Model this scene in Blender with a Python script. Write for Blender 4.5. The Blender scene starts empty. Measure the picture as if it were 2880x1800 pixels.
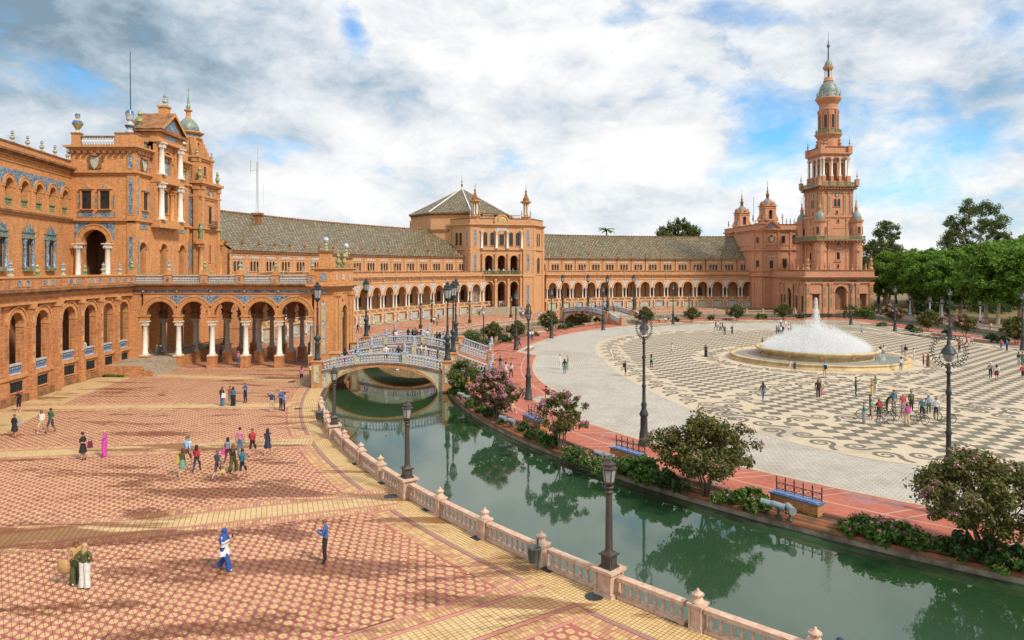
import bpy,bmesh,math,random
import numpy as np
from mathutils import Vector,Matrix
R=math.radians
random.seed(7);NR=np.random.default_rng(7)
SC=bpy.context.scene
COL=SC.collection
# ---------------------------------------------------------------- camera
HC,FPX,YH=11.8,1960.0,755.0
cd=bpy.data.cameras.new('camera');cam=bpy.data.objects.new('camera',cd);COL.objects.link(cam)
cd.sensor_width=36;cd.lens=FPX/2880*36;cd.shift_y=-(900-YH)/2880
cd.clip_start=.2;cd.clip_end=12000
cam.location=(0,0,HC);cam.rotation_euler=(R(90),0,0)
SC.camera=cam
SC.view_settings.view_transform='Standard';SC.view_settings.look='None'
SC.view_settings.gamma=1;SC.view_settings.exposure=0.25
SC.view_settings.use_curve_mapping=False
SC.cycles.use_denoising=True
SC.cycles.max_bounces=6;SC.cycles.diffuse_bounces=3;SC.cycles.glossy_bounces=3
SC.cycles.transparent_max_bounces=12;SC.cycles.volume_bounces=2
SC.cycles.volume_step_rate=2.0

# ---------------------------------------------------------------- node helpers
class NT:
    """tiny wrapper to write node trees"""
    def __init__(s,nt):s.t=nt;s.n=nt.nodes;s.l=nt.links
    def node(s,typ,**kw):
        n=s.n.new(typ)
        for k,v in kw.items():setattr(n,k,v)
        return n
    def set(s,sock,v):
        if isinstance(v,bpy.types.NodeSocket):s.l.new(v,sock)
        elif v is not None:
            if isinstance(v,(tuple,list))and len(v)==3 and sock.type=='RGBA':v=(*v,1)
            sock.default_value=v
    def math(s,op,a,b=None,c=None,clamp=False):
        n=s.node('ShaderNodeMath',operation=op);n.use_clamp=clamp
        s.set(n.inputs[0],a)
        if b is not None:s.set(n.inputs[1],b)
        if c is not None:s.set(n.inputs[2],c)
        return n.outputs[0]
    def vmath(s,op,a,b=None):
        n=s.node('ShaderNodeVectorMath',operation=op);s.set(n.inputs[0],a)
        if b is not None:s.set(n.inputs[1],b)
        return n.outputs['Value']if op in('DOT_PRODUCT','LENGTH')else n.outputs['Vector']
    def comb(s,x,y,z=0.0):
        n=s.node('ShaderNodeCombineXYZ')
        for i,v in enumerate((x,y,z)):s.set(n.inputs[i],v)
        return n.outputs[0]
    def sep(s,v):
        n=s.node('ShaderNodeSeparateXYZ');s.l.new(v,n.inputs[0]);return n.outputs
    def noise(s,vec,scale=5,detail=3,rough=.55,out='Fac',dist=0):
        n=s.node('ShaderNodeTexNoise');s.set(n.inputs['Vector'],vec)
        n.inputs['Scale'].default_value=scale;n.inputs['Detail'].default_value=detail
        n.inputs['Roughness'].default_value=rough;n.inputs['Distortion'].default_value=dist
        return n.outputs[out]
    def voro(s,vec,scale=5,rnd=1,out='Color',feature='F1'):
        n=s.node('ShaderNodeTexVoronoi',feature=feature);s.set(n.inputs['Vector'],vec)
        n.inputs['Scale'].default_value=scale;n.inputs['Randomness'].default_value=rnd
        return n.outputs[out]
    def ramp(s,fac,stops,interp='LINEAR'):
        n=s.node('ShaderNodeValToRGB');cr=n.color_ramp;cr.interpolation=interp
        while len(cr.elements)<len(stops):cr.elements.new(.5)
        for e,(p,c)in zip(cr.elements,stops):
            e.position=p;e.color=(*c,1)if not isinstance(c,(int,float))else(c,c,c,1)
        s.set(n.inputs[0],fac);return n.outputs[0]
    def mix(s,fac,a,b,mode='MIX',clampf=True):
        n=s.node('ShaderNodeMix',data_type='RGBA',blend_type=mode)
        n.clamp_factor=clampf
        s.set(n.inputs[0],fac);s.set(n.inputs[6],a);s.set(n.inputs[7],b)
        return n.outputs[2]
    def maprange(s,v,a,b,c=0.,d=1.):
        n=s.node('ShaderNodeMapRange');n.clamp=True
        s.set(n.inputs[0],v)
        for i,x in enumerate((a,b,c,d)):n.inputs[1+i].default_value=x
        return n.outputs[0]
    def bump(s,h,strength=.3,dist=.02):
        n=s.node('ShaderNodeBump');n.inputs['Strength'].default_value=strength
        n.inputs['Distance'].default_value=dist;s.set(n.inputs['Height'],h);return n.outputs[0]
    def geo(s,out):return s.node('ShaderNodeNewGeometry').outputs[out]
    def uv(s):return s.node('ShaderNodeTexCoord').outputs['UV']

# ---------------------------------------------------------------- world: daylight sky with broken cloud
w=bpy.data.worlds.new('World');SC.world=w;w.use_nodes=True
T=NT(w.node_tree);T.n.clear()
SUN_EL,SUN_AZ=R(44),R(132)  # azimuth clockwise from +Y (view direction)
sky=T.node('ShaderNodeTexSky',sky_type='NISHITA',sun_disc=False)
sky.sun_elevation=SUN_EL;sky.sun_rotation=SUN_AZ
sky.air_density=1.0;sky.dust_density=.6;sky.ozone_density=2.5
gen=T.node('ShaderNodeTexCoord').outputs['Generated']
d=T.sep(gen)
az=T.math('ARCTAN2',d[0],d[1])  # 0 = straight ahead
el=T.math('ARCSINE',d[2])
# sky directions as a plain vector (stretched a little in height) so that clouds keep round shapes
sv=T.comb(T.math('MULTIPLY',az,1.0),T.math('MULTIPLY',el,1.75),.37)
den=T.math('ADD',T.math('MAXIMUM',d[2],0.0),.22)
lay=T.comb(T.math('DIVIDE',d[0],den),T.math('DIVIDE',d[1],den),1.3)
warp=T.vmath('SCALE',T.vmath('SUBTRACT',T.noise(sv,5.0,5,.6,out='Color'),(.5,.5,.5)),None);warp.node.inputs['Scale'].default_value=.10
svw=T.vmath('ADD',sv,warp)
n1=T.noise(svw,4.2,9,.60)
n2=T.noise(lay,.9,6,.55,dist=.2)
n3=T.noise(svw,9.5,8,.62)
vo=T.voro(svw,11,1,'Distance','SMOOTH_F1')
def gauss(a0,e0,sa,se,rot=0):
    """soft blob in sky directions, 1 in its middle"""
    da=T.math('SUBTRACT',az,a0);de=T.math('SUBTRACT',el,e0)
    if rot:
        c,s_=math.cos(rot),math.sin(rot)
        da,de=(T.math('ADD',T.math('MULTIPLY',da,c),T.math('MULTIPLY',de,s_)),
                  T.math('SUBTRACT',T.math('MULTIPLY',de,c),T.math('MULTIPLY',da,s_)))
    q=T.math('ADD',T.math('POWER',T.math('DIVIDE',da,sa),2),T.math('POWER',T.math('DIVIDE',de,se),2))
    return T.math('EXPONENT',T.math('MULTIPLY',q,-1))
def pd(x,y):
    u,v=(x-1440)/FPX,(YH-y)/FPX
    return math.atan(u),math.atan(v/math.sqrt(1+u*u))
def blob(x,y,sx,sy,rot=0):
    a,e=pd(x,y);return gauss(a,e,sx/FPX,sy/FPX,rot)
def addall(lst):
    o=lst[0]
    for q in lst[1:]:o=T.math('ADD',o,q)
    return o
# openings in the cloud where blue shows
holes=addall([T.math('MULTIPLY',blob(995,75,46,95,.25),1.05),T.math('MULTIPLY',blob(2180,45,190,42,-.2),.95),
                T.math('MULTIPLY',blob(2190,385,150,90),.95),T.math('MULTIPLY',blob(2720,410,110,60),.7),
                T.math('MULTIPLY',blob(1760,55,120,45),.7),T.math('MULTIPLY',blob(760,420,230,46),.55),
                T.math('MULTIPLY',blob(2800,60,130,60),.8),T.math('MULTIPLY',blob(2540,560,150,50),.7),
                T.math('MULTIPLY',blob(2050,500,130,40),.5),T.math('MULTIPLY',blob(150,240,160,60),.3)])
darks=addall([T.math('MULTIPLY',blob(-20,40,520,300),1.25),T.math('MULTIPLY',blob(2440,90,210,95),.95),
                T.math('MULTIPLY',blob(2800,300,130,130,.5),1.0),T.math('MULTIPLY',blob(1620,165,90,40),.7),
                T.math('MULTIPLY',blob(760,405,260,60),.7),T.math('MULTIPLY',blob(430,130,300,90),.45),
                T.math('MULTIPLY',blob(1050,230,200,60),.35),T.math('MULTIPLY',blob(1500,330,330,50),.3),
                T.math('MULTIPLY',blob(150,420,120,60),.5)])
brights=addall([T.math('MULTIPLY',blob(2560,440,130,110),.9),T.math('MULTIPLY',blob(900,470,280,100),.75),
                  T.math('MULTIPLY',blob(960,190,130,60),.6),T.math('MULTIPLY',blob(1700,200,420,110),.35),
                  T.math('MULTIPLY',blob(1700,480,500,90),.35),T.math('MULTIPLY',blob(2800,520,120,60),.6)])
cover=T.math('ADD',T.math('MULTIPLY',n1,.75),T.math('MULTIPLY',n2,.30))
cover=T.math('ADD',cover,T.math('MULTIPLY',T.math('SUBTRACT',n3,.5),.45))
cover=T.math('SUBTRACT',T.math('ADD',cover,.15),T.math('MULTIPLY',T.math('MULTIPLY',holes,T.math('ADD',.25,T.math('MULTIPLY',n3,1.4))),.23))
cl=T.maprange(cover,.40,.60)
# cloud brightness: sunlit puffs, grey-blue undersides
puff=T.math('ADD',T.math('MULTIPLY',n3,.85),T.math('MULTIPLY',n1,.55))
puff=T.math('SUBTRACT',puff,T.math('MULTIPLY',vo,.16))
puff=T.math('SUBTRACT',puff,T.math('MULTIPLY',darks,.25))
puff=T.math('ADD',puff,T.math('MULTIPLY',brights,.15))
ccol=T.ramp(puff,[(.22,(2.0,2.9,3.7)),(.38,(3.9,4.8,5.6)),(.50,(5.8,6.3,6.9)),(.60,(7.2,7.45,7.7)),(.74,(8.6,8.6,8.5))])
skyc=T.mix(1.0,sky.outputs[0],(.80,1.45,1.75),'MULTIPLY')
col=T.mix(cl,skyc,ccol)
low=T.maprange(d[2],-.02,.0)
col=T.mix(low,(1.6,1.4,1.15),col)
bg=T.node('ShaderNodeBackground');bg.inputs['Strength'].default_value=.1
T.l.new(col,bg.inputs[0]);wo=T.node('ShaderNodeOutputWorld');T.l.new(bg.outputs[0],wo.inputs[0])
# ---------------------------------------------------------------- sun behind thin cloud
sd=bpy.data.lights.new('sun','SUN');sun=bpy.data.objects.new('sun',sd);COL.objects.link(sun)
sd.energy=3.2;sd.angle=R(7);sd.color=(1,.90,.76)
dirv=Vector((math.sin(SUN_AZ)*math.cos(SUN_EL),math.cos(SUN_AZ)*math.cos(SUN_EL),math.sin(SUN_EL)))
sun.rotation_euler=dirv.to_track_quat('Z','Y').to_euler()
sun.location=(0,0,200)

# ---------------------------------------------------------------- materials
MATS={}
def newmat(name):
    m=bpy.data.materials.new(name);m.use_nodes=True
    t=NT(m.node_tree);b=t.n['Principled BSDF'];MATS[name]=m
    return m,t,b
def wallcoord(t):
    """(along the wall, height) coordinates from position and face normal"""
    P=t.geo('Position');N=t.geo('True Normal')
    tang=t.vmath('NORMALIZE',t.vmath('CROSS_PRODUCT',N,(0,0,1)))
    return t.comb(t.vmath('DOT_PRODUCT',P,tang),t.sep(P)[2],0.0)
def brickmat(name,c1,c2,mortar,bw=.5,rh=.13,stain=.5,moss=0):
    m,t,b=newmat(name);wc=wallcoord(t);P=t.geo('Position')
    bt=t.node('ShaderNodeTexBrick');t.l.new(wc,bt.inputs['Vector'])
    bt.inputs['Scale'].default_value=1;bt.inputs['Brick Width'].default_value=bw
    bt.inputs['Row Height'].default_value=rh;bt.inputs['Mortar Size'].default_value=.016
    bt.inputs['Mortar Smooth'].default_value=.4
    t.set(bt.inputs['Color1'],c1);t.set(bt.inputs['Color2'],c2);t.set(bt.inputs['Mortar'],mortar)
    ws=t.vmath('MULTIPLY',wc,(.9,6.5,1))
    st=t.noise(ws,1.6,5,.65)  # course to course streaks
    c=t.mix(t.maprange(st,.35,.7),bt.outputs[0],t.mix(1,bt.outputs[0],(.60,.48,.41),'MULTIPLY'))
    big=t.noise(P,.35,5,.6)
    c=t.mix(t.maprange(big,.38,.7,0,.55),c,t.mix(1,c,(1.25,1.2,1.2),'MULTIPLY'))
    if stain:  # rain streaks run down the wall
        sv=t.noise(t.vmath('MULTIPLY',wc,(2.2,.25,1)),1.3,5,.7)
        c=t.mix(t.maprange(sv,.50,.74,0,stain),c,t.mix(1,c,(.34,.26,.20),'MULTIPLY'))
        gr=t.noise(P,.9,6,.7);c=t.mix(t.maprange(gr,.56,.74,0,stain),c,t.mix(1,c,(.42,.36,.31),'MULTIPLY'))
    if moss:
        up=t.maprange(t.sep(t.geo('Normal'))[2],.3,.9)
        c=t.mix(t.math('MULTIPLY',up,moss),c,(.10,.085,.04))
    t.l.new(c,b.inputs['Base Color']);b.inputs['Roughness'].default_value=.88
    t.l.new(t.bump(t.math('ADD',bt.outputs['Fac'],t.math('MULTIPLY',st,-1.2)),.5,.03),b.inputs['Normal'])
    return m
def plain(name,c,rough=.6,var=.25,scale=3,metal=0,bump=0,spec=.5,c2=None,pos=True):
    m,t,b=newmat(name)
    P=t.geo('Position')if pos else t.node('ShaderNodeTexCoord').outputs['Object']
    n=t.noise(P,scale,5,.6)
    c=(*c[:3],)
    cc=t.mix(t.maprange(n,.35,.68),c,c2 or tuple(x*(1-var)for x in c))
    t.l.new(cc,b.inputs['Base Color']);b.inputs['Roughness'].default_value=rough
    b.inputs['Metallic'].default_value=metal;b.inputs['Specular IOR Level'].default_value=spec
    if bump:t.l.new(t.bump(n,bump,.02),b.inputs['Normal'])
    return m
def azulejo(name,scale,stops,rough=.25,thr=1):
    """glazed painted tile: small curling figures in a few flat colours, thin joints"""
    m,t,b=newmat(name);wc=wallcoord(t)
    wv=t.vmath('ADD',wc,t.vmath('SCALE',t.noise(wc,scale*.8,3,out='Color'),None))
    n=t.noise(wv,scale,4,.6,dist=1.5)
    c=t.ramp(n,stops,'CONSTANT')
    t.l.new(c,b.inputs['Base Color']);b.inputs['Roughness'].default_value=rough
    return m
BRK=brickmat('brick_orange',(.72,.345,.125),(.60,.25,.08),(.74,.47,.25),stain=.5)
BRKD=brickmat('brick_weathered',(.64,.30,.12),(.48,.19,.07),(.62,.38,.2),stain=.75)
BRKP=brickmat('brick_pale',(.68,.38,.18),(.58,.30,.13),(.70,.50,.31),stain=.25)
BRKR=brickmat('brick_rose',(.68,.34,.20),(.58,.27,.15),(.66,.42,.28),stain=.3)
TRIM=plain('moulded_terracotta',(.62,.30,.115),.85,.35,2.2,bump=.3)
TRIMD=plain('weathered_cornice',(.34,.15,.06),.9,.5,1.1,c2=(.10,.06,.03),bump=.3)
TRIMP=plain('pale_terracotta',(.64,.37,.19),.85,.3,2.2,bump=.3)
TRIMR=plain('rose_terracotta',(.60,.29,.165),.85,.3,2.0,bump=.3)
STONE=plain('balustrade_stone',(.60,.44,.34),.8,.3,4,c2=(.44,.27,.19),bump=.35)
MARBLE=plain('white_marble',(.76,.73,.66),.5,.14,2.5,c2=(.62,.57,.48))
MARBG=plain('grey_marble',(.42,.39,.33),.6,.2,2.5)
IRON=plain('dark_iron',(.045,.055,.058),.5,.3,6,metal=.3)
IRONB=plain('brown_iron',(.075,.062,.055),.5,.3,6,metal=.2)
GLASSL=plain('lantern_glass',(.32,.33,.33),.15,.15,6)
DARK=plain('dark_window',(.018,.016,.018),.12,.4,1.0,c2=(.05,.045,.045))
INTER=plain('shaded_interior',(.30,.14,.07),.9,.35,.8,c2=(.16,.075,.04))  # dark brown for recesses and vaults, their shade painted into the colour
BLUE=azulejo('blue_tile',3.2,[(0,(.02,.06,.16)),(.42,(.05,.16,.33)),(.5,(.35,.30,.12)),(.53,(.16,.33,.48)),(.60,(.50,.52,.46)),(.66,(.04,.12,.28))])
BLUEP=azulejo('blue_white_tile',4.5,[(0,(.07,.15,.36)),(.42,(.45,.52,.62)),(.5,(.66,.62,.52)),(.56,(.60,.45,.14)),(.61,(.15,.25,.45))])
YTILE=azulejo('yellow_blue_tile',2.4,[(0,(.10,.19,.34)),(.4,(.30,.38,.42)),(.46,(.55,.48,.25)),(.54,(.58,.50,.28)),(.60,(.12,.22,.40)),(.7,(.58,.42,.10))])
GREENG=azulejo('green_glaze',5,[(0,(.04,.12,.08)),(.45,(.12,.26,.14)),(.53,(.45,.38,.12)),(.6,(.05,.14,.20))])
CERAM=azulejo('painted_ceramic',4.5,[(0,(.06,.15,.28)),(.40,(.52,.52,.46)),(.5,(.48,.40,.14)),(.56,(.14,.24,.30)),(.64,(.55,.52,.44))])
CERAMB=azulejo('bridge_ceramic',6,[(0,(.10,.20,.46)),(.42,(.32,.42,.60)),(.49,(.66,.66,.66)),(.57,(.20,.32,.56)),(.63,(.62,.44,.30))])
CERAMW=plain('white_ceramic',(.66,.66,.66),.25,.15,6,c2=(.50,.54,.60))
CERAMBL=plain('blue_ceramic',(.08,.17,.34),.25,.3,6)
CERAMY=plain('yellow_ceramic',(.55,.40,.10),.3,.3,5,c2=(.25,.30,.14))
STEP=plain('step_stone',(.40,.33,.24),.85,.35,3,c2=(.26,.20,.14))
PALEC=plain('pale_concrete',(.46,.40,.32),.85,.3,1.5,c2=(.33,.27,.20))
WHITEP=plain('white_plaster',(.72,.66,.58),.8,.1,2)
REDT=plain('red_roof_tile',(.40,.06,.04),.7,.2,4)

# ---------------------------------------------------------------- mesh builder
def tag(o,label=None,cat=None,group=None,kind=None):
    if label:o['label']=label
    if cat:o['category']=cat
    if group:o['group']=group
    if kind:o['kind']=kind
    return o
def attach(o,parent):
    o.parent=parent
    if parent.type=='EMPTY' or parent.matrix_basis!=Matrix.Identity(4):
        m=parent.matrix_basis.copy();q=parent
        while q.parent:q=q.parent;m=q.matrix_basis@m
        o.matrix_parent_inverse=m.inverted()
def thing(name,label,cat,loc=(0,0,0),rotz=0,group=None):
    o=bpy.data.objects.new(name,None);COL.objects.link(o);o.empty_display_size=.3
    o.location=loc;o.rotation_euler=(0,0,rotz)
    o.matrix_basis=Matrix.Translation(loc)@Matrix.Rotation(rotz,4,'Z')
    return tag(o,label,cat,group)
def place(mesh,name,parent=None,loc=(0,0,0),rotz=0,scale=None,local=False):
    """link one more object using an existing mesh; world placement unless local"""
    o=bpy.data.objects.new(name,mesh);COL.objects.link(o)
    S=Matrix.Diagonal((*(scale or(1,1,1)),1))
    o.matrix_basis=Matrix.Translation(loc)@Matrix.Rotation(rotz,4,'Z')@S
    if parent is not None:
        if local:o.parent=parent
        else:attach(o,parent)
    return o
def copy_thing(root,loc,rotz=0,scale=1,label=None,group=None):
    c=root.copy();COL.objects.link(c)
    c.matrix_basis=Matrix.Translation(loc)@Matrix.Rotation(rotz,4,'Z')@Matrix.Scale(scale,4)
    if label:c['label']=label
    if group:c['group']=group
    def rec(a,b):
        for ch in KIDS.get(a.name,()):
            d_=ch.copy();COL.objects.link(d_);d_.parent=b;rec(ch,d_);KIDS.setdefault(b.name,[]).append(d_)
    rec(root,c)
    return c
KIDS={}
def ident(u,v,z):return(u,v,z)
class MB:
    def __init__(s,f=None):s.v=[];s.fc=[];s.m=[];s.f=f or ident;s.sm=set()
    def add(s,vs,fs,mi=0,smooth=False):
        o=len(s.v);f=s.f
        s.v.extend(f(*p)for p in vs)
        for q in fs:
            if smooth:s.sm.add(len(s.fc))
            s.fc.append(tuple(i+o for i in q));s.m.append(mi)
    def box(s,u0,u1,v0,v1,z0,z1,mi=0):
        s.add([(u0,v0,z0),(u1,v0,z0),(u1,v1,z0),(u0,v1,z0),(u0,v0,z1),(u1,v0,z1),(u1,v1,z1),(u0,v1,z1)],
              [(0,3,2,1),(4,5,6,7),(0,1,5,4),(1,2,6,5),(2,3,7,6),(3,0,4,7)],mi)
    def cbox(s,cu,cv,wu,wv,z0,z1,mi=0,taper=1.0):
        a,b=wu/2,wv/2;c,e=a*taper,b*taper
        s.add([(cu-a,cv-b,z0),(cu+a,cv-b,z0),(cu+a,cv+b,z0),(cu-a,cv+b,z0),
               (cu-c,cv-e,z1),(cu+c,cv-e,z1),(cu+c,cv+e,z1),(cu-c,cv+e,z1)],
              [(0,3,2,1),(4,5,6,7),(0,1,5,4),(1,2,6,5),(2,3,7,6),(3,0,4,7)],mi)
    def prism(s,poly,z0,z1,mi=0,top=True,bot=False,mtop=None):
        n=len(poly)
        s.add([(x,y,z0)for x,y in poly]+[(x,y,z1)for x,y in poly],
              [(i,(i+1)%n,n+(i+1)%n,n+i)for i in range(n)],mi)
        if top:s.add([(x,y,z1)for x,y in poly],[tuple(range(n))],mi if mtop is None else mtop)
        if bot:s.add([(x,y,z0)for x,y in poly],[tuple(range(n))[::-1]],mi)
    def lathe(s,prof,n=12,c=(0,0,0),mi=0,smooth=True,a0=0,cap=True,sx=1,sy=1):
        k=len(prof)
        vs=[(c[0]+r*sx*math.cos(a0+2*math.pi*j/n),c[1]+r*sy*math.sin(a0+2*math.pi*j/n),c[2]+z)for r,z in prof for j in range(n)]
        fs=[(i*n+j,i*n+(j+1)%n,(i+1)*n+(j+1)%n,(i+1)*n+j)for i in range(k-1)for j in range(n)]
        s.add(vs,fs,mi,smooth)
        if cap and prof[-1][0]>1e-4:s.add(vs[-n:],[tuple(range(n))],mi)
    def tube(s,pts,rad,n=6,mi=0,smooth=True,cap=True):
        pts=[Vector(p)for p in pts];k=len(pts)
        rad=rad if isinstance(rad,(list,tuple))else[rad]*k
        vs=[];up=Vector((.13,.21,.97))
        for i,p in enumerate(pts):
            t_=(pts[min(i+1,k-1)]-pts[max(i-1,0)]);t_=t_.normalized()if t_.length>1e-9 else Vector((0,0,1))
            a=t_.cross(up if abs(t_.dot(up))<.95 else Vector((1,0,0))).normalized();b=t_.cross(a)
            for j in range(n):
                q=p+(a*math.cos(2*math.pi*j/n)+b*math.sin(2*math.pi*j/n))*rad[i]
                vs.append(tuple(q))
        s.add(vs,[(i*n+j,i*n+(j+1)%n,(i+1)*n+(j+1)%n,(i+1)*n+j)for i in range(k-1)for j in range(n)],mi,smooth)
        if cap:s.add(vs[:n],[tuple(range(n))[::-1]],mi);s.add(vs[-n:],[tuple(range(n))],mi)
    def arch_panel(s,u0,u1,z0,z1,uc,w,zb,zs,v0,v1,mi=0,n=10,rect=False,back=False,reveal=None,point=False,bu=1.0):
        """wall u0..u1 x z0..z1, front at v1, back at v0, one opening: sill zb, spring zs"""
        r=w/2;rm=mi if reveal is None else reveal
        if rect:pts=[(uc-r,zs),(uc+r,zs)]
        elif point:
            pts=[]
            for i in range(n+1):
                q=i/n
                if q<=.5:a=math.pi-q*2*math.pi/3;pts.append((uc+r+2*r*math.cos(a),zs+2*r*math.sin(a)))
                else:a=(1-q)*2*math.pi/3;pts.append((uc-r+2*r*math.cos(a),zs+2*r*math.sin(a)))
        else:pts=[(uc-r*math.cos(math.pi*i/n),zs+r*math.sin(math.pi*i/n)*bu)for i in range(n+1)]
        for v,fl in((v1,0),)+(((v0,1),)if back else()):
            def quad(a,b,c,d_):
                q=[(p[0],v,p[1])for p in(a,b,c,d_)]
                s.add(q,[(0,1,2,3)if not fl else(3,2,1,0)],mi)
            if uc-r>u0+1e-4:quad((u0,z0),(uc-r,z0),(uc-r,z1),(u0,z1))
            if u1>uc+r+1e-4:quad((uc+r,z0),(u1,z0),(u1,z1),(uc+r,z1))
            if zb>z0+1e-4:quad((uc-r,z0),(uc+r,z0),(uc+r,zb),(uc-r,zb))
            for a,b in zip(pts[:-1],pts[1:]):
                quad(a,b,(b[0],z1),(a[0],z1))
        loop=[(uc-r,zb)]+pts+[(uc+r,zb)]
        if rect:loop=[(uc-r,zb),(uc-r,zs),(uc+r,zs),(uc+r,zb)]
        for a,b in zip(loop[:-1],loop[1:]):
            s.add([(a[0],v1,a[1]),(b[0],v1,b[1]),(b[0],v0,b[1]),(a[0],v0,a[1])],[(3,2,1,0)],rm)
        if zb>z0:s.add([(uc-r,v1,zb),(uc+r,v1,zb),(uc+r,v0,zb),(uc-r,v0,zb)],[(0,1,2,3)],rm)
    def ring(s,uc,zs,r0,r1,v0,v1,mi=0,n=14,a0=0.,a1=math.pi,gap=0.,mi2=None):
        """half-round moulding of separate voussoirs when gap > 0"""
        for i in range(n):
            p=a0+(a1-a0)*(i+gap)/n;q=a0+(a1-a0)*(i+1-gap)/n
            vv=v1-(.02 if gap and i%2 else 0)
            P=[(uc-rr*math.cos(t_),v,zs+rr*math.sin(t_))for v in(v0,vv)for rr,t_ in((r0,p),(r1,p),(r1,q),(r0,q))]
            s.add(P,[(4,5,6,7),(0,3,7,4),(1,5,6,2)]+([(0,4,5,1),(3,2,6,7)]if gap else[]),mi if(mi2 is None or i%2)else mi2)
    def mesh(s,name,mats):
        me=bpy.data.meshes.new(name);me.from_pydata(s.v,[],s.fc)
        for m in(mats if isinstance(mats,(list,tuple))else[mats]):me.materials.append(m)
        me.polygons.foreach_set('material_index',s.m)
        if s.sm:
            a=np.zeros(len(s.fc),dtype=bool);a[list(s.sm)]=True;me.polygons.foreach_set('use_smooth',a)
        me.update();return me
    def build(s,name,mats,parent=None,kind=None,local=False):
        o=bpy.data.objects.new(name,s.mesh(name,mats));COL.objects.link(o)
        if parent is not None:
            if local:o.parent=parent;KIDS.setdefault(parent.name,[]).append(o)
            else:attach(o,parent)
        if kind:o['kind']=kind
        return o
def npmesh(name,V,F,mats,mi=None,uv=None):
    """quads/tris from numpy arrays (F: n x k)"""
    me=bpy.data.meshes.new(name);n,k=F.shape
    me.vertices.add(len(V));me.vertices.foreach_set('co',np.ascontiguousarray(V,dtype=np.float32).ravel())
    me.loops.add(n*k);me.loops.foreach_set('vertex_index',np.ascontiguousarray(F,dtype=np.int32).ravel())
    me.polygons.add(n);me.polygons.foreach_set('loop_start',np.arange(0,n*k,k,dtype=np.int32))
    for m in(mats if isinstance(mats,(list,tuple))else[mats]):me.materials.append(m)
    if mi is not None:me.polygons.foreach_set('material_index',np.ascontiguousarray(mi,dtype=np.int32))
    if uv is not None:
        l=me.uv_layers.new(name='UVMap');l.data.foreach_set('uv',np.ascontiguousarray(uv[F.ravel()],dtype=np.float32).ravel())
    me.update(calc_edges=True);me.validate();return me
def link(me,name,parent=None,kind=None):
    o=bpy.data.objects.new(name,me);COL.objects.link(o)
    if parent is not None:attach(o,parent)
    if kind:o['kind']=kind
    return o
def frame(p0,p1):
    """wall frame: u from p0 to p1 (left to right seen from outside), v outward, z up"""
    p0=Vector(p0);p1=Vector(p1);t_=(p1-p0).normalized();L=(p1-p0).length
    n=Vector((t_.y,-t_.x))
    return(lambda u,v,z:(p0.x+t_.x*u+n.x*v,p0.y+t_.y*u+n.y*v,z)),L,math.atan2(t_.y,t_.x)
def offset(poly,o):
    """grow a convex counter-clockwise polygon outward"""
    n=len(poly);out=[]
    for i in range(n):
        a,b,c=Vector(poly[i-1]),Vector(poly[i]),Vector(poly[(i+1)%n])
        t1=(b-a).normalized();t2=(c-b).normalized()
        n1=Vector((t1.y,-t1.x));n2=Vector((t2.y,-t2.x));k=(n1+n2);k=k/max(k.dot(n1),.2)
        out.append(tuple(b+k*o))
    return out
def P3(x,y,z=0.0):
    """point of the place that the photograph shows at pixel (x, y) and height z"""
    dd=FPX*(HC-z)/(y-YH);return Vector(((x-1440)/FPX*dd,dd,z))
CX,CY,STR=60.0,81.0,1.28
def E(r,a,z=None):
    s_=STR if math.sin(a)>0 else 1.0
    p=(CX-r*math.cos(a),CY+s_*r*math.sin(a))
    return p if z is None else(*p,z)
def polar(x,y):
    yy=y-CY;yy=yy/STR if yy>0 else yy
    return math.hypot(CX-x,yy),math.atan2(yy,CX-x)
# ================================================================= the setting
def ringline(r,a0,a1,n):return[E(r,a0+(a1-a0)*i/n)for i in range(n+1)]
XO,XI=91.0,84.0  # straight right-hand sides of the canal
def loop_outer(r=79.2,x=XO):
    return ringline(r,R(-90),R(90),150)+[(x-3,E(r,R(90))[1]),(x,E(r,R(90))[1]-3),(x,E(r,R(-90))[1])]
def loop_inner(r=67.4,x=XI):
    return ringline(r,R(-90),R(90),150)+[(x-3,E(r,R(90))[1]),(x,E(r,R(90))[1]-3),(x,E(r,R(-90))[1])]
WZ=-.45
def sheet(name,poly,z,mat,kind='structure',skirt=None):
    bm=bmesh.new();vs=[bm.verts.new((x,y,z))for x,y in poly]
    f=bm.faces.new(vs);f.normal_update()
    if f.normal.z<0:f.normal_flip()
    bmesh.ops.triangulate(bm,faces=[f])
    me=bpy.data.meshes.new(name);bm.to_mesh(me);bm.free();me.materials.append(mat)
    return link(me,name,kind=kind)
def strip(name,la,lb,z,mat,uvw=None,parent=None,kind='structure'):
    """flat band between two lines of equal point count; uv in metres"""
    n=len(la);A,B=np.array(la,float),np.array(lb,float)
    V=np.zeros((2*n,3));V[:n,:2]=A;V[n:,:2]=B;V[:,2]=z
    s_=np.concatenate([[0],np.cumsum(np.linalg.norm(np.diff(A,axis=0),axis=1))])
    wd=np.linalg.norm(A-B,axis=1)
    uv=np.zeros((2*n,2));uv[:n,0]=s_;uv[n:,0]=s_;uv[n:,1]=wd
    i=np.arange(n-1)
    F=np.stack([i,i+1,n+i+1,n+i],1)
    me=npmesh(name,V,F,mat,uv=uv)
    if me.polygons[0].normal.z<0:me.flip_normals()
    return link(me,name,parent,kind)
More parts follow.
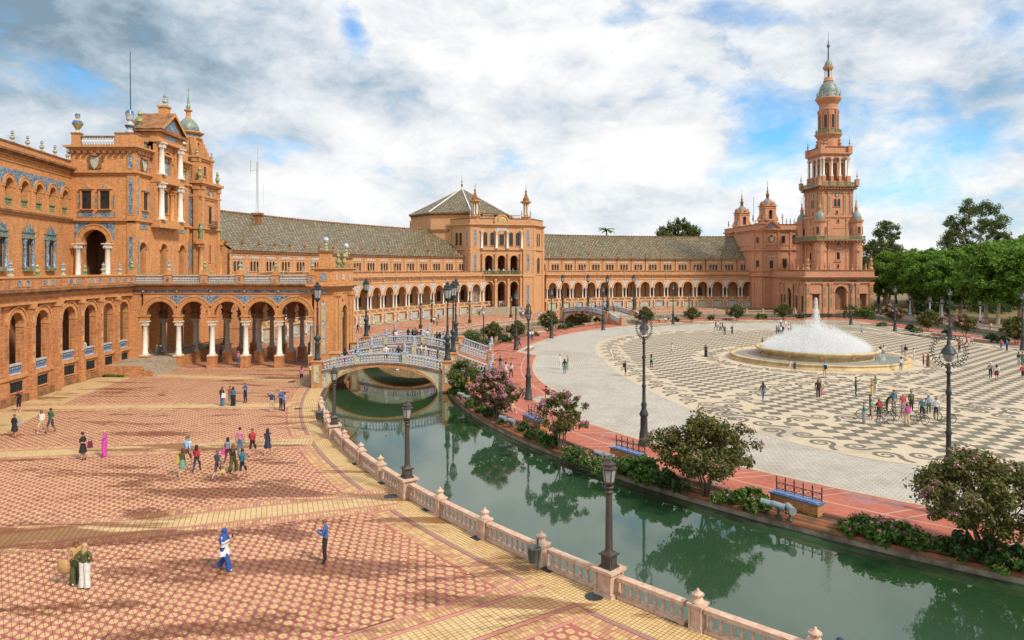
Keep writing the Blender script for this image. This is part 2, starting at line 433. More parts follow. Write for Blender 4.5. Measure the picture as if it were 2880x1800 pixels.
def wet(t,c,P,a=.55,scale=.09,thr=(.56,.66),col=(.50,.36,.28),stretch=(1,1,1),rough=None):
    """rain-wet stains with a shape of their own"""
    n=t.noise(t.vmath('MULTIPLY',P,stretch),scale,6,.62,dist=.6)
    f=t.maprange(n,*thr)
    return t.mix(t.math('MULTIPLY',f,a),c,t.mix(1,c,col,'MULTIPLY')),f
# ground out to the horizon, with the canal basin left open
m,t,b=newmat('park_soil');P=t.geo('Position')
c=t.ramp(t.noise(P,.08,6,.6),[(.3,(.10,.085,.045)),(.5,(.22,.14,.06)),(.7,(.06,.08,.03))])
t.l.new(c,b.inputs['Base Color']);b.inputs['Roughness'].default_value=.95
SOIL=m
lo=loop_outer();n=len(lo);ctr=np.array([70,92.0])
A=np.array(lo);far=ctr+(A-ctr)/np.linalg.norm(A-ctr,axis=1)[:,None]*6000
V=np.zeros((2*n,3));V[:n,:2]=A;V[n:,:2]=far;V[:,2]=-.02
i=np.arange(n);j=(i+1)%n
me=npmesh('ground',V,np.stack([i,j,n+j,n+i],1),SOIL)
if me.polygons[0].normal.z<0:me.flip_normals()
link(me,'ground',kind='structure')
# canal walls and water
m,t,b=newmat('canal_concrete');P=t.geo('Position')
c=t.mix(t.maprange(t.noise(P,1.2,6,.65),.4,.62),(.34,.29,.23),(.15,.12,.09))
c=t.mix(t.maprange(t.sep(P)[2],-.45,-.39,1,0),c,(.07,.07,.04))
t.l.new(c,b.inputs['Base Color']);b.inputs['Roughness'].default_value=.9
CANALW=m
def wallstrip(name,line,z0,z1,mat):
    L=np.array(line,float);n=len(L);V=np.zeros((2*n,3));V[:n,:2]=L;V[n:,:2]=L;V[:n,2]=z0;V[n:,2]=z1
    i=np.arange(n-1);return link(npmesh(name,V,np.stack([i,i+1,n+i+1,n+i],1),mat),name,kind='structure')
wallstrip('canal_wall',lo+[lo[0]],-1.6,-.02,CANALW)
li=loop_inner()
wallstrip('canal_wall',li+[li[0]],-1.6,-.16,CANALW)
m,t,b=newmat('canal_water');P=t.geo('Position')
b.inputs['Base Color'].default_value=(.02,.09,.05,1);b.inputs['Roughness'].default_value=.025
b.inputs['IOR'].default_value=1.75
rip=t.math('ADD',t.noise(t.vmath('MULTIPLY',P,(1,.55,1)),1.7,4,.55,dist=.4),t.math('MULTIPLY',t.noise(P,5.5,3,.5),.30))
big=t.maprange(t.noise(P,.12,3,.5),.42,.62)
bn=t.node('ShaderNodeBump');bn.inputs['Distance'].default_value=.022
t.l.new(t.math('ADD',.06,t.math('MULTIPLY',big,.16)),bn.inputs['Strength']);t.l.new(rip,bn.inputs['Height'])
t.l.new(bn.outputs[0],b.inputs['Normal'])
c=t.mix(t.maprange(t.noise(P,.05,3,.5),.4,.65),(.020,.054,.020),(.040,.082,.054));t.l.new(c,b.inputs['Base Color'])
WATER=m
sheet('canal_water',loop_outer(79.3,XO+.1),WZ,WATER)

# island: sheets from the bottom up
def brickfloor(name,c1,c2,mo,bw,rh,ms,wetc=(.62,.5,.45),a=.6,offs=.5,uvs=True,rough=.75,wetrough=None,thr=(.5,.6),sc=.12):
    m,t,b=newmat(name);P=t.geo('Position');vec=t.uv()if uvs else P
    bt=t.node('ShaderNodeTexBrick');bt.offset=offs;t.l.new(vec,bt.inputs['Vector'])
    bt.inputs['Scale'].default_value=1;bt.inputs['Brick Width'].default_value=bw;bt.inputs['Row Height'].default_value=rh
    bt.inputs['Mortar Size'].default_value=ms;bt.inputs['Mortar Smooth'].default_value=.2
    t.set(bt.inputs['Color1'],c1);t.set(bt.inputs['Color2'],c2);t.set(bt.inputs['Mortar'],mo)
    c=t.mix(t.maprange(t.noise(P,.5,5,.6),.35,.7,0,.6),bt.outputs[0],t.mix(1,bt.outputs[0],(.78,.74,.72),'MULTIPLY'))
    c,f=wet(t,c,P,a,sc,thr,wetc)
    t.l.new(c,b.inputs['Base Color'])
    t.l.new(t.maprange(f,0,1,rough,wetrough if wetrough is not None else rough),b.inputs['Roughness'])
    t.l.new(t.bump(bt.outputs['Fac'],-.4,.015),b.inputs['Normal'])
    return m,t,b,c
GREYS=brickfloor('grey_setts',(.50,.475,.42),(.42,.395,.345),(.25,.225,.19),.42,.24,.022,a=.3)[0]
m,t,b,c=brickfloor('red_walk_brick',(.50,.135,.075),(.40,.10,.06),(.30,.13,.09),.28,.14,.012,wetc=(.82,.80,.86),a=.8,wetrough=.10,thr=(.54,.60),sc=.35)
P=t.geo('Position');uv=t.uv();us=t.sep(uv)
# pale twin lines that cross the walk, and a pale lattice along it
fr=t.math('FRACT',t.math('DIVIDE',t.math('ADD',us[0],t.math('MULTIPLY',us[1],.55)),4.6))
l1=t.math('LESS_THAN',t.math('ABSOLUTE',t.math('SUBTRACT',fr,.40)),.010)
l2=t.math('LESS_THAN',t.math('ABSOLUTE',t.math('SUBTRACT',fr,.60)),.010)
l3=t.math('LESS_THAN',t.math('ABSOLUTE',t.math('SUBTRACT',us[1],2.1)),.05)
lf=t.math('MULTIPLY',t.math('MAXIMUM',t.math('MAXIMUM',l1,l2),l3),.75)
c=t.mix(lf,c,(.50,.38,.32));t.l.new(c,b.inputs['Base Color']);REDW=m
SOILB=plain('bed_soil',(.11,.065,.035),.95,.5,2.5,c2=(.05,.055,.02),bump=.5)
m,t,b=newmat('edge_brick');P=t.geo('Position')
c=t.mix(t.maprange(t.noise(P,1.1,5,.65),.4,.62),(.28,.095,.045),(.12,.075,.03))
c=t.mix(t.math('MULTIPLY',t.math('LESS_THAN',t.math('FRACT',t.math('MULTIPLY',t.uv(),1)),.0),1),c,(.1,.05,.03))
t.l.new(c,b.inputs['Base Color']);b.inputs['Roughness'].default_value=.85;EDGEB=m
A0,A1,NS=R(-90),R(90),240
def island_ring(name,r0,r1,x0,x1,z,mat):
    """one band of the island: arc plus its straight right-hand continuation"""
    def ln(r,x):return ringline(r,A0,A1,NS)+[(x-2,E(r,A1)[1]),(x,E(r,A1)[1]-2)]+[(x,E(r,A1)[1]-2-q*(E(r,A1)[1]-2-E(r,A0)[1])/40)for q in range(1,41)]
    return strip(name,ln(r0,x0),ln(r1,x1),z,mat)
sheet('island_base',loop_inner(67.38,XI-.02),-.16,SOILB)
# brick coping of the canal edge: three stepped courses joined as one kerb
for k,(ra,rb,z0,z1)in enumerate(((67.45,67.12,-.16,.0),(67.1,66.86,-.16,.07),(66.84,66.6,-.16,.13))):
    la,lb=ringline(ra,A0,A1,NS),ringline(rb,A0,A1,NS)
    V=[];F=[]
    for q in range(NS+1):
        V+=[(*la[q],z0),(*la[q],z1),(*lb[q],z1),(*lb[q],z0)]
    for q in range(NS):
        o=4*q;F+=[(o,o+4,o+5,o+1),(o+1,o+5,o+6,o+2),(o+2,o+6,o+7,o+3)]
    link(npmesh('canal_kerb',np.array(V),np.array(F)[:,::-1],EDGEB),'canal_kerb',kind='structure')
strip('planting_bed',ringline(66.62,A0,A1,NS),ringline(65.6,A0,A1,NS),-.03,SOILB)
island_ring('red_walk',65.6,61.0,82.2,77.4,0.0,REDW)
# inner brick kerb between bed and walk
la,lb=ringline(65.75,A0,A1,NS),ringline(65.5,A0,A1,NS);V=[];F=[]
for q in range(NS+1):V+=[(*la[q],-.1),(*la[q],.10),(*lb[q],.10),(*lb[q],-.1)]
for q in range(NS):o=4*q;F+=[(o,o+4,o+5,o+1),(o+1,o+5,o+6,o+2),(o+2,o+6,o+7,o+3)]
link(npmesh('bed_kerb',np.array(V),np.array(F)[:,::-1],plain('kerb_brick',(.20,.06,.04),.85,.4,2)),'bed_kerb',kind='structure')
# widened walk before the two near bridges
aa=[R(q)for q in np.linspace(-17,13,40)]
wide=[]
for q in aa:
    dq=math.degrees(q);e_=min(1,(dq+17)/2.2,(13-dq)/2.2);wide.append(E(61.0-3.4*max(0,e_),q))
strip('red_walk',[E(61.02,q)for q in aa],wide,.004,REDW)
PALEK=plain('pale_kerb',(.50,.40,.28),.85,.25,2)
aw=[E(60.98,q)for q in np.linspace(A0,R(-17),120)];strip('walk_kerb',aw,[E(60.7,q)for q in np.linspace(A0,R(-17),120)],.008,PALEK)
strip('walk_kerb',wide,[(x+.28,y)for x,y in wide],.008,PALEK)
aw=[E(60.98,q)for q in np.linspace(R(13),R(90),90)];strip('walk_kerb',aw,[E(60.7,q)for q in np.linspace(R(13),R(90),90)],.008,PALEK)
# grey sett road: broad ring
strip('grey_road',ringline(61.0,A0,A1,NS),ringline(30,A0,A1,NS),-.006,GREYS)
sheet('grey_road',[(58,18),(77.4,18),(77.4,160),(58,160)],-.010,GREYS)

# ---- pebble mosaic of the big square
def px_poly(pts):return[tuple(P3(x,y)[:2])for x,y in pts]
near=px_poly([(2880,1338),(2650,1318),(2400,1286),(2150,1226),(1990,1172),(1870,1122),(1760,1066),(1692,1012),(1672,985),(1676,966),(1700,955),(1760,941),(1864,930),(2060,926),(2300,927),(2578,937),(2880,985)])
mos=near+[(80,80),(74,56),(58,40),(40,37.6)]
def smooth_closed(pts,it=2):
    for _ in range(it):
        q=[]
        for a,b_ in zip(pts,pts[1:]+pts[:1]):
            q+=[(a[0]*.75+b_[0]*.25,a[1]*.75+b_[1]*.25),(a[0]*.25+b_[0]*.75,a[1]*.25+b_[1]*.75)]
        pts=q
    return pts
mos=[(min(x,76.5),y)for x,y in smooth_closed(mos)]
m,t,b=newmat('cream_pebble');P=t.geo('Position')
cell=t.voro(P,14,1,'Color');sp=t.sep(cell)
c=t.mix(sp[0],(.56,.48,.36),(.44,.365,.26))
c=t.mix(t.maprange(t.noise(P,.25,5,.6),.4,.7,0,.5),c,(.46,.36,.24))
c,f=wet(t,c,P,.5,.16,(.56,.64),(.62,.58,.55))
t.l.new(c,b.inputs['Base Color']);t.l.new(t.maprange(f,0,1,.75,.35),b.inputs['Roughness']);CREAM=m
m,t,b=newmat('dark_pebble');P=t.geo('Position')
sp=t.sep(t.voro(P,14,1,'Color'))
rp=t.geo('Random Per Island')
c=t.mix(sp[0],(.075,.068,.055),(.15,.132,.105))
c=t.mix(t.math('MULTIPLY',rp,.5),c,(.15,.125,.085))
c=t.mix(t.maprange(t.noise(P,.3,5,.6),.45,.7,0,.6),c,(.26,.21,.14))
t.l.new(c,b.inputs['Base Color']);b.inputs['Roughness'].default_value=.7;DKPEB=m
mosaic=sheet('mosaic_pavement',mos,.004,CREAM)
far_mos=[E(r_,a_)for r_,a_ in[(60.4,q)for q in np.linspace(R(55),R(89),20)]]+[(77,157),(77,112),(70.5,116),(69.5,140)]+[E(54.5,q)for q in np.linspace(R(86),R(55),20)]
mosaic_far=sheet('mosaic_pavement',far_mos,.004,CREAM)
def inpoly(px,py,poly):
    x,y=np.asarray(px),np.asarray(py);res=np.zeros(x.shape,bool);q=np.array(poly)
    for a,b_ in zip(q,np.roll(q,-1,0)):
        cnd=((a[1]>y)!=(b_[1]>y))&(x<(b_[0]-a[0])*(y-a[1])/(b_[1]-a[1]+1e-12)+a[0]);res^=cnd
    return res
def dist_to_line(px,py,pts,closed=False):
    q=np.array(pts,float);x=np.stack([px,py],-1);best=np.full(px.shape,1e9)
    seg=list(zip(q[:-1],q[1:]))+([(q[-1],q[0])]if closed else[])
    for a,b_ in seg:
        ab=b_-a;tt=np.clip(((x-a)@ab)/max(ab@ab,1e-9),0,1)
        best=np.minimum(best,np.linalg.norm(x-(a+tt[...,None]*ab),axis=-1))
    return best
def resample(pts,step):
    q=np.array(pts,float);s_=np.concatenate([[0],np.cumsum(np.linalg.norm(np.diff(q,axis=0),axis=1))])
    k=np.arange(0,s_[-1],step);return np.stack([np.interp(k,s_,q[:,0]),np.interp(k,s_,q[:,1])],1)
FC=np.array([39.5,90.5])
bands=[px_poly([(2010,1185),(2030,1160),(2065,1130),(2110,1105),(2180,1087),(2300,1074),(2400,1070),(2480,1076),(2560,1092),(2650,1120),(2740,1150),(2880,1190)]),
         px_poly([(2140,1180),(2200,1178),(2300,1176),(2420,1170),(2560,1158),(2700,1150),(2880,1150)])]
ringb=[(FC[0]+13.4*math.cos(q),FC[1]+13.4*math.sin(q))for q in np.linspace(0,2*math.pi,80)]
# outer scroll band runs inside the edge of the mosaic
inset=[]
q=np.array(mos);cc=np.array([43.,86.])
nrm=np.roll(q,-1,0)-np.roll(q,1,0);nrm=np.stack([-nrm[:,1],nrm[:,0]],1);nrm/=np.linalg.norm(nrm,axis=1)[:,None]
if((cc-q)*nrm).sum()<0:nrm=-nrm
outer_line=q+nrm*2.1
cs,sn=math.cos(R(-3)),math.sin(R(-3))
CELL=1.02
gi,gj=np.meshgrid(np.arange(-60,62),np.arange(-70,75),indexing='ij')
gx=FC[0]+(gi*cs-gj*sn)*CELL;gy=FC[1]+(gi*sn+gj*cs)*CELL
def band_ok(x,y):
    ok=(dist_to_line(x,y,mos,True)>3.9)&(np.hypot(x-FC[0],y-FC[1])>15.4)
    for bl in bands:ok&=dist_to_line(x,y,bl)>1.75
    return ok
sel=inpoly(gx,gy,mos)&((gi+gj)%2==0)
sel[sel]&=band_ok(gx[sel],gy[sel])
sel2=inpoly(gx,gy,far_mos)&((gi+gj)%2==0)
sel2[sel2]&=dist_to_line(gx[sel2],gy[sel2],far_mos,True)>1.0
hx=CELL*.5
def pebble_mesh(cx,cy,z=.010):
    k=len(cx);V=np.zeros((k,4,3));off=np.array([(-hx,-hx),(hx,-hx),(hx,hx),(-hx,hx)])
    o2=np.stack([off[:,0]*cs-off[:,1]*sn,off[:,0]*sn+off[:,1]*cs],1)
    V[:,:,:2]=np.stack([cx,cy],1)[:,None]+o2[None];V[:,:,2]=z
    return V.reshape(-1,3),np.arange(k*4).reshape(k,4)
# the cells that show largest are parts of their own, the rest one part
cxs,cys=gx[sel],gy[sel];vis=(np.abs(cxs/cys)<.76)
cxs,cys=cxs[vis],cys[vis];order=np.argsort(cys);big_,rest=order[:300],order[300:]
V,F=pebble_mesh(cxs[rest],cys[rest]);link(npmesh('dark_cells',V,F,DKPEB),'dark_cells',mosaic,'stuff')
tb=MB();tb.box(-hx,hx,-hx,hx,0,.006)
me_cell=tb.mesh('dark_square',DKPEB)
for k in big_:place(me_cell,'dark_square',mosaic,(cxs[k],cys[k],.005),R(-3))
V,F=pebble_mesh(gx[sel2],gy[sel2]);link(npmesh('dark_cells',V,F,DKPEB),'dark_cells',mosaic_far,'stuff')
# running scrolls
def spiral(turns=1.6,r0=.86,r1=.13,n=34,a_start=0.,sgn=1):
    return[((r0+(r1-r0)*i/n)*math.cos(a_start+sgn*turns*2*math.pi*i/n),(r0+(r1-r0)*i/n)*math.sin(a_start+sgn*turns*2*math.pi*i/n))for i in range(n+1)]
def scroll_unit(flip):
    s_=1 if flip else-1
    pts=[(-1.75,-.92*s_),(-1.3,-.70*s_),(-.98,-.32*s_)]
    sp_=spiral(a_start=math.pi,sgn=-s_)
    return pts+sp_
def ribbon(pts,wd0,wd1,z):
    q=np.array(pts,float)
    tn=np.gradient(q,axis=0);tn/=np.linalg.norm(tn,axis=1)[:,None]+1e-9
    nn=np.stack([-tn[:,1],tn[:,0]],1);wd=np.linspace(wd0,wd1,len(q))[:,None]/2
    V=np.zeros((2*len(q),3));V[:len(q),:2]=q+nn*wd;V[len(q):,:2]=q-nn*wd;V[:,2]=z
    n=len(q);i=np.arange(n-1);return V,np.stack([i,n+i,n+i+1,i+1],1)
SV,SF=[],[];so=0;scroll_big=[]
def scrolls_along(line,pitch=3.25,amp=.62,closed=False,avoid=None):
    global so
    L=resample(line,.2);n=len(L);stepn=max(1,round(pitch/.2))
    for k,i in enumerate(range(stepn//2,n-2,stepn)):
        p=L[i];tn=L[min(i+3,n-1)]-L[max(i-3,0)];tn/=np.linalg.norm(tn)+1e-9;nn=np.array([-tn[1],tn[0]])
        if abs(p[0])>.80*p[1]or p[1]<20:continue
        f=k%2;s_=1 if f else-1
        q=[p+nn*amp*-s_+tn*a_+nn*b_ for a_,b_ in scroll_unit(f)]
        V,F=ribbon(q,.34,.17,.0105+.0003*(k%9)+(.003 if closed else 0))
        if not inpoly(V[:,0],V[:,1],mos).all():continue
        scroll_big.append((p[1],V,F))
scrolls_along(np.vstack([outer_line,outer_line[:1]]),2.05,.50)
for bl in bands:scrolls_along(bl,2.05,.42,True)
scrolls_along(ringb,2.05,.35,True)
scroll_big.sort(key=lambda q:q[0])
for k,(yy,V,F)in enumerate(scroll_big):
    if k<110:link(npmesh('scroll',V,F,DKPEB),'scroll',mosaic)
    else:SV.append(V);SF.append(F+so);so+=len(V)
link(npmesh('far_scrolls',np.vstack(SV),np.vstack(SF),DKPEB),'far_scrolls',mosaic,'stuff')

# ---- the court: yellow and pink tile paving
m,t,b=newmat('tile_joint');P=t.geo('Position')
c,f=wet(t,t.mix(.0,(.10,.05,.03),(.1,.05,.03)),P,.5);t.l.new(c,b.inputs['Base Color']);b.inputs['Roughness'].default_value=.9;JOINT=m
def tilemat(name,ca,cb,isl=True,uvgrid=None):
    m,t,b=newmat(name);P=t.geo('Position')
    rp=t.geo('Random Per Island')if isl else t.noise(P,6,2)
    c=t.mix(rp,ca,cb)
    if uvgrid:
        bt=t.node('ShaderNodeTexBrick');bt.offset=0;t.l.new(t.uv(),bt.inputs['Vector'])
        bt.inputs['Scale'].default_value=1;bt.inputs['Brick Width'].default_value=uvgrid[0];bt.inputs['Row Height'].default_value=uvgrid[1]
        bt.inputs['Mortar Size'].default_value=uvgrid[2];bt.inputs['Mortar Smooth'].default_value=.1
        t.set(bt.inputs['Color1'],ca);t.set(bt.inputs['Color2'],cb);t.set(bt.inputs['Mortar'],(.20,.10,.035));c=bt.outputs[0]
        t.l.new(t.bump(bt.outputs['Fac'],-.4,.01),b.inputs['Normal'])
    # rain-wet patches run along the rows, broad and long
    st=t.vmath('MULTIPLY',P,(.5,1.9,1))
    rot=t.node('ShaderNodeVectorRotate',rotation_type='Z_AXIS');rot.inputs['Angle'].default_value=R(-24);t.l.new(st,rot.inputs['Vector'])
    n=t.noise(rot.outputs[0],.22,6,.62,dist=.5)
    sp=t.sep(P)
    lowamt=t.maprange(sp[1],22,60,.05,-.02)
    n=t.math('ADD',t.math('ADD',n,lowamt),t.math('MULTIPLY',t.math('SUBTRACT',rp,.5),.035))
    f=t.maprange(n,.545,.600)
    c=t.mix(t.math('MULTIPLY',f,.9),c,t.mix(1,c,(.42,.27,.18),'MULTIPLY'))
    g=t.maprange(t.noise(P,.55,6,.7),.53,.68)
    c=t.mix(t.math('MULTIPLY',g,.5),c,t.mix(1,c,(.62,.45,.30),'MULTIPLY'))
    t.l.new(c,b.inputs['Base Color']);t.l.new(t.maprange(f,0,1,.75,.45),b.inputs['Roughness'])
    return m
YEL=tilemat('yellow_tile',(.64,.44,.22),(.50,.325,.15))
PNK=tilemat('pink_tile',(.43,.15,.12),(.32,.095,.072))
PNKL=tilemat('light_pink_tile',(.56,.25,.19),(.46,.19,.14))
MAUVE=tilemat('mauve_tile',(.36,.19,.17),(.30,.145,.13))
YGRID=tilemat('yellow_grid_tile',(.66,.48,.24),(.56,.385,.17),False,(.155,.155,.013))
YBAND=tilemat('yellow_band_tile',(.64,.48,.25),(.56,.40,.19),False,(.24,.16,.014))
DIAM=tilemat('diamond_tile',(.62,.42,.18),(.42,.19,.13),False,(.16,.32,.012))
court=strip('court_pavement',ringline(79.2,R(-88),R(90),200),ringline(108,R(-88),R(90),200),0.0,JOINT)
strip('yellow_path',ringline(79.5,R(-75),R(-4),120),ringline(80.8,R(-75),R(-4),120),.010,YGRID,parent=court,kind=None)
strip('mauve_border',ringline(80.82,R(-75),R(-4),120),ringline(81.02,R(-75),R(-4),120),.012,MAUVE,parent=court,kind=None)
strip('diamond_border',ringline(81.04,R(-75),R(-4),120),ringline(81.95,R(-75),R(-4),120),.010,DIAM,parent=court,kind=None)
FARP=tilemat('far_court_tile',(.62,.34,.20),(.42,.16,.11),False,(.62,.62,.05))
strip('far_paving',ringline(80.9,R(3.5),R(90),140),ringline(106,R(3.5),R(90),140),.006,FARP,parent=court,kind=None)
strip('yellow_path',ringline(79.5,R(3.5),R(90),140),ringline(80.9,R(3.5),R(90),140),.008,YBAND,parent=court,kind=None)
strip('portico_paving',[(-46,81.5),(-23,81.5),(-19.8,81.5)],[(-46,99),(-23,99),(-19.8,99)],.008,FARP,parent=court,kind=None)
# yellow walk along the foot of the left wing
strip('yellow_path',ringline(105.6,R(-30),R(-3),60),ringline(101.2,R(-30),R(-3),60),.010,YBAND,parent=court,kind=None)
# radial yellow bands (measured ends: canal side, building side)
BL=[((1543,1685),(1140,1822)),((1085,1404),(0,1521)),((860,1241),(0,1280)),((800,1140),(176,1146)),((818,1068),(457,1057))]
bandlines=[]
for(a_,b_)in BL:
    p,q=P3(*a_),P3(*b_);dv=(q-p).normalized();bandlines.append((p.xy-dv.xy*.2,dv.xy))
def band_line_at(k,s_):p,dv=bandlines[k];return p+dv*s_
for k in range(5):
    p,dv=bandlines[k];nv=Vector((-dv.y,dv.x))
    if nv.y<0:nv=-nv
    ss=np.linspace(-.3,23 if k else 14,40)
    mk=lambda o:[tuple(p+dv*s_+nv*o)for s_ in ss]
    strip('yellow_band',mk(-.78),mk(.78),.016,YBAND,parent=court,kind=None)
    for sg in(1,-1):
        strip('pink_border',mk(sg*.80),mk(sg*1.0),.016,PNKL,parent=court,kind=None)
        strip('diamond_border',mk(sg*1.02),mk(sg*1.62),.016,DIAM,parent=court,kind=None)
        strip('pink_border',mk(sg*1.64),mk(sg*1.78),.016,PNKL,parent=court,kind=None)
strip('pink_border',ringline(81.9,R(-75),R(-4),120),ringline(83.2,R(-75),R(-4),120),.004,PNK,parent=court,kind=None)
# tile fields: rectangular tiles, each with two yellow quarter octagons
PR,PCI=.21,.36
tv,tf,tm=[],[],[];tile_parts=[]
def field(kmin,kmax,ang,xr,yr):
    """tiles between two radial bands; ang = direction of the rows"""
    ca,sa=math.cos(R(ang)),math.sin(R(ang));er=np.array((-ca,-sa));ec=np.array((-sa,ca))
    o=np.array(((xr[0]+xr[1])/2,(yr[0]+yr[1])/2));ext=math.hypot(xr[1]-xr[0],yr[1]-yr[0])/2+2
    I,J=np.meshgrid(np.arange(-int(ext/PR),int(ext/PR)),np.arange(-int(ext/PCI),int(ext/PCI)),indexing='ij')
    I,J=I.ravel(),J.ravel();c_=o+I[:,None]*PR*er+J[:,None]*PCI*ec
    r_=np.hypot(CX-c_[:,0],(c_[:,1]-CY)/np.where(c_[:,1]>CY,STR,1))
    ok=(r_>82.05)&(r_<101.3 if True else 104)&(np.abs(c_[:,0]/np.maximum(c_[:,1],1))<.80)&(c_[:,1]>19.5)
    for k,sg in((kmin,1),(kmax,-1)):
        if k is None:continue
        p,dv=bandlines[k];nv=np.array((-dv.y,dv.x));nv=nv if nv[1]>0 else-nv
        dd=(c_-np.array(p))@nv;ok&=(dd*sg>1.72)
    I,J,c_=I[ok],J[ok],c_[ok]
    return I,J,c_,er,ec
def emit(I,J,c_,er,ec):
    g=.014
    a,b_=PR/2-g/2,PCI/2-g/2
    n=len(I);cor=[(-a,-b_),(a,-b_),(a,b_),(-a,b_)]
    V=np.zeros((n,4,3));loc=np.array([x*er+y*ec for x,y in cor]);V[:,:,:2]=c_[:,None]+loc[None]
    V[:,:,2]=.007
    if np.cross(loc[1]-loc[0],loc[2]-loc[1])<0:V=V[:,::-1]
    yield V.reshape(-1,3),np.arange(4*n).reshape(n,4),0
    # quarter octagons: corner signs so that pieces meet on the even nodes
    par=(I+J)%2
    ka,kb=a*.98,b_*.70
    for s1,s2 in((1,1),(-1,-1)):
        sx_=np.where(par==0,s1,-s1)[:,None];sy_=np.full((n,1),s2)
        P_=[(a,b_),(a-ka*1.9,b_),(a-ka*1.9*.62,b_-kb*.95),(a,b_-kb*1.25)]
        P_=[(a,b_),(-a*.40,b_),(a*.12,b_*.30),(a,b_*.10)]
        V=np.zeros((n,4,3))
        for q,(x,y)in enumerate(P_):V[:,q,:2]=c_+(sx_*x)*er+(sy_*y)*ec
        V[:,:,2]=.0098
        e1=V[:,1,:2]-V[:,0,:2];e2=V[:,2,:2]-V[:,1,:2]
        neg=(e1[:,0]*e2[:,1]-e1[:,1]*e2[:,0])<0
        V[neg]=V[neg][:,::-1]
        yield V.reshape(-1,3),np.arange(4*n).reshape(n,4),1
FIELDS=[(None,0,42,(-2,8),(14,26)),(0,1,37,(-30,3),(15,38)),(1,2,30,(-42,-4),(28,52)),(2,3,23,(-45,-10),(40,64)),(3,4,14,(-48,-15),(54,80)),(4,None,5,(-46,-17),(68,84))]
off=0;TV,TF,TMI=[],[],[];allt=[]
for(k0,k1,ang,xr,yr)in FIELDS:
    # bandlines run from near (0) to far (4): the near one bounds below
    I,J,c_,er,ec=field(k0,k1,ang,xr,yr)
    if k1 is None:ok=c_[:,1]<82.6;I,J,c_=I[ok],J[ok],c_[ok]
    dist=np.hypot(c_[:,0],c_[:,1])
    for q in range(len(I)):
        if dist[q]<27.2:allt.append((dist[q],c_[q],ang,(I[q]+J[q])%2))
    pick=None
    TV.append((I,J,c_,er,ec,dist))
allt.sort(key=lambda q:q[0]);cutd=allt[min(299,len(allt)-1)][0]
VV,FF,MM=[],[],[]
for(I,J,c_,er,ec,dist)in TV:
    ok=dist>cutd
    for V,F,mi in emit(I[ok],J[ok],c_[ok],er,ec):
        VV.append(V);FF.append(F+off);MM.append(np.full(len(F),mi));off+=len(V)
link(npmesh('tile_fields',np.vstack(VV),np.vstack(FF),[PNK,YEL],np.concatenate(MM)),'tile_fields',court,'stuff')
tilemesh={}
for dd_,c_,ang,par in allt[:300]:
    key=(par,)
    if key not in tilemesh:
        vs,fs,ms=[],[],[]
        for V,F,mi in emit(np.array([par]),np.array([0]),np.zeros((1,2)),np.array((-1.,0.)),np.array((0.,1.))):
            o_=len(vs);vs+=[tuple(q)for q in V];fs+=[tuple(int(x)+o_ for x in q)for q in F];ms+=[mi]*len(F)
        mb=MB();mb.v,mb.fc,mb.m=vs,fs,ms
        g=.014;mb.box(-PR/2+g/2,PR/2-g/2,-PCI/2+g/2,PCI/2-g/2,.001,.0066,0)
        tilemesh[key]=mb.mesh('court_tile',[PNK,YEL])
    place(tilemesh[key],'court_tile',court,(c_[0],c_[1],0),R(ang))
print('tiles',off//4)
# drain gratings and manhole covers in the yellow path
def flat_plate(name,label,cat,px,kind_round,group):
    p=P3(*px);mb=MB();
    if kind_round:mb.lathe([(.34,0),(.34,.012),(.30,.016),(.0,.016)],20,(0,0,0))
    else:
        mb.box(-.26,.26,-.19,.19,0,.010)
        for q in range(6):mb.box(-.22,.22,-.16+q*.06,-.13+q*.06,.010,.016)
    o=mb.build(name,[IRON]);o.location=(p.x,p.y,.012)
    r_,a_=polar(p.x,p.y);o.rotation_euler=(0,0,a_ if False else-a_+R(90));tag(o,label,cat,group)
for(px,rd,lb)in[((1098,1397),1,'round iron manhole cover where the first yellow band meets the canal path'),((1671,1679),1,'round iron manhole cover near the lamp pedestal in the foreground'),
                     ((1200,1434),0,'square drain grating below the balustrade left of the litter bin'),((1341,1514),0,'square drain grating by the second finial post from the bin'),
                     ((1540,1603),0,'stained square drain grating right under the litter bin'),((1894,1742),0,'square drain grating nearest the bottom edge of the path'),
                     ((1000,1305),0,'small drain grating beside the lamp pedestal on the path bend'),((1075,1359),0,'small drain grating uphill of the round manhole cover'),
                     ((838,1150),1,'round iron manhole cover near the couple by the far path')]:
    flat_plate('manhole_cover' if rd else 'drain_grating',lb,'manhole cover' if rd else 'drain grating',px,rd,'covers and gratings in the yellow path')
# ================================================================= buildings
# ---- shared small pieces
def finial_mesh(name,prof,mats,mi=None,n=10):
    mb=MB()
    k=len(prof)
    for i in range(k-1):mb.lathe(prof[i:i+2],n,mi=(mi[i]if mi else 0),cap=(i==k-2))
    return mb.mesh(name,mats)
FIN=finial_mesh('finial',[(.26,0),(.26,.12),(.13,.2),(.12,.3),(.27,.5),(.24,.68),(.10,.8),(.08,.9),(.18,1.02),(.17,1.15),(.06,1.28),(.0,1.36)],[CERAM,CERAMBL,CERAMY],[0,0,2,0,0,1,2,0,0,1,2])
FING=finial_mesh('finial',[(.24,0),(.24,.1),(.12,.18),(.22,.4),(.22,.55),(.1,.7),(.16,.85),(.12,1.0),(.0,1.1)],[GREENG,CERAMY],[0,0,0,1,0,0,1,0])
FINB=finial_mesh('finial',[(.30,0),(.30,.2),(.22,.3),(.30,.55),(.26,.7),(.34,.85),(.34,1.0),(.20,1.15),(.20,1.3),(.36,1.45),(.46,1.75),(.36,2.05),(.1,2.25),(.0,2.5)],[CERAMY,CERAMB,CERAMBL,CERAM],[0,0,3,1,2,0,0,3,3,1,1,1,2])
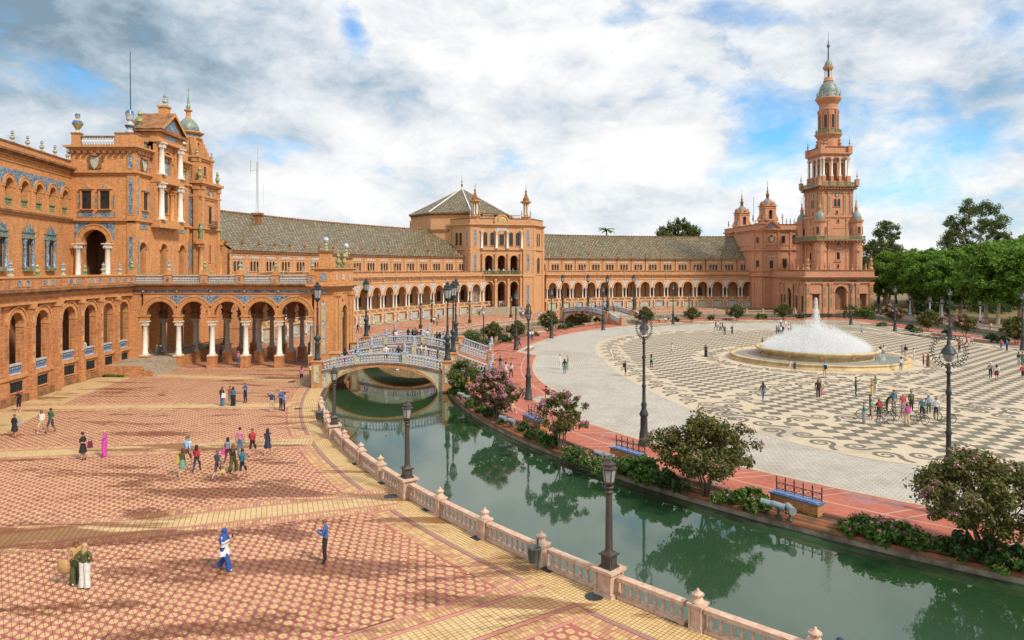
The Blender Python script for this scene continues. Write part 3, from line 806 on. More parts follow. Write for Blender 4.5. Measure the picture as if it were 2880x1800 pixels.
SPIRE=finial_mesh('finial',[(.22,0),(.18,.3),(.08,.5),(.2,.8),(.2,1.05),(.06,1.3),(.12,1.6),(.03,1.9),(.02,3.0)],[CERAMY,GREENG,IRON],[0,0,1,1,0,0,2,2],8)
def column_mesh(h,r,mat,n=12,cap=.45,capr=1.7,base=.3):
    mb=MB()
    mb.cbox(0,0,r*2.9,r*2.9,0,.12)
    mb.lathe([(r*1.4,.12),(r*1.45,.18),(r*1.1,.24),(r*1.25,base),(r,base+.06),(r*.93,h*.55),(r*.84,h-cap),(r*.98,h-cap+.05),(r*1.0,h-cap+.12),(r*capr*.86,h-.12)],n,cap=False)
    for q in range(8):  # leaves of the capital
        a=q*math.pi/4;mb.cbox(r*1.18*math.cos(a),r*1.18*math.sin(a),r*.5,r*.5,h-cap+.08,h-cap*.45,taper=1.25)
    mb.cbox(0,0,r*capr*2,r*capr*2,h-.13,h)
    return mb.mesh('column',mat)
BALU_PROF=[(.075,0),(.075,.06),(.045,.10),(.06,.16),(.085,.30),(.07,.42),(.042,.50),(.06,.53),(.042,.56),(.075,.66),(.075,.74)]
def baluster_mesh(h,mat,s=1.0,n=8,name='baluster',mats=None,mi=None):
    mb=MB();k=h/.74
    pr=[(r*s,z*k)for r,z in BALU_PROF]
    if mi:
        for i in range(len(pr)-1):mb.lathe(pr[i:i+2],n,mi=mi[i],cap=False)
    else:mb.lathe(pr,n)
    return mb.mesh(name,mats or mat)
BAL_STONE=baluster_mesh(.62,STONE,1.1)
BAL_CER=baluster_mesh(.74,None,1.05,6,mats=[CERAMW,CERAMBL,CERAMY],mi=[1,1,0,0,1,0,2,2,0,1])
BAL_BLUE=baluster_mesh(.74,None,1.25,6,mats=[CERAMBL,CERAM,CERAMY],mi=[0,0,1,0,0,1,2,1,0,0])
BAL_GRN=baluster_mesh(.74,None,1.2,6,mats=[GREENG,CERAMY],mi=[0,0,1,0,0,1,0,0,0,0])
def window_mesh(w,h,trim,arch=False,sur=.14,prot=.10,sill=True,bars=True,name='window',ped=False,glass=None,point=False):
    """window drawn from u=0 centre, z=0 sill, wall face v=0"""
    mb=MB();r=w/2
    g=.012
    if arch:
        zs=h-r
        pts=[(-r,0)]+[(-r*math.cos(math.pi*i/8),zs+r*math.sin(math.pi*i/8))for i in range(9)]+[(r,0)]
        mb.add([(x,g,z)for x,z in pts],[tuple(range(len(pts)))[::-1]],1)
        mb.ring(0,zs,r,r+sur,0,prot,0,8)
        zt=zs
    else:
        mb.add([(-r,g,0),(r,g,0),(r,g,h),(-r,g,h)],[(0,1,2,3)],1);zt=h
        mb.box(-r-sur,r+sur,0,prot,h,h+sur)
    for s_ in(-1,1):mb.box(min(s_*r,s_*(r+sur)),max(s_*r,s_*(r+sur)),0,prot,0,zt)
    if sill:mb.box(-r-sur*1.4,r+sur*1.4,0,prot*1.5,-.12,0)
    if bars:
        mb.box(-.025,.025,g+.002,g+.03,0,h-(.05 if arch else 0),2)
        for q in range(1,4):mb.box(-r,r,g+.004,g+.026,h*q/4-.02,h*q/4+.02,2)
    if ped:
        t_=h+sur;mb.box(-r-sur*1.6,r+sur*1.6,0,prot*1.8,t_,t_+.12)
        mb.add([(-r-sur*1.6,prot*1.5,t_+.12),(r+sur*1.6,prot*1.5,t_+.12),(0,prot*1.5,t_+.12+w*.42),(-r-sur*1.6,0,t_+.12),(r+sur*1.6,0,t_+.12),(0,0,t_+.12+w*.42)],[(0,1,2),(0,2,5,3),(1,4,5,2)],0)
        mb.add([(-w*.33,prot*1.5+.01,t_+.16),(w*.33,prot*1.5+.01,t_+.16),(0,prot*1.5+.01,t_+.12+w*.30)],[(0,1,2)],3)
    return mb.mesh(name,[trim,glass or DARK,IRON,BLUE])
def panel_mesh(w,h,mat,trim,fr=.08,name='tile_panel',d_=.05):
    mb=MB();a,b_=w/2,h/2
    mb.add([(-a,d_*.5,-b_),(a,d_*.5,-b_),(a,d_*.5,b_),(-a,d_*.5,b_)],[(0,1,2,3)],0)
    if fr:
        mb.box(-a-fr,-a,0,d_,-b_-fr,b_+fr,1);mb.box(a,a+fr,0,d_,-b_-fr,b_+fr,1)
        mb.box(-a,a,0,d_,b_,b_+fr,1);mb.box(-a,a,0,d_,-b_-fr,-b_,1)
    return mb.mesh(name,[mat,trim])
_pm={}
def panel(fr_,u,z,w,h,mat,parent,trim=None,v=0.0,name='tile_panel'):
    f,L,rz=fr_;key=(round(w,2),round(h,2),mat.name,(trim or TRIM).name)
    if key not in _pm:_pm[key]=panel_mesh(w,h,mat,trim or TRIM)
    return place(_pm[key],name,parent,f(u,v,z),rz+math.pi)if False else place(flipx(_pm[key]),name,parent,f(u,v,z),rz)
def flipx(me):return me
# local wall coordinates are (u, v outward, z): v outward is -Y of a rotated object, so meshes are mirrored once here
def wallmesh(me):
    if me.get('walled'):return me
    n=len(me.vertices);co=np.zeros(n*3,dtype=np.float32);me.vertices.foreach_get('co',co);co[1::3]*=-1
    me.vertices.foreach_set('co',co);me['walled']=1;me.update();return me
def put(me,name,fr_,u,z,parent,v=0.0,scale=None):
    f,L,rz=fr_;return place(wallmesh(me),name,parent,f(u,v,z),rz,scale)
def panel(fr_,u,z,w,h,mat,parent,trim=None,v=0.0,name='tile_panel'):
    key=(round(w,2),round(h,2),mat.name,(trim or TRIM).name)
    if key not in _pm:_pm[key]=panel_mesh(w,h,mat,trim or TRIM)
    return put(_pm[key],name,fr_,u,z,parent,v)
# glazed tile roofs
m,t,b=newmat('glazed_roof');uv=t.uv();P=t.geo('Position');us=t.sep(uv)
sk=t.comb(t.math('ADD',us[0],t.math('MULTIPLY',us[1],.0)),us[1],0)
bt=t.node('ShaderNodeTexBrick');bt.offset=.5;t.l.new(sk,bt.inputs['Vector'])
bt.inputs['Scale'].default_value=1;bt.inputs['Brick Width'].default_value=.92;bt.inputs['Row Height'].default_value=.62
bt.inputs['Mortar Size'].default_value=.23;bt.inputs['Mortar Smooth'].default_value=0.0;bt.inputs['Bias'].default_value=.05
t.set(bt.inputs['Color1'],(.78,.74,.62));t.set(bt.inputs['Color2'],(.06,.08,.14));t.set(bt.inputs['Mortar'],(.17,.12,.045))
base=t.ramp(t.noise(P,.8,5,.65),[(.35,(.19,.115,.036)),(.52,(.125,.095,.030)),(.68,(.06,.065,.026))])
c=t.mix(t.math('SUBTRACT',1,bt.outputs['Fac']),base,bt.outputs[0])
rib=t.math('SINE',t.math('MULTIPLY',us[0],2*math.pi/.46))
c=t.mix(t.maprange(rib,-.9,-.2,.55,0),c,(.05,.04,.02))
t.l.new(c,b.inputs['Base Color']);b.inputs['Roughness'].default_value=.45
t.l.new(t.bump(rib,.8,.08),b.inputs['Normal']);ROOF=m
m,t,b=newmat('dome_tile');P=t.geo('Position')
c=t.ramp(t.voro(P,6.5,1,'Color'),[(.0,(.10,.19,.19)),(.42,(.22,.28,.25)),(.52,(.13,.21,.27)),(.64,(.30,.27,.16))],'CONSTANT')
t.l.new(c,b.inputs['Base Color']);b.inputs['Roughness'].default_value=.45;DOME=m
MURALS=[azulejo('mural_tile_%s'%k,1.8+.5*i,st)for i,(k,st)in enumerate({
    'blue':[(0,(.16,.24,.36)),(.42,(.44,.46,.42)),(.52,(.30,.34,.40)),(.6,(.55,.46,.26))],
    'gold':[(0,(.20,.25,.28)),(.43,(.55,.44,.20)),(.5,(.50,.48,.36)),(.58,(.30,.20,.10))],
    'green':[(0,(.18,.26,.24)),(.42,(.46,.48,.36)),(.5,(.28,.34,.24)),(.58,(.52,.44,.24))],
    'mixed':[(0,(.12,.20,.34)),(.42,(.50,.48,.40)),(.53,(.46,.32,.14)),(.62,(.24,.30,.36))]}.items())]
def roof_strip(name,la,lb,parent,mat=None):
    """roof slope between eave line la and ridge line lb (3-D points), uv in metres"""
    A,B=np.array(la),np.array(lb);n=len(A);V=np.vstack([A,B])
    s_=np.concatenate([[0],np.cumsum(np.linalg.norm(np.diff(A,axis=0),axis=1))]);wd=np.linalg.norm(A-B,axis=1)
    uv=np.zeros((2*n,2));uv[:n,0]=s_;uv[n:,0]=s_;uv[n:,1]=wd;i=np.arange(n-1)
    F=np.stack([i,i+1,n+i+1,n+i],1);me=npmesh(name,V,F,mat or ROOF,uv=uv)
    if me.polygons[0].normal.z<0:me.flip_normals()
    return link(me,name,parent)
# ================================================================= wings of the gallery
BW=4.6
def wing_meshes():
    W={}
    h=BW/2
    mb=MB()  # base with alcove, balustrade wall
    mb.box(-h,-h+.62,-.5,.0,0,2.35,0);mb.box(h-.62,h,-.5,.0,0,2.35,0)
    mb.box(-h+.62,h-.62,-.5,-.28,0,2.2,0);mb.box(-h,h,-.55,.06,2.2,2.42,1)
    mb.box(-h,h,-.3,-.05,2.42,2.55,1);mb.box(-h,h,-.3,-.02,3.12,3.28,1)
    for q in range(9):
        if q in(4,):continue
        mb.box(-h+.5+q*.42,-h+.62+q*.42,-.22,-.10,2.55,3.12,1)
    for s_ in(-1,1):mb.box(s_*h-.42,s_*h+.42,-.4,.02,2.42,3.3,0)
    W['base']=mb.mesh('parapet_wall',[BRKP,TRIMP])
    mb=MB()  # arcade
    mb.arch_panel(-h,h,6.35,9.2,0,2.9,6.35,6.36,-.55,0,0,12,back=True)
    mb.ring(0,6.36,1.45,1.80,-.02,.09,1,14);mb.ring(0,6.36,1.86,1.96,-.02,.05,2,14)
    for s_ in(-1,1):
        mb.box(s_*h-.86 if s_>0 else-h,h if s_>0 else-h+.86,-.6,.12,6.12,6.36,1)
    for k,(z0,z1,o)in enumerate(((8.62,8.78,.10),(9.2,9.4,.16),(9.4,9.62,.3),(9.62,9.98,.5))):mb.box(-h,h,-.5,o,z0,z1,1 if k<3 else 3)
    mb.box(-h,h,-.25,.18,9.98,10.12,1);mb.box(-h,h,-.15,.08,10.12,10.92,0);mb.box(-h,h,-.25,.2,10.92,11.1,3)
    for u in(-1.15,1.15):mb.box(u-.85,u+.85,.08,.12,10.28,10.34,1);mb.box(u-.85,u+.85,.08,.12,10.7,10.76,1);mb.box(u-.85,u-.78,.08,.12,10.34,10.7,1);mb.box(u+.78,u+.85,.08,.12,10.34,10.7,1)
    mb.box(-h-.18,-h+.18,-.2,.2,9.98,11.2,0)
    mb.box(-h-.12,-h+.12,.1,.4,9.1,9.5,2)
    W['arcade']=mb.mesh('arcade_wall',[BRKP,TRIMP,TRIM,TRIMD])
    mb=MB()  # gallery interior
    mb.box(-h,h,-5.2,-5.0,2.3,9.0,0);mb.box(-h,h,-5.0,-.5,2.2,2.3,1);mb.box(-h,h,-5.0,-.56,8.9,9.0,2)
    W['gallery']=mb.mesh('gallery_wall',[BRKP,STEP,INTER])
    mb=MB()  # upper storey, set back
    mb.box(-h,h,-5.4,-5.0,9.9,14.3,0);mb.box(-h,h,-5.0,-.15,9.88,9.96,1)
    for k,(z0,z1,o)in enumerate(((13.3,13.42,.08),(13.95,14.1,.10),(14.3,14.48,.22),(14.48,14.7,.42),(14.7,14.86,.62))):mb.box(-h,h,-5.2,-5+o,z0,z1,1 if k<4 else 2)
    for s_ in(-1,1):mb.box(s_*h-.2 if s_>0 else-h,h if s_>0 else-h+.2,-5,-4.86,9.96,13.95,1)
    for u in(-1.35,-.45,.45,1.35):mb.lathe([(.07,11.3),(.06,12.75),(.11,12.8),(.11,12.9)],6,(u,-4.93,0),1)
    mb.box(-1.6,1.6,-5,-4.86,11.15,11.3,1)
    W['upper']=mb.mesh('upper_wall',[BRKP,TRIMP,TRIMD])
    W['win']=window_mesh(.62,1.75,TRIMP,arch=True,sur=.12,prot=.08,sill=False)
    W['gwin']=window_mesh(1.35,2.6,TRIMP,sur=.16,prot=.08)
    mb=MB();r=1.97  # one tile figure between two arches, centred on the paired columns
    pl=[(-h+r*math.cos(q),6.36+r*math.sin(q))for q in np.linspace(.05,1.2,7)]
    poly=[(min(x,0),z)for x,z in pl];poly=poly+[(-x,z)for x,z in poly[::-1]]
    mb.add([(x,.035,z)for x,z in poly],[tuple(range(len(poly)))],0)
    W['spandrel']=mb.mesh('spandrel_tiles',[BLUEP])
    W['roundel']=finial_mesh('roundel',[(.30,0),(.30,.05),(.22,.06),(.0,.05)],[CERAMW,CERAMBL],[0,1,0],12)
    mb=MB();mb.lathe([(.22,.3),(.22,.5),(.13,.6),(.13,1.5),(.20,1.7),(.20,2.0),(.10,2.15),(0,2.3)],8,(0,0,0),0)
    W['pillars']=mb.mesh('bench_pillar',[BLUEP])
    mb=MB();mb.box(-1.45,1.45,-.28,.32,.0,.42,1);mb.box(-1.5,1.5,-.28,.40,.42,.52,0)
    mb.box(-2.2,2.2,.3,1.2,-.0,.14,0)
    W['bench']=mb.mesh('bench',[STEP,YTILE])
    W['mural']=[panel_mesh(2.5,1.5,mm,TRIMP,.14)for mm in MURALS]
    W['medal']=finial_mesh('medallion',[(.33,0),(.33,.1),(.24,.12),(.0,.1)],[CERAMY,CERAM,GREENG],[0,0,1],14)
    mb=MB();mb.cbox(0,0,.62,.62,0,.75,0);mb.cbox(0,0,.8,.8,.75,.85,1);mb.cbox(0,0,.7,.7,.85,1.3,1,taper=.2)
    W['vent']=mb.mesh('roof_vent',[TRIMP,TRIMD])
    mb=MB();mb.cbox(0,0,.62,.62,0,.75,0);mb.cbox(0,0,.8,.8,.75,.85,1);mb.lathe([(.38,.85),(.2,1.15),(.03,1.4),(.02,3.6)],6,mi=1)
    W['ventrod']=mb.mesh('roof_vent',[TRIMP,TRIMD])
    W['col']=column_mesh(2.85,.17,MARBLE,10,.4,1.65,.25)
    W['panel']=panel_mesh(2.6,.34,BLUEP,TRIMP,.05)
    for k,me in W.items():
        for q in(me if isinstance(me,list)else[me]):wallmesh(q)
    return W
WM=wing_meshes()
def wing(label,r,a0,a1,seed,a_roof=None):
    rnd=random.Random(seed)
    pts=[];a=a0
    # equal chords along the stretched arc
    fine=[(q,E(r,q))for q in np.linspace(a0,a1,1200)]
    acc=0;last=fine[0][1];cuts=[fine[0]]
    tot=sum(math.dist(fine[i][1],fine[i+1][1])for i in range(1199));nb=round(tot/BW);step=tot/nb
    for q,p in fine[1:]:
        acc+=math.dist(p,last);last=p
        if acc>=step*len(cuts)-1e-6 and len(cuts)<=nb:cuts.append((q,p))
    if len(cuts)<nb+1:cuts.append(fine[-1])
    mid=cuts[len(cuts)//2][1]
    root=thing('gallery_wing',label,'building',(mid[0],mid[1],0))
    for k in range(nb):
        p0,p1=cuts[k][1],cuts[k+1][1];fr_=frame(p0,p1);f,L,rz=fr_;u=L/2;sc=(L/BW*1.0,1,1)
        for key,nm in(('base','parapet_wall'),('arcade','arcade_wall'),('gallery','gallery_wall'),('upper','upper_wall'),('bench','bench')):
            place(WM[key],nm,root,f(u,0,0),rz,sc)
        for s_ in(-1,1):place(WM['col'],'column',root,f(u+s_*(L/2-.52),-.25,3.28),rz)
        for s_ in(-1,1):place(WM['pillars'],'bench_pillar',root,f(u+s_*1.62,.22,0),rz)
        if k:
            place(WM['spandrel'],'spandrel_tiles',root,f(0,0,0),rz)
            place(WM['roundel'],'roundel',root,f(0,.03,8.0),rz).matrix_basis=Matrix.Translation(f(0,.03,8.0))@Matrix.Rotation(rz,4,'Z')@Matrix.Rotation(R(90),4,'X')
        for q in(-1,0,1):place(WM['win'],'window',root,f(u+q*.9,-5,11.3),rz)
        place(WM['gwin'],'window',root,f(u+rnd.choice((-.9,.7,0)),-5,3.6),rz)
        place(rnd.choice(WM['mural']),'mural',root,f(u,-.28,1.25),rz)
        place(WM['panel'],'tile_panel',root,f(u,-5,13.68),rz)
        o=place(WM['medal'],'medallion',root,f(u,-.04,2.85),rz);o.matrix_basis=Matrix.Translation(f(u,-.04,2.85))@Matrix.Rotation(rz,4,'Z')@Matrix.Rotation(R(90),4,'X')
        place(FIN if k%2 else FING,'finial',root,f(0,0,11.2),rz,(.8,.8,.8))
        place(WM['ventrod' if k%2 else 'vent'],'roof_vent',root,f(u*.3,-6.1,15.2),rz)
    e0=[p for _,p in cuts]
    def off_line(o,z):
        out=[]
        for k,p in enumerate(e0):
            fr_=frame(e0[max(k-1,0)],e0[min(k+1,nb)]);n_=Vector(fr_[0](0,1,0))-Vector(fr_[0](0,0,0))
            out.append((p[0]+n_.x*o,p[1]+n_.y*o,z))
        return out
    roof_strip('roof',off_line(-4.3,14.75),off_line(-16,22.1),root);roof_strip('roof',off_line(-27.5,14.75),off_line(-16,22.1),root)
    wl=off_line(-27,0);wh=off_line(-27,14.8)
    V=np.array(wl+wh);n=len(wl);i=np.arange(n-1)
    link(npmesh('rear_wall',V,np.stack([i,i+1,n+i+1,n+i],1),BRKP),'rear_wall',root)
    for k in(0,nb):
        fr_=frame(e0[max(k-1,0)],e0[min(k+1,nb)]);n_=Vector(fr_[0](0,1,0))-Vector(fr_[0](0,0,0));p=e0[k]
        q_=lambda o,z:(p[0]+n_.x*o,p[1]+n_.y*o,z)
        mb=MB();mb.add([q_(-27,0),q_(-.3,0),q_(-.3,9.6),q_(-5,9.9),q_(-5,14.75),q_(-16,21.9),q_(-27,14.75)],[(0,1,2,3),(0,3,4,5,6)]);mb.build('gable_wall',[BRKP],root)
    rt=off_line(-16,22.12);mb=MB();mb.tube(rt,.16,6,0);
    for k in range(nb):
        for q in range(6):
            x=(Vector(rt[k])*(1-q/6)+Vector(rt[k+1])*(q/6));mb.cbox(x.x,x.y,.35,.35,x.z+.05,x.z+.26,0)
    mb.build('ridge_tiles',[TRIMD],root)
    return root,cuts
def aat(x,y):return polar(x,y)[1]
wing('long curved arcaded wing left of the pyramid-roofed pavilion',102.2,R(12.5),R(55.5),3)
wing('long arcaded wing between the pyramid-roofed pavilion and the tall tower',101.6,R(60.2),R(97.6),5)
# ================================================================= central palace block, left wing, portico
def bands_on(mb,poly,lst,mi=1,mtop=None):
    for z0,z1,o in lst:mb.prism(offset(poly,o),z0,z1,mi,bot=True,mtop=mtop)
def cornice(mb,poly,z,mi=1,s=1.0,mtop=2):
    """stepped cornice with its top at z + .9 s"""
    bands_on(mb,poly,[(z,z+.18*s,.10*s),(z+.18*s,z+.42*s,.2*s),(z+.42*s,z+.62*s,.42*s),(z+.62*s,z+.9*s,.7*s)],mi,mtop)
def dentils(root,poly,z,mat,step=.9,out=.1,w=.32,h=.35,dep=.38):
    mb=MB()
    for i in range(len(poly)):
        f,L,rz=frame(poly[i],poly[(i+1)%len(poly)]);mb.f=f;n=max(1,int(L/step))
        for k in range(n):u=(k+.5)*L/n;mb.box(u-w/2,u+w/2,out,out+dep,z,z+h)
    return mb.build('cornice_brackets',[mat],root,kind='stuff')
def balustrade_run(root,fr_,u0,u1,z,v,bal,n,railmat,h=.74,rail=True,postmat=None,name='balustrade_rail'):
    f,L,rz=fr_
    if rail:
        mb=MB(f);mb.box(u0,u1,v-.16,v+.16,z,z+.14);mb.box(u0,u1,v-.17,v+.17,z+.14+h,z+.14+h+.16);mb.build(name,[railmat],root)
    for k in range(n):place(bal,'baluster',root,f(u0+(k+.5)*(u1-u0)/n,v,z+.14),0)
def pilaster(mb,u,w,z0,z1,v=0,d_=.14,mi=1):
    mb.box(u-w/2,u+w/2,v,v+d_,z0,z1,mi);mb.box(u-w*.62,u+w*.62,v,v+d_*1.5,z1-.5,z1,mi);mb.box(u-w*.62,u+w*.62,v,v+d_*1.5,z0,z0+.5,mi)
# ---- left wing: near arcade, terrace and set-back upper wall
LW=thing('palace_wing','curved orange brick wing at the left edge with deep arches over the court','building',(-45,66,0))
def lw_bay(p0,p1,arches,name='arcade_wall',ground=True):
    """one chord of the lower arcade; arches at given offsets"""
    fr_=frame(p0,p1);f,L,rz=fr_;mb=MB(f)
    edges=[0]+[(arches[i]+arches[i+1])/2 for i in range(len(arches)-1)]+[L]
    for k,u in enumerate(arches):
        a,b_=edges[k],edges[k+1]
        mb.arch_panel(a,b_,0,9.3,u,2.2,2.55,6.9,-.62,0,0,12)
        mb.ring(u,6.9,1.06,1.42,-.02,.12,1,16,gap=.04);mb.ring(u,6.9,1.46,1.6,-.02,.2,1,14)
        for s_ in(-1,1):
            x=u+s_*1.3;mb.box(x-.26,x+.26,-.6,.10,6.62,6.9,1);mb.box(x-.30,x+.30,0,.16,2.3,2.62,1)
            mb.box(x-.2,x+.2,0,.07,2.62,6.62,0)
        mb.box(a,b_,0,.14,2.2,2.45,1);mb.box(a,b_,0,.22,0,.7,2)
        mb.box(u-.85,u+.85,.01,.05,1.05,1.95,3)
        for q in range(6):mb.box(u-.74+q*.29,u-.70+q*.29,.05,.12,1.08,1.92,4)
        mb.box(u-.95,u+.95,.0,.16,1.95,2.05,2);mb.box(u-.95,u+.95,0,.12,.95,1.05,1)
    for k,x in enumerate(edges):
        if k in(0,len(edges)-1):wd=.5
        else:wd=.62
        xx=min(max(x,wd/2),L-wd/2)
        mb.box(xx-wd/2,xx+wd/2,0,.38,0,8.6,0);mb.box(xx-wd/2-.08,xx+wd/2+.08,0,.5,0,2.3,0);mb.box(xx-wd/2-.1,xx+wd/2+.1,0,.5,8.2,8.6,1)
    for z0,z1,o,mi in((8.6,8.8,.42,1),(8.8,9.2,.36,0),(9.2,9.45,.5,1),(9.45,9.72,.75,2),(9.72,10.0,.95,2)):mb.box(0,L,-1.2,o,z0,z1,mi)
    mb.box(0,L,.25,.62,10.0,10.95,0);mb.box(0,L,.18,.72,10.95,11.12,1)
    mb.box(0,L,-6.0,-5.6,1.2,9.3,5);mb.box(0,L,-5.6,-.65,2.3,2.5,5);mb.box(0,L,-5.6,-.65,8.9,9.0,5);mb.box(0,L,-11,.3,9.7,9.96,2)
    o=mb.build(name,[BRKD,TRIM,TRIMD,DARK,IRON,INTER],LW)
    for k,u in enumerate(arches):
        balustrade_run(LW,fr_,u-1.05,u+1.05,2.55,-.22,BAL_BLUE,8,CERAMB,h=.62)
        for q in(-.72,.72):panel(fr_,u+q,10.5,.62,.46,BLUE,LW,TRIM,.62)
        x=edges[k]if k else edges[0]+.25
        for z in(3.6,4.6,5.6,7.2):panel(fr_,min(x,L-.3),z,.2,.55,YTILE if z!=5.6 else BLUE,LW,TRIM,.38)
        o=put(MEDL,'oval_tile',fr_,u,10.5,LW,.62)
        put(FINW[k%len(FINW)],'finial',fr_,max(.3,u-1.6),11.12,LW,.45)
MEDL=panel_mesh(.26,.5,CERAM,TRIM,.06,'oval_tile')
FINW=[FIN,FING,FIN]
pa=[(-38.0,43.0),(-42.75,57.0),(-44.0,67.2)]
pb=[(-44.95,68.6),(-45.35,84.6)]
lw_bay(pa[1],pa[2],[3.7,7.8]);lw_bay(pa[0],pa[1],[2.4,6.2,10.2,13.4])
lw_bay(pb[0],pb[1],[2.1,5.75,9.2,12.5])
mb=MB();mb.prism([(-45.3,67.3),(-43.9,67.3),(-44.7,68.7),(-45.3,68.7)],0,11.1,0);mb.build('corner_pier',[BRKD],LW)
# set-back upper wall with a tall lower part and a row of arched windows
U0,U1=(-51.5,60.0),(-55.6,87.9)
fu=frame(U0,U1);f,L,rz=fu;mb=MB(f)
ups=[L-1.6-k*3.05 for k in range(9)][::-1]
ed=[0]+[(ups[i]+ups[i+1])/2 for i in range(8)]+[L]
mb.box(0,L,-.6,0,9.9,18.0,0)
for k,u in enumerate(ups):
    mb.arch_panel(ed[k],ed[k+1],18.0,23.2,u,1.5,18.5,20.75,-1.0,0,0,10)
    mb.ring(u,20.75,.75,1.12,-.02,.10,1,14);mb.ring(u,20.75,1.14,1.24,-.02,.16,1,12)
    for s_ in(-1,1):mb.box(u+s_*1.0-.28,u+s_*1.0+.28,-.9,.08,20.5,20.75,1)
mb.box(0,L,-1.4,-1.0,18.0,23.2,0)
for z0,z1,o,mi in((17.6,17.85,.15,1),(17.85,18.1,.35,2),(23.2,23.35,.1,1),(23.8,24.0,.18,1),(24.0,24.2,.45,2),(24.2,24.45,.7,2)):mb.box(0,L,-.6,o,z0,z1,mi)
mb.box(0,L,-.5,0,23.35,23.8,0);mb.box(0,L,-.5,-.1,24.45,25.25,0);mb.box(0,L,-.55,0,25.25,25.42,2)
mb.build('upper_wall',[BRK,TRIM,TRIMD],LW)
W_UP=window_mesh(1.2,3.0,TRIM,arch=True,sur=.05,prot=.05,sill=False)
SPB=MB();pl=[(-1.525+1.25*math.cos(q),1.25*math.sin(q))for q in np.linspace(.1,math.pi/2,8)]
poly=[(min(x,0),z)for x,z in pl]+[(-1.525,1.72),(1.525,1.72)]+[(max(-x,0),z)for x,z in pl[::-1]]
SPB.add([(x,.03,z)for x,z in poly],[tuple(range(len(poly)))]);SPB=SPB.mesh('spandrel_tiles',[BLUE])
for k,u in enumerate(ups):
    put(W_UP,'window',fu,u,18.6,LW,-.95)
    balustrade_run(LW,fu,u-.74,u+.74,18.5,-.2,BAL_GRN,5,GREENG,h=.6)
    if k:put(SPB,'spandrel_tiles',fu,ed[k],20.75,LW)
    put(FIN,'finial',fu,ed[k+1]-.4,25.42,LW,-.25)
W_ORN=MB()
W_ORN.box(-.5,.5,0,.03,0,2.9,1)
for s_ in(-1,1):W_ORN.lathe([(.24,-.2),(.24,.1),(.16,.2),(.2,1.2),(.13,1.8),(.17,2.4),(.22,2.6),(.2,3.1)],8,(s_*.8,.22,0),0)
W_ORN.box(-1.1,1.1,0,.45,3.1,3.3,2);W_ORN.box(-1.0,1.0,0,.36,3.3,3.75,0);W_ORN.box(-1.1,1.1,0,.5,3.75,3.9,2)
W_ORN.add([(-.9,.3,3.9),(.9,.3,3.9),(.7,.3,4.5),(.35,.3,4.35),(0,.3,4.95),(-.35,.3,4.35),(-.7,.3,4.5)],[(0,1,2,3,4,5,6)],0)
W_ORN.box(-.9,.9,0,.4,-.5,-.2,2)
W_ORN=W_ORN.mesh('tiled_window',[BLUE,DARK,GREENG])
for u in(L-1.7-3.8,L-1.6-8.7,L-1.6-14):put(W_ORN,'tiled_window',fu,u,12.0,LW)
# ---- central block
CB=thing('palace_block','tall ornate palace block with white columns, pediment and blue tile panels','building',(-51.5,95,0))
cb=[(-55.7,88.0),(-47.6,88.0),(-47.6,102.5),(-55.7,102.5)]
mb=MB()
mb.prism([cb[0],cb[1],cb[2],cb[3]],17.2,27.0,0)
bands_on(mb,cb,[(17.6,17.8,.12),(17.8,18.1,.35),(23.6,23.85,.15),(23.85,24.15,.4)],1,2)
cornice(mb,cb,26.5,1,.9,2)
fL=frame(cb[0],cb[1]);fR=frame(cb[1],cb[2])
mb.f=fL[0];LL=fL[1]
mb.arch_panel(0,LL,9.9,17.2,3.0,3.2,9.9,15.1,-.9,0,0,14)
mb.ring(3.0,15.1,1.62,2.15,-.02,.18,1,18,gap=.03);mb.ring(3.0,15.1,2.18,2.32,-.02,.24,1,16)
mb.box(.1,LL-1.5,-5.5,-5.2,9.9,17.15,3);mb.box(.1,.3,-5.5,-.92,9.9,17.15,3);mb.box(LL-1.75,LL-1.6,-5.5,-.92,9.9,17.15,3);mb.box(.1,LL-1.5,-5.5,-.92,16.9,17.1,3)
mb.box(2.4,4.2,-5.2,-5.15,9.9,14.6,4)
for s_ in(-1,1):mb.box(3.0+s_*1.85-.35,3.0+s_*1.85+.35,-.85,.2,14.8,15.15,1)
mb.box(LL-.95,LL-.003,0,.12,9.9,26.45,1);mb.box(0,.35,0,.1,9.9,26.45,0)
mb.f=fR[0];LR=fR[1]
ua=[1.75,7.1,12.4];ee=[0,4.3,9.8,LR]
for k in range(3):
    mb.arch_panel(ee[k],ee[k+1],9.9,17.2,ua[k],1.7,9.9,14.3,-.9,0,0,12)
    mb.ring(ua[k],14.3,.86,1.2,-.02,.14,1,12)
mb.box(.2,LR-.2,-1.4,-1.2,9.9,17.15,3)
for u in(.43,LR-.43):mb.box(u-.42,u+.42,0,.14,9.9,26.45,1)
mb.build('wall',[BRK,TRIM,TRIMD,INTER,DARK],CB)
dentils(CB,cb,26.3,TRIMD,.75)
for s_ in(-1,1):put(column_mesh(5.0,.33,MARBLE,14,.7,1.6,.4),'column',fL,3.0+s_*1.85,9.95,CB,.38)
W_TW=window_mesh(1.25,2.3,TRIM,ped=True,sur=.18,prot=.2)
for u in(2.05,4.35):put(W_TW,'window',fL,u,19.3,CB)
for u in(1.05,3.2,5.4):panel(fL,u,20.3,.22,1.5,BLUE,CB,TRIM,.02)
for u in(2.05,4.35):panel(fL,u,18.65,1.5,.7,BLUE,CB,TRIM)
for u in(.95,3.2,5.5):panel(fL,u,18.65,.3,.6,BLUE,CB,TRIM)
SPA=MB()
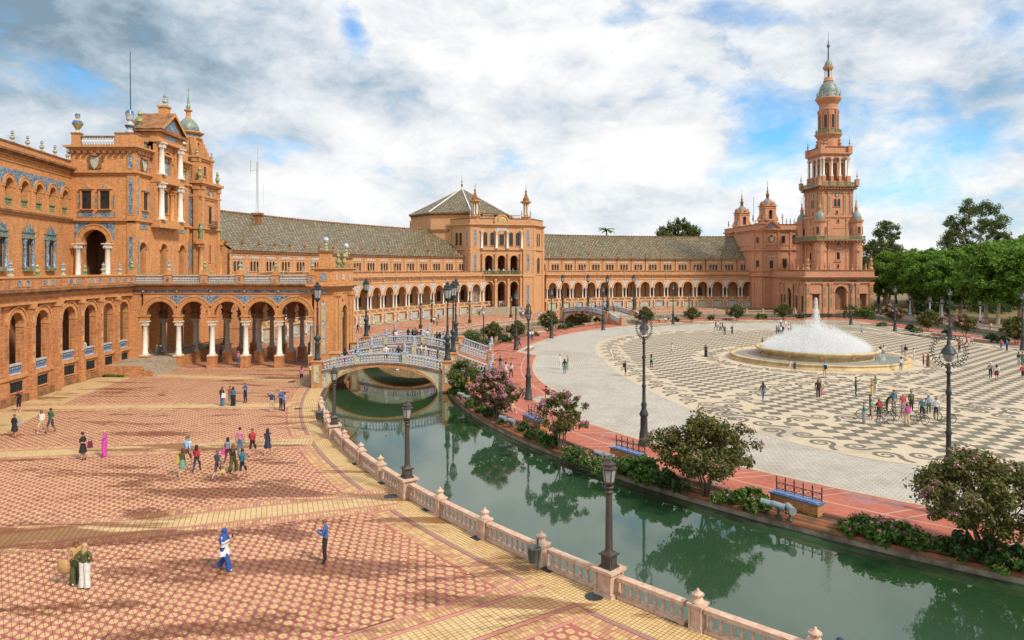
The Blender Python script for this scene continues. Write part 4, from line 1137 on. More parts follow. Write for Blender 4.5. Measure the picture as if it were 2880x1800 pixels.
for s_ in(-1,):
    poly=[(-2.55,2.6),(-2.55,.25)]+[(-2.36*math.cos(q),2.36*math.sin(q))for q in np.linspace(.15,1.35,8)]+[(-.5,2.6)]
    SPA.add([(x,.03,z)for x,z in poly],[tuple(range(len(poly)))])
SPA=SPA.mesh('spandrel_tiles',[BLUE])
o=put(SPA,'spandrel_tiles',fL,3.0,15.1,CB);o=put(SPA,'spandrel_tiles',fL,3.0,15.1,CB,0,(-1,1,1))
for z,hh,wd in((13.2,5.2,.5),(20.9,4.6,.5),(25.2,1.5,.5)):panel(fL,LL-.48,z,wd,hh,BLUE,CB,TRIM,.12)
def crest(fr_,u,z,parent,s=1.0):
    mb=MB();mb.add([(-.5,.16,.75),(.5,.16,.75),(.5,.2,.1),(.3,.2,-.45),(0,.22,-.75),(-.3,.2,-.45),(-.5,.2,.1)],[tuple(range(7))],0)
    for s_ in(-1,1):mb.box(s_*.62-.14,s_*.62+.14,0,.16,-.6,.6,1);mb.box(s_*.85-.12,s_*.85+.12,0,.1,.2,.7,1)
    mb.lathe([(.4,.78),(.46,.95),(.3,1.15),(.0,1.3)],8,(0,.12,0),1)
    mb.box(-.5,.5,.01,.16,-.7,.75,1)
    me=mb.mesh('coat_of_arms',[CERAM,TRIMD]);put(me,'coat_of_arms',fr_,u,z,parent,0,(s,s,s))
crest(fL,3.1,25.1,CB,1.05);crest(fR,2.0,25.0,CB,1.0);crest(fR,12.6,25.0,CB,1.0)
for z,hh in((13.2,5.2),(20.9,4.6),(25.2,1.5)):
    for u in(.42,LR-.42):panel(fR,u,z,.42,hh,BLUE,CB,TRIM,.14)
for u in(2.3,12.0):put(window_mesh(1.2,2.3,TRIM,ped=True,sur=.18,prot=.2),'window',fR,u,19.3,CB)
for u in(2.3,12.0):panel(fR,u,18.65,1.3,.7,BLUE,CB,TRIM)
for u in(2.0,7.1,12.4):panel(fR,u,17.2,1.9,.5,BLUE,CB,TRIM,.02)
# projecting centrepiece: paired columns on two floors, arch with tile shield, pediment
mb=MB(fR[0]);c0=7.1
mb.box(c0-3.3,c0-1.9,-.5,.75,18.2,28.5,0);mb.box(c0+1.9,c0+3.3,-.5,.75,18.2,28.5,0);mb.box(c0-2.2,c0+2.2,-2,-.02,27.2,29.8,0)
mb.box(c0-3.4,c0+3.4,0,1.25,9.9+7.33,18.2,1);mb.box(c0-3.4,c0+3.4,0,1.3,23.2,24.2,1)
mb.arch_panel(c0-1.9,c0+1.9,24.2,28.5,c0,2.7,24.2,26.2,.0,.5,0,12);mb.ring(c0,26.2,1.36,1.75,.48,.65,1,14)
mb.box(c0-3.5,c0+3.5,0,1.35,28.5,28.9,1);mb.box(c0-3.4,c0+3.4,0,1.1,28.9,29.8,0);mb.box(c0-3.8,c0+3.8,-2.5,1.6,29.8,30.2,2)
v0_,v1_=-3.0,1.2
mb.add([(c0-3.5,v1_,30.2),(c0+3.5,v1_,30.2),(c0,v1_,32.6)],[(0,1,2)],0)
mb.box(c0-3.3,c0+3.3,-2.8,.3,27.0,29.8,0)
for s_ in(-1,1):
    mb.add([(c0+s_*3.9,1.7,30.2),(c0,1.7,32.95),(c0,v0_,32.95),(c0+s_*3.9,v0_,30.2)],[(0,1,2,3)],2)
    mb.add([(c0+s_*3.9,1.7,30.2),(c0,1.7,32.95),(c0,1.7,32.45),(c0+s_*3.2,1.7,30.2)],[(0,1,2,3)],1)
mb.box(c0-.55,c0+.55,-.4,.7,32.4,33.7,0);mb.box(c0-.7,c0+.7,-.55,.85,33.7,33.9,1)
mb.box(c0-1.6,c0+1.6,0,.25,18.2,23.2,0)
mb.build('centrepiece',[BRK,TRIM,TRIMD],CB)
CM1,CM2=column_mesh(4.9,.36,MARBLE,14,.75,1.6,.45),column_mesh(4.25,.36,MARBLE,14,.75,1.6,.45)
for s_ in(-1,1):put(CM1,'column',fR,c0+s_*2.6,18.25,CB,1.1);put(CM2,'column',fR,c0+s_*2.6,24.22,CB,1.1)
for s_ in(-1,1):put(column_mesh(4.2,.3,TRIM,12,.6),'column',fR,c0+s_*1.45,18.25,CB,.5)
TYM=MB();TYM.add([(-1.3,0,0),(1.3,0,0),(1.3,0,2.0)]+[(1.3*math.cos(q),0,2.0+1.3*math.sin(q))for q in np.linspace(.1,math.pi-.1,10)]+[(-1.3,0,2.0)],[tuple(range(14))])
put(TYM.mesh('tile_shield',[BLUE]),'tile_shield',fR,c0,24.25,CB,.2)
crest(fR,c0,26.0,CB,1.1)
TY2=MB();TY2.add([(-2.3,0,.2),(2.3,0,.2),(0,0,1.75)],[(0,1,2)]);put(TY2.mesh('tile_tympanum',[BLUE]),'tile_tympanum',fR,c0,30.3,CB,1.24)
panel(fR,c0,29.35,3.0,.5,BLUE,CB,TRIM,1.1)
for s_ in(-1,1):panel(fR,c0+s_*3.55,20.7,.3,4.2,BLUE,CB,TRIM,.02);panel(fR,c0+s_*3.6,26.2,.3,3.2,BLUE,CB,TRIM,.02)
put(window_mesh(1.3,3.2,TRIM,arch=True),'window',fR,c0,19.3,CB,.26)
# roof parapet with balustrades and finials
mb=MB();
for(fr_,a_,b_)in((fL,0,1.1),(fL,LL-2.6,LL),(fR,0,2.2),(fR,LR-2.4,LR)):
    mb.f=fr_[0];mb.box(a_,b_,-.7,-.05,27.3,28.8,0);mb.box(a_-.05,b_+.05,-.75,.02,28.8,28.98,1)
mb.build('parapet_pier',[BRK,TRIMD],CB,kind='stuff')
balustrade_run(CB,fL,1.1,LL-2.6,27.3,-.35,baluster_mesh(1.0,None,1.6,6,mats=[CERAMW,GREENG,CERAMY],mi=[1,1,0,0,0,0,2,2,0,1]),13,TRIMD,h=1.0)
balustrade_run(CB,fR,2.2,3.6,27.3,-.35,BAL_GRN,4,TRIMD)
balustrade_run(CB,fR,LR-4.0,LR-2.4,27.3,-.35,BAL_GRN,4,TRIMD)
FB=finial_mesh('finial',[(.6,0),(.6,.2),(.4,.4),(.45,.7),(.7,1.1),(.5,1.5),(.3,1.7),(.5,2.0),(.5,2.4),(.62,2.8),(.5,3.3),(.0,3.6)],[CERAMB,CERAM,CERAMBL],[0,0,1,2,1,0,0,1,0,2,2])
put(FB,'finial',fL,LL-.9,28.98,CB,-.4,(.85,.85,.85));put(finial_mesh('finial',[(.35,0),(.2,.4),(.75,1.3),(.55,1.7),(.2,2.0),(.35,2.4),(.3,2.7),(0,2.9)],[CERAM,CERAMBL,CERAMY],[0,2,1,0,0,1,0],10),'finial',fL,.6,28.98,CB,-.4,(.9,.9,.9))
put(FB,'finial',fR,LR-.9,28.98,CB,-.4,(.8,.8,.8));put(FIN,'finial',fR,c0,33.9,CB,.2,(1.3,1.3,1.3))
put(FING,'finial',fR,c0-3.2,30.3,CB,-1.5,(1.8,1.8,2.2));put(FING,'finial',fR,c0+3.4,30.3,CB,-.2,(1.2,1.2,1.6))
mb=MB();mb.prism(offset(cb,-.8),27.2,27.5,0);mb.build('flat_roof',[TRIMD],CB)
mb=MB(fR[0]);mb.tube([(c0-2.6,-3,27),(c0-2.75,-3,40.5)],[.09,.05],6);mb.build('flagpole',[IRON],CB)
mb=MB(fR[0]);mb.tube([(LR+2,-4,30),(LR+2,-4,37.5)],[.05,.03],5);mb.build('antenna_rod',[IRON],CB)
# ---- domed turret behind the block
TT=thing('domed_turret','slender brick turret with green tiled dome behind the palace block','tower',(-49.8,107.2,0))
def turret(root,c,levels,bm,tm,dm,rot=0):
    """levels: list of (kind, z0, z1, half-width, sides) stacked from the bottom"""
    def ngon(r,n,r0=0):return[(c[0]+r*math.cos(rot+r0+2*math.pi*k/n),c[1]+r*math.sin(rot+r0+2*math.pi*k/n))for k in range(n)]
    return ngon
def sq(cx,cy,hw,rot=0):
    return[(cx+(x*math.cos(rot)-y*math.sin(rot))*hw,cy+(x*math.sin(rot)+y*math.cos(rot))*hw)for x,y in((-1,-1),(1,-1),(1,1),(-1,1))]
def ngon(cx,cy,r,n,a0=0):return[(cx+r*math.cos(a0+2*math.pi*k/n),cy+r*math.sin(a0+2*math.pi*k/n))for k in range(n)]
tc=(-49.8,107.2);mb=MB();s4=sq(*tc,3.3)
mb.prism(s4,0,24.2,0);bands_on(mb,s4,[(17.4,17.7,.2),(17.7,18.0,.45),(22.2,22.5,.15),(22.5,22.8,.3),(24.2,24.5,.3),(24.5,24.9,.6)],1,2)
s3=sq(*tc,2.5);mb.prism(s3,24.9,28.6,0);bands_on(mb,s3,[(28.2,28.5,.2),(28.5,28.8,.4)],1,2)
for i in range(4):
    f4=frame(s4[i],s4[(i+1)%4]);mb.f=f4[0]
    for u in(.52,f4[1]-.5):pilaster(mb,u,.8,10,24.1,0,.27,1)
    f3=frame(s3[i],s3[(i+1)%4]);mb.f=f3[0]
    for u in(.35,f3[1]-.35):pilaster(mb,u,.6,24.9,28.4,0,.2,1)
mb.f=ident
o8=ngon(*tc,1.75,8,math.pi/8)
for k in range(8):
    f8=frame(o8[k],o8[(k+1)%8]);mb.f=f8[0];mb.arch_panel(0,f8[1],28.8,31.8,f8[1]/2,.72,29.3,30.8,-.35,0,0,8,back=True)
mb.f=ident;bands_on(mb,o8,[(31.5,31.7,.1),(31.7,31.9,.25),(32.3,32.5,.25),(32.5,32.7,.5)],1,2);mb.prism(o8,31.7,32.5,3)
for k in range(4):
    for q in range(5):a_=math.pi/4+k*math.pi/2;rr_=3.1-.3*q;mb.cbox(tc[0]+rr_*math.cos(a_)*.95,tc[1]+rr_*math.sin(a_)*.95,.7,.7,28.8,29.3+.62*q,1)
mb.build('shaft',[BRK,TRIM,TRIMD,BLUE],TT)
mb=MB();mb.lathe([(1.5,32.7),(1.58,33.1),(1.5,33.6),(1.2,34.2),(.75,34.65),(.45,34.85)],16,(*tc,0));mb.build('dome',[DOME],TT)
mb=MB();mb.lathe([(.52,34.8),(.45,35.0),(.36,35.15),(.36,35.9),(.62,36.0),(.66,36.15),(.32,36.25)],8,(*tc,0),smooth=False);mb.build('lantern',[TRIM],TT)
mb=MB();mb.lathe([(.25,36.2),(.34,36.6),(.24,36.9),(.13,37.1),(.2,37.4),(.1,37.7),(.15,37.95),(.05,38.2),(.04,39.6)],8,(*tc,0),0)
mb.box(tc[0]-.35,tc[0]+.35,tc[1]-.03,tc[1]+.03,39.2,39.28,0);mb.build('spire',[GREENG],TT)
ft=frame(s4[0],s4[1]);fe=frame(s4[1],s4[2])
for fr_ in(ft,fe):
    put(window_mesh(1.1,2.6,TRIM,ped=True),'window',fr_,3.3,18.6,TT);put(window_mesh(.5,2.6,TRIM),'window',fr_,3.3,12.8,TT)
    crest(fr_,3.4,23.0,TT,.8)
    for u in(1.5,5.3):panel(fr_,u,20.0,.35,4.0,BLUE,TT,TRIM);panel(fr_,u,13.6,.3,3.2,BLUE,TT,TRIM)
    panel(fr_,3.4,23.5,2.6,.4,BLUE,TT,TRIM);put(window_mesh(.9,1.4,TRIM),'window',frame(*((s3[0],s3[1])if fr_ is ft else(s3[1],s3[2]))),2.5,26,TT)
    mb=MB(fr_[0]);mb.box(2.4,4.4,0,.8,17.95,18.1);
    for q in range(9):mb.box(2.45+q*.235,2.49+q*.235,.72,.76,18.1,19.0)
    mb.box(2.4,4.4,.70,.78,19.0,19.06);mb.build('iron_balcony',[IRON],TT)
STAT=MB();STAT.lathe([(.30,0),(.34,.3),(.26,.9),(.36,1.3),(.40,1.7),(.14,1.95),(.20,2.1),(.2,2.3),(.0,2.5)],8);STAT=STAT.mesh('statue',[GREENG])
CR=column_mesh(5.4,.36,TRIM,12,.7)
for q in(s4[0],s4[1],s4[2]):
    n_=Vector((q[0]-tc[0],q[1]-tc[1])).normalized();x,y=q[0]+n_.x*.3,q[1]+n_.y*.3
    place(CR,'column',TT,(x,y,10.2));mb=MB();mb.cbox(x,y,1.1,1.1,15.6,16.2,0);mb.build('pedestal',[TRIM],TT);place(STAT,'statue',TT,(x,y,16.2))
    place(FING,'finial',TT,(q[0]-n_.x*.2,q[1]-n_.y*.2,24.9),0,(1.5,1.5,2.0))
for q in s3:place(FIN,'finial',TT,(*q,28.8),0,(.9,.9,.9))
# rear mass behind block so the wing roofs end against masonry
mb=MB();mb.prism([(-62,99),(-50.5,102.5),(-50.5,110.6),(-66,108)],0,22.5,0);mb.build('rear_wall',[BRK],CB)
# ---- portico
PO=thing('portico','open brick portico with five round arches on white columns under a tiled balustrade','building',(-33,88,0))
PX=[-43.7+4.0*k for k in range(6)];PY=[83.0,87.4,92.0,96.6]
for j,y in enumerate(PY):
    fr_=frame((-45.3,y-.42),(-23.2,y-.42));f,L,rz=fr_;mb=MB(f)
    for k in range(5):
        u=(PX[k]+PX[k+1])/2+45.3;a=u-2.0;b_=u+2.0
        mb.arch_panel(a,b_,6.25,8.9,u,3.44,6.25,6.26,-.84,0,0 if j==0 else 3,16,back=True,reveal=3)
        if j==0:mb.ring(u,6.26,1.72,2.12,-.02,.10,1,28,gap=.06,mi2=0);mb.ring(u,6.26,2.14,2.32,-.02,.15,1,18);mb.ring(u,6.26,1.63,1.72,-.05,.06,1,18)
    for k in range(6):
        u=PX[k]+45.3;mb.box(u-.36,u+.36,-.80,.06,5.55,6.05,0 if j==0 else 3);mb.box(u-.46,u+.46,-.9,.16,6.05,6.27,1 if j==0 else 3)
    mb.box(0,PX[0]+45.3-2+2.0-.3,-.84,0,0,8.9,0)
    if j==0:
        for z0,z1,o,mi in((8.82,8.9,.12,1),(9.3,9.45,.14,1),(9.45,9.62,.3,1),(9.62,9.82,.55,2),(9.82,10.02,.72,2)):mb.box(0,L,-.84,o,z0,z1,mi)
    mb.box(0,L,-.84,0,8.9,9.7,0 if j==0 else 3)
    mb.build('arcade_wall',[BRK,TRIM,TRIMD,INTER],PO)
mb=MB();mb.box(-45.3,-20.6,83.4,97.4,9.5,9.98,0);mb.box(-45.3,-23.0,83.44,97.2,8.75,8.9,1);mb.build('terrace_floor',[STEP,INTER],PO)
fP=frame((-45.3,82.58),(-23.2,82.58))
panel(fP,11.2,9.1,21.6,.34,BLUE,PO,TRIM,.0)
SPP=MB();pl=[(-2.0+2.34*math.cos(q),2.34*math.sin(q))for q in np.linspace(.3,1.42,8)]
poly=[(min(x,0),z)for x,z in pl if x<.0];poly=poly+[(-x,z)for x,z in poly[::-1]]
SPP.add([(x,.02,z)for x,z in poly],[tuple(range(len(poly)))]);SPP=SPP.mesh('spandrel_tiles',[BLUE])
for k in range(1,5):put(SPP,'spandrel_tiles',fP,PX[k]+45.3,6.26,PO)
CPW,CPG=column_mesh(4.12,.30,MARBLE,16,.62,1.55,.42),column_mesh(4.12,.30,MARBG,12,.62,1.55,.42)
PEDM=MB();PEDM.cbox(0,0,1.0,1.0,-.02,.28,0);PEDM.cbox(0,0,.9,.9,.28,1.28,0);PEDM.cbox(0,0,1.0,1.0,1.28,1.43,1);PEDM=PEDM.mesh('pedestal',[BRKD,TRIM])
for j,y in enumerate(PY):
    for k,x in enumerate(PX):
        place(CPW if j==0 else CPG,'column',PO,(x,y,1.43));place(PEDM,'pedestal',PO,(x,y,0))
# balustrade on the terrace edge
pu=[0.4,4.75,9.0,13.2,17.4,21.7];mb=MB(fP[0])
for u in pu:mb.box(u-.42,u+.42,-.1,.55,10.0,11.0,0);mb.box(u-.5,u+.5,-.18,.62,11.0,11.14,1)
mb.build('parapet_pier',[BRK,TRIM],PO,kind='stuff')
for k in range(5):balustrade_run(PO,fP,pu[k]+.44,pu[k+1]-.44,10.02,.25,BAL_CER,17,CERAM,h=.74)
for k,u in enumerate(pu):
    panel(fP,u,10.5,.3,.62,BLUE,PO,TRIM,.55)
    mb=MB(fP[0]);mb.box(u-.3,u+.3,-.06,.5,11.14,11.6);mb.build('finial_base',[TRIM],PO);put(FIN if k%2 else FING,'finial',fP,u,11.6,PO,.22)
for k in range(5):put(FING if k%2 else FIN,'finial',fP,(pu[k]+pu[k+1])/2+.6,10.2,PO,-4-k,(.8,.8,1.3))
FLM=MB();FLM.tube([(0,0,0),(0,-.35,.05)],.11,8);FLM.lathe([(.08,-.1),(.08,.05)],6,(0,.0,0));FLM=FLM.mesh('spot_lamp',[MARBG])
for k in range(5):put(FLM,'spot_lamp',fP,PX[k]+45.3+.1,9.12,PO,.3)
# raised floor with landing, steps, ramp wall and rail inside the portico
mb=MB();mb.box(-45.3,-39.75,80.2,98,0,1.2,0);mb.box(-45.2,-41.2,76.6,80.2,0,1.0,0)
mb.build('landing',[STEP],PO)
mb=MB();mb.box(-45.3,-40.6,76.35,76.6,0,1.12,0);mb.box(-40.6,-39.4,76.35,76.6,0,.55,0);mb.box(-39.75,-39.45,83.6,98,0,1.32,1);mb.build('landing_wall',[BRKD,BRKD],PO)
stm=MB();stm.box(0,.36,0,6.4,0,.166);stm=stm.mesh('step',[STEP])
for k in range(6):place(stm,'step',PO,(-41.2+.36*k,76.6,.166*(5-k)),0)
stb=MB();stb.box(-1.9,1.9,0,.36,0,.2);stb=stb.mesh('step',[STEP])
mb=MB();y0=84.2
for k in range(40):mb.box(-39.62,-39.58,y0+k*.32,y0+k*.32+.04,1.32,2.22)
mb.box(-39.64,-39.56,y0,y0+12.8,2.2,2.26);mb.build('iron_railing',[IRON],PO)
# end block with pointed niche and big ceramic finials
eb=[(-23.35,82.3),(-21.2,82.3),(-20.35,88.6),(-23.35,88.6)]
mb=MB();mb.prism(eb,0,9.5,0);bands_on(mb,eb,[(0,1.2,.25),(1.2,1.4,.15),(8.8,8.95,.12),(9.3,9.5,.2),(9.5,9.7,.45),(9.7,10.0,.8)],1,2)
mb.prism(offset(eb,.1),10.0,11.6,0);bands_on(mb,offset(eb,.1),[(11.6,11.75,.1),(11.75,11.9,.25)],1,2)
fA,fB=frame(eb[0],eb[1]),frame(eb[1],eb[2]);mb.f=fB[0];LB=fB[1]
for u in(.45,1.35,LB-1.35,LB-.45):pilaster(mb,u,.55,.2,9.0,0,.38,1)
for s_ in(-1,1):mb.lathe([(.28,1.2),(.2,1.6),(.2,5.8),(.32,6.2),(.32,6.5)],8,(LB/2+s_*1.05,.2,0),1)
mb.ring(LB/2,6.6,.75,1.15,0,.3,1,12);mb.box(LB/2-.72,LB/2+.72,.0,.03,1.6,6.6,3)
mb.add([(LB/2-.72,.03,6.6),(LB/2+.72,.03,6.6),(LB/2+.5,.03,7.4),(LB/2,.03,8.1),(LB/2-.5,.03,7.4)],[(0,1,2,3,4)],3)
mb.build('end_block',[BRK,TRIM,TRIMD,DARK],PO)
panel(fA,1.1,4.8,.5,6.2,YTILE,PO,TRIM);panel(fA,1.1,9.1,1.2,.3,BLUE,PO,TRIM);panel(fA,1.1,10.8,.7,.8,BLUE,PO,TRIM,.1)
for u in(1.0,LB/2,LB-1.0):panel(fB,u,10.8,.9 if u==LB/2 else .45,.75,BLUEP,PO,TRIM,.1)
for(x,y,fm,bz)in((-22.2,83.2,FINB,13.9),(-20.9,87.9,FINB,13.3)):
    mb=MB();mb.cbox(x,y,1.5,1.5,11.9,12.4,0);mb.cbox(x,y,1.25,1.25,12.4,bz-.25,0);mb.cbox(x,y,1.5,1.5,bz-.25,bz,1);mb.build('finial_base',[BRK,TRIMD],PO)
    place(fm,'finial',PO,(x,y,bz),0,(.78,.78,.74))
for(x,y)in((-21.2,85.0),(-20.8,86.4)):place(FING,'finial',PO,(x,y,11.9),0,(1.35,1.35,1.65))
# ================================================================= pavilion with pyramid roof
PV=thing('corner_pavilion','pale pavilion with tiled pyramid roof, twin roof turrets and three tall arches','building',(-3,184,0))
g0,g1=Vector((-10.8,179.4)),Vector((5.4,183.0))
fF=frame(g0,g1);LF=fF[1];dF=(g1-g0).normalized();nF=Vector((dF.y,-dF.x))
sL=g0-dF*4.8-nF*7.0;sR=g1+dF*4.8-nF*7.0
pv=[tuple(g0),tuple(g1),tuple(sR),tuple(sR-nF*7),tuple(sL-nF*7),tuple(sL)]
mb=MB();inner=[tuple(g0-nF*6.2+dF*.2),tuple(g1-nF*6.2-dF*.2),pv[2],pv[3],pv[4],pv[5]]
mb.prism(inner,0,23.0,0)
bands_on(mb,pv,[(10.0,10.3,.15),(16.4,16.6,.15),(16.6,16.95,.4)],1,2);cornice(mb,pv,22.4,1,1.1,2)
mb.prism(offset(pv,-.1),23.4,24.7,0);bands_on(mb,offset(pv,-.1),[(24.7,24.9,.12)],2)
mb.f=fF[0];ax=[LF/2-3.35,LF/2,LF/2+3.35];ed=[0,LF/2-1.68,LF/2+1.68,LF]
for k,u in enumerate(ax):
    mb.arch_panel(ed[k],ed[k+1],0,10.0,u,2.05,1.9,7.4,-1.6,0,0,12);mb.ring(u,7.4,1.04,1.4,-.02,.15,1,14)
    mb.arch_panel(ed[k],ed[k+1],10.3,16.4,u,2.0,10.35,14.2,-1.6,0,0,12);mb.ring(u,14.2,1.02,1.35,-.02,.15,1,14)
mb.box(0,LF,-.6,0,16.95,22.4,0);mb.box(0,LF,-.6,0,9.98,10.32,0)
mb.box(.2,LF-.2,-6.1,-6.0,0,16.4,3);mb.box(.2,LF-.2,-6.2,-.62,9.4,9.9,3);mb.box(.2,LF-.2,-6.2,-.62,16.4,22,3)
for u in ax:mb.box(u-.8,u+.8,-6.0,-5.95,1.9,6.5,4);mb.box(u-.8,u+.8,-6.0,-5.95,10.3,13.6,4)  # dark sheets on the back wall, painted shade to deepen the arches
for s_,uu in((-1,1.3),(1,LF-1.3)):mb.box(uu-1.3,uu+1.3,0,.35,0,22.4,0);mb.box(uu-1.45,uu+1.45,0,.55,0,1.4,1);mb.box(uu-1.4,uu+1.4,0,.5,9.6,10.3,1)
for u in(ed[1],ed[2],ax[0]-1.68,ax[2]+1.68):
    mb.lathe([(.42,0),(.42,2.2),(.30,2.5),(.30,8.2),(.42,8.7),(.42,9.2)],10,(u,.32,0),1);mb.lathe([(.36,10.3),(.28,10.8),(.28,15.2),(.4,15.6)],10,(u,.32,0),1)
mb.box(ax[0]-1.9,ax[2]+1.9,0,1.3,9.9,10.2,1)
mb.ring(LF/2,23.9,0,1.75,0,.25,0,16);mb.ring(LF/2,23.9,1.6,1.95,0,.4,1,16);mb.box(LF/2-1.9,LF/2+1.9,0,.4,22.9,23.9,0)
mb.build('wall',[BRKP,TRIMP,TRIMD,INTER,DARK],PV)
fS=frame(sL,g0);LS=fS[1];fS2=frame(g1,sR)
for fr_ in(fS,fS2):
    mb=MB(fr_[0]);L=fr_[1];mb.box(0,L,-.4,.02,0,22.4,0);mb.box(L-1.5,L,0,.3,0,22.4,0);mb.box(0,1.5,0,.3,0,22.4,0);mb.build('side_wall',[BRKP],PV)
    for u in(L/2-.75,L/2+.75):put(window_mesh(1.0,3.4,TRIMP,arch=True),'window',fr_,u,17.8,PV,.02)
    put(window_mesh(2.2,4.2,TRIMP,arch=True,bars=False),'window',fr_,L/2,10.6,PV,.02)
W_PV,W_PR=window_mesh(1.05,3.5,TRIMP,arch=True),window_mesh(1.3,3.0,TRIMP,ped=False)
for u in(LF/2-4.3,LF/2-2.5,LF/2+2.5,LF/2+4.3):put(W_PV,'window',fF,u,17.7,PV)
put(W_PR,'window',fF,LF/2,17.7,PV)
CPV=column_mesh(4.7,.28,MARBLE,10,.6)
for u in(LF/2-5.3,LF/2-1.45,LF/2+1.45,LF/2+5.3):put(CPV,'column',fF,u,17.0,PV,.42)
for uu in(1.3,LF-1.3):
    for z,h in((5.0,5.0),(13.4,4.4),(19.7,4.2)):panel(fF,uu,z,.65,h,BLUE,PV,TRIMP,.35)
for z,h in((5.0,5.0),(13.4,4.4),(19.7,4.2)):panel(fS,LS-.75,z,.55,h,BLUE,PV,TRIMP,.3)
mb=MB();mb.lathe([(1.1,0),(1.1,.1),(.75,.14),(.0,.12)],18,(0,0,0));CK=mb.mesh('clock_face',[CERAMY])
o=place(CK,'clock_face',PV,fF[0](LF/2,.25,24.1),0);o.matrix_basis=Matrix.Translation(fF[0](LF/2,.25,24.1))@Matrix.Rotation(fF[2],4,'Z')@Matrix.Rotation(R(90),4,'X')
panel(fF,LF/2,22.2,2.6,1.1,BLUEP,PV,TRIMP,.02)
balustrade_run(PV,fF,ax[0]-1.8,ax[2]+1.8,10.2,1.05,BAL_GRN,26,GREENG)
balustrade_run(PV,fF,3.4,LF/2-2.0,24.75,-.3,BAL_CER,9,TRIMP);balustrade_run(PV,fF,LF/2+2.0,LF-3.2,24.75,-.3,BAL_CER,9,TRIMP)
stp=MB();stp.box(-5.9,5.9,-.5,0,0,.19);
for k in range(10):
    mb=MB();w_=6.6-k*.12;mb.box(-w_,w_,0,.55,.19*k,.19*(k+1));o=put(mb.mesh('step',[STEP]),'step',fF,LF/2,0,PV,5.0-.5*k-.5)
mb=MB(fF[0]);mb.box(ax[0]-2.6,ax[2]+2.6,-1.6,.6,0,1.9);mb.build('landing',[STEP],PV)
def mini_turret(fr_,u,v,z,parent):
    x,y,_=fr_[0](u,v,0);mb=MB()
    mb.cbox(x,y,2.2,2.2,z-1.6,z+.3,0);mb.cbox(x,y,2.6,2.6,z+.3,z+.55,1)
    mb.lathe([(.7,z+.55),(.6,z+.9)],8,(x,y,0),1)
    for k in range(6):
        a=k*math.pi/3+.3;mb.lathe([(.17,z+.9),(.14,z+1.2),(.14,z+3.6),(.2,z+3.9)],6,(x+.62*math.cos(a),y+.62*math.sin(a),0),2)
    mb.lathe([(.28,z+.9),(.28,z+3.9)],6,(x,y,0),1)
    mb.lathe([(.95,z+3.9),(1.1,z+4.1),(1.5,z+4.3),(1.5,z+4.55),(1.0,z+4.6)],8,(x,y,0),1,smooth=False)
    mb.lathe([(.95,z+4.6),(.8,z+5.2),(.45,z+5.9),(.25,z+6.6),(.2,z+6.9),(.32,z+7.2),(.08,z+7.6),(.05,z+9.0)],10,(x,y,0),3)
    mb.build('roof_turret',[BRKP,TRIM,MARBLE,TRIMD],parent)
    for s_ in((-1,-1),(1,-1),(1,1),(-1,1)):place(FIN,'finial',parent,(x+s_[0]*1.15,y+s_[1]*1.15,z+.5),0,(.7,.7,1.2))
mini_turret(fF,1.5,-1.2,24.9,PV);mini_turret(fF,LF-1.5,-1.2,24.9,PV)
# octagonal core with pyramid roof
oc=(-14.2,197.5);o8=ngon(*oc,14.2,8,R(-54+22.5));mb=MB();mb.prism(o8,0,26.2,0);bands_on(mb,o8,[(21.6,22.2,.3),(26.0,26.3,.3),(26.3,26.6,.7)],2,2)
mb.prism([(-22,187.5),(-10.5,181.5),(-8,196),(-18,200)],0,22.0,0)
mb.build('core_wall',[BRKP,TRIMP,TRIMD],PV)
ro=ngon(*oc,15.0,8,R(-54+22.5))
for k in range(8):
    a,b_=ro[k],ro[(k+1)%8];roof_strip('roof',[(*a,26.6),(*b_,26.6)],[(oc[0]+.2*(a[0]-oc[0])/15,oc[1]+.2*(a[1]-oc[1])/15,34.4),(oc[0]+.2*(b_[0]-oc[0])/15,oc[1]+.2*(b_[1]-oc[1])/15,34.4)],PV)
hb=MB()
for a in ro:
    hb.tube([(*a,26.75),(*oc,34.5)],.22,5)
hb.build('hip_tiles',[CERAMW],PV,kind='stuff')
place(SPIRE,'finial',PV,(*oc,34.3),0,(1.6,1.6,1.3))
mb=MB();mb.prism([(-29.5,201),(-23.5,199),(-21.5,205),(-27.5,207)],0,25.6,0);mb.prism([(-29.2,201.4),(-24.2,199.8),(-22.2,204.8),(-27.2,206.4)],25.6,26.2,1)
mb.build('roof_hut',[BRKP,WHITEP],PV)
mb=MB();mb.add([(-29.4,200.8,26.2),(-24,199,26.2),(-21.8,205,26.2),(-27.4,207,26.2),(-27.4,202.5,28.4),(-25.4,204.6,28.4)],[(0,1,5,4),(1,2,5),(2,3,4,5),(3,0,4)]);mb.build('red_roof',[REDT],PV)
# lattice mast behind the left wing roof
AM=thing('lattice_mast','thin lattice radio mast on a chimney above the long tiled roof','mast',(-48.2,132,20));mb=MB()
mb.cbox(-48.2,132,1.3,1.0,19,21.9,0);mb.cbox(-48.2,132,1.9,1.5,21.9,22.3,0);mb.build('chimney',[TRIMD],AM)
mb=MB()
for(x,y)in((-.2,-.2),(.2,-.2),(0,.2)):mb.tube([(-48.2+x,132+y,22.3),(-48.2+x*.5,132+y*.5,32.0)],.035,4)
for k in range(12):z=24.2+k*.65;mb.tube([(-48.4,131.8,z),(-48.0,131.8,z+.32),(-48.4,131.8,z+.65)],.02,4)
mb.tube([(-48.2,132,32),(-48.2,132,34.6)],.025,4);mb.tube([(-49.5,132,30.4),(-48.2,132,30.4)],.03,4);mb.tube([(-49.5,132,29.9),(-49.5,132,32.4)],.04,4);mb.tube([(-47.1,132,24),(-47.1,132,28)],.02,4)
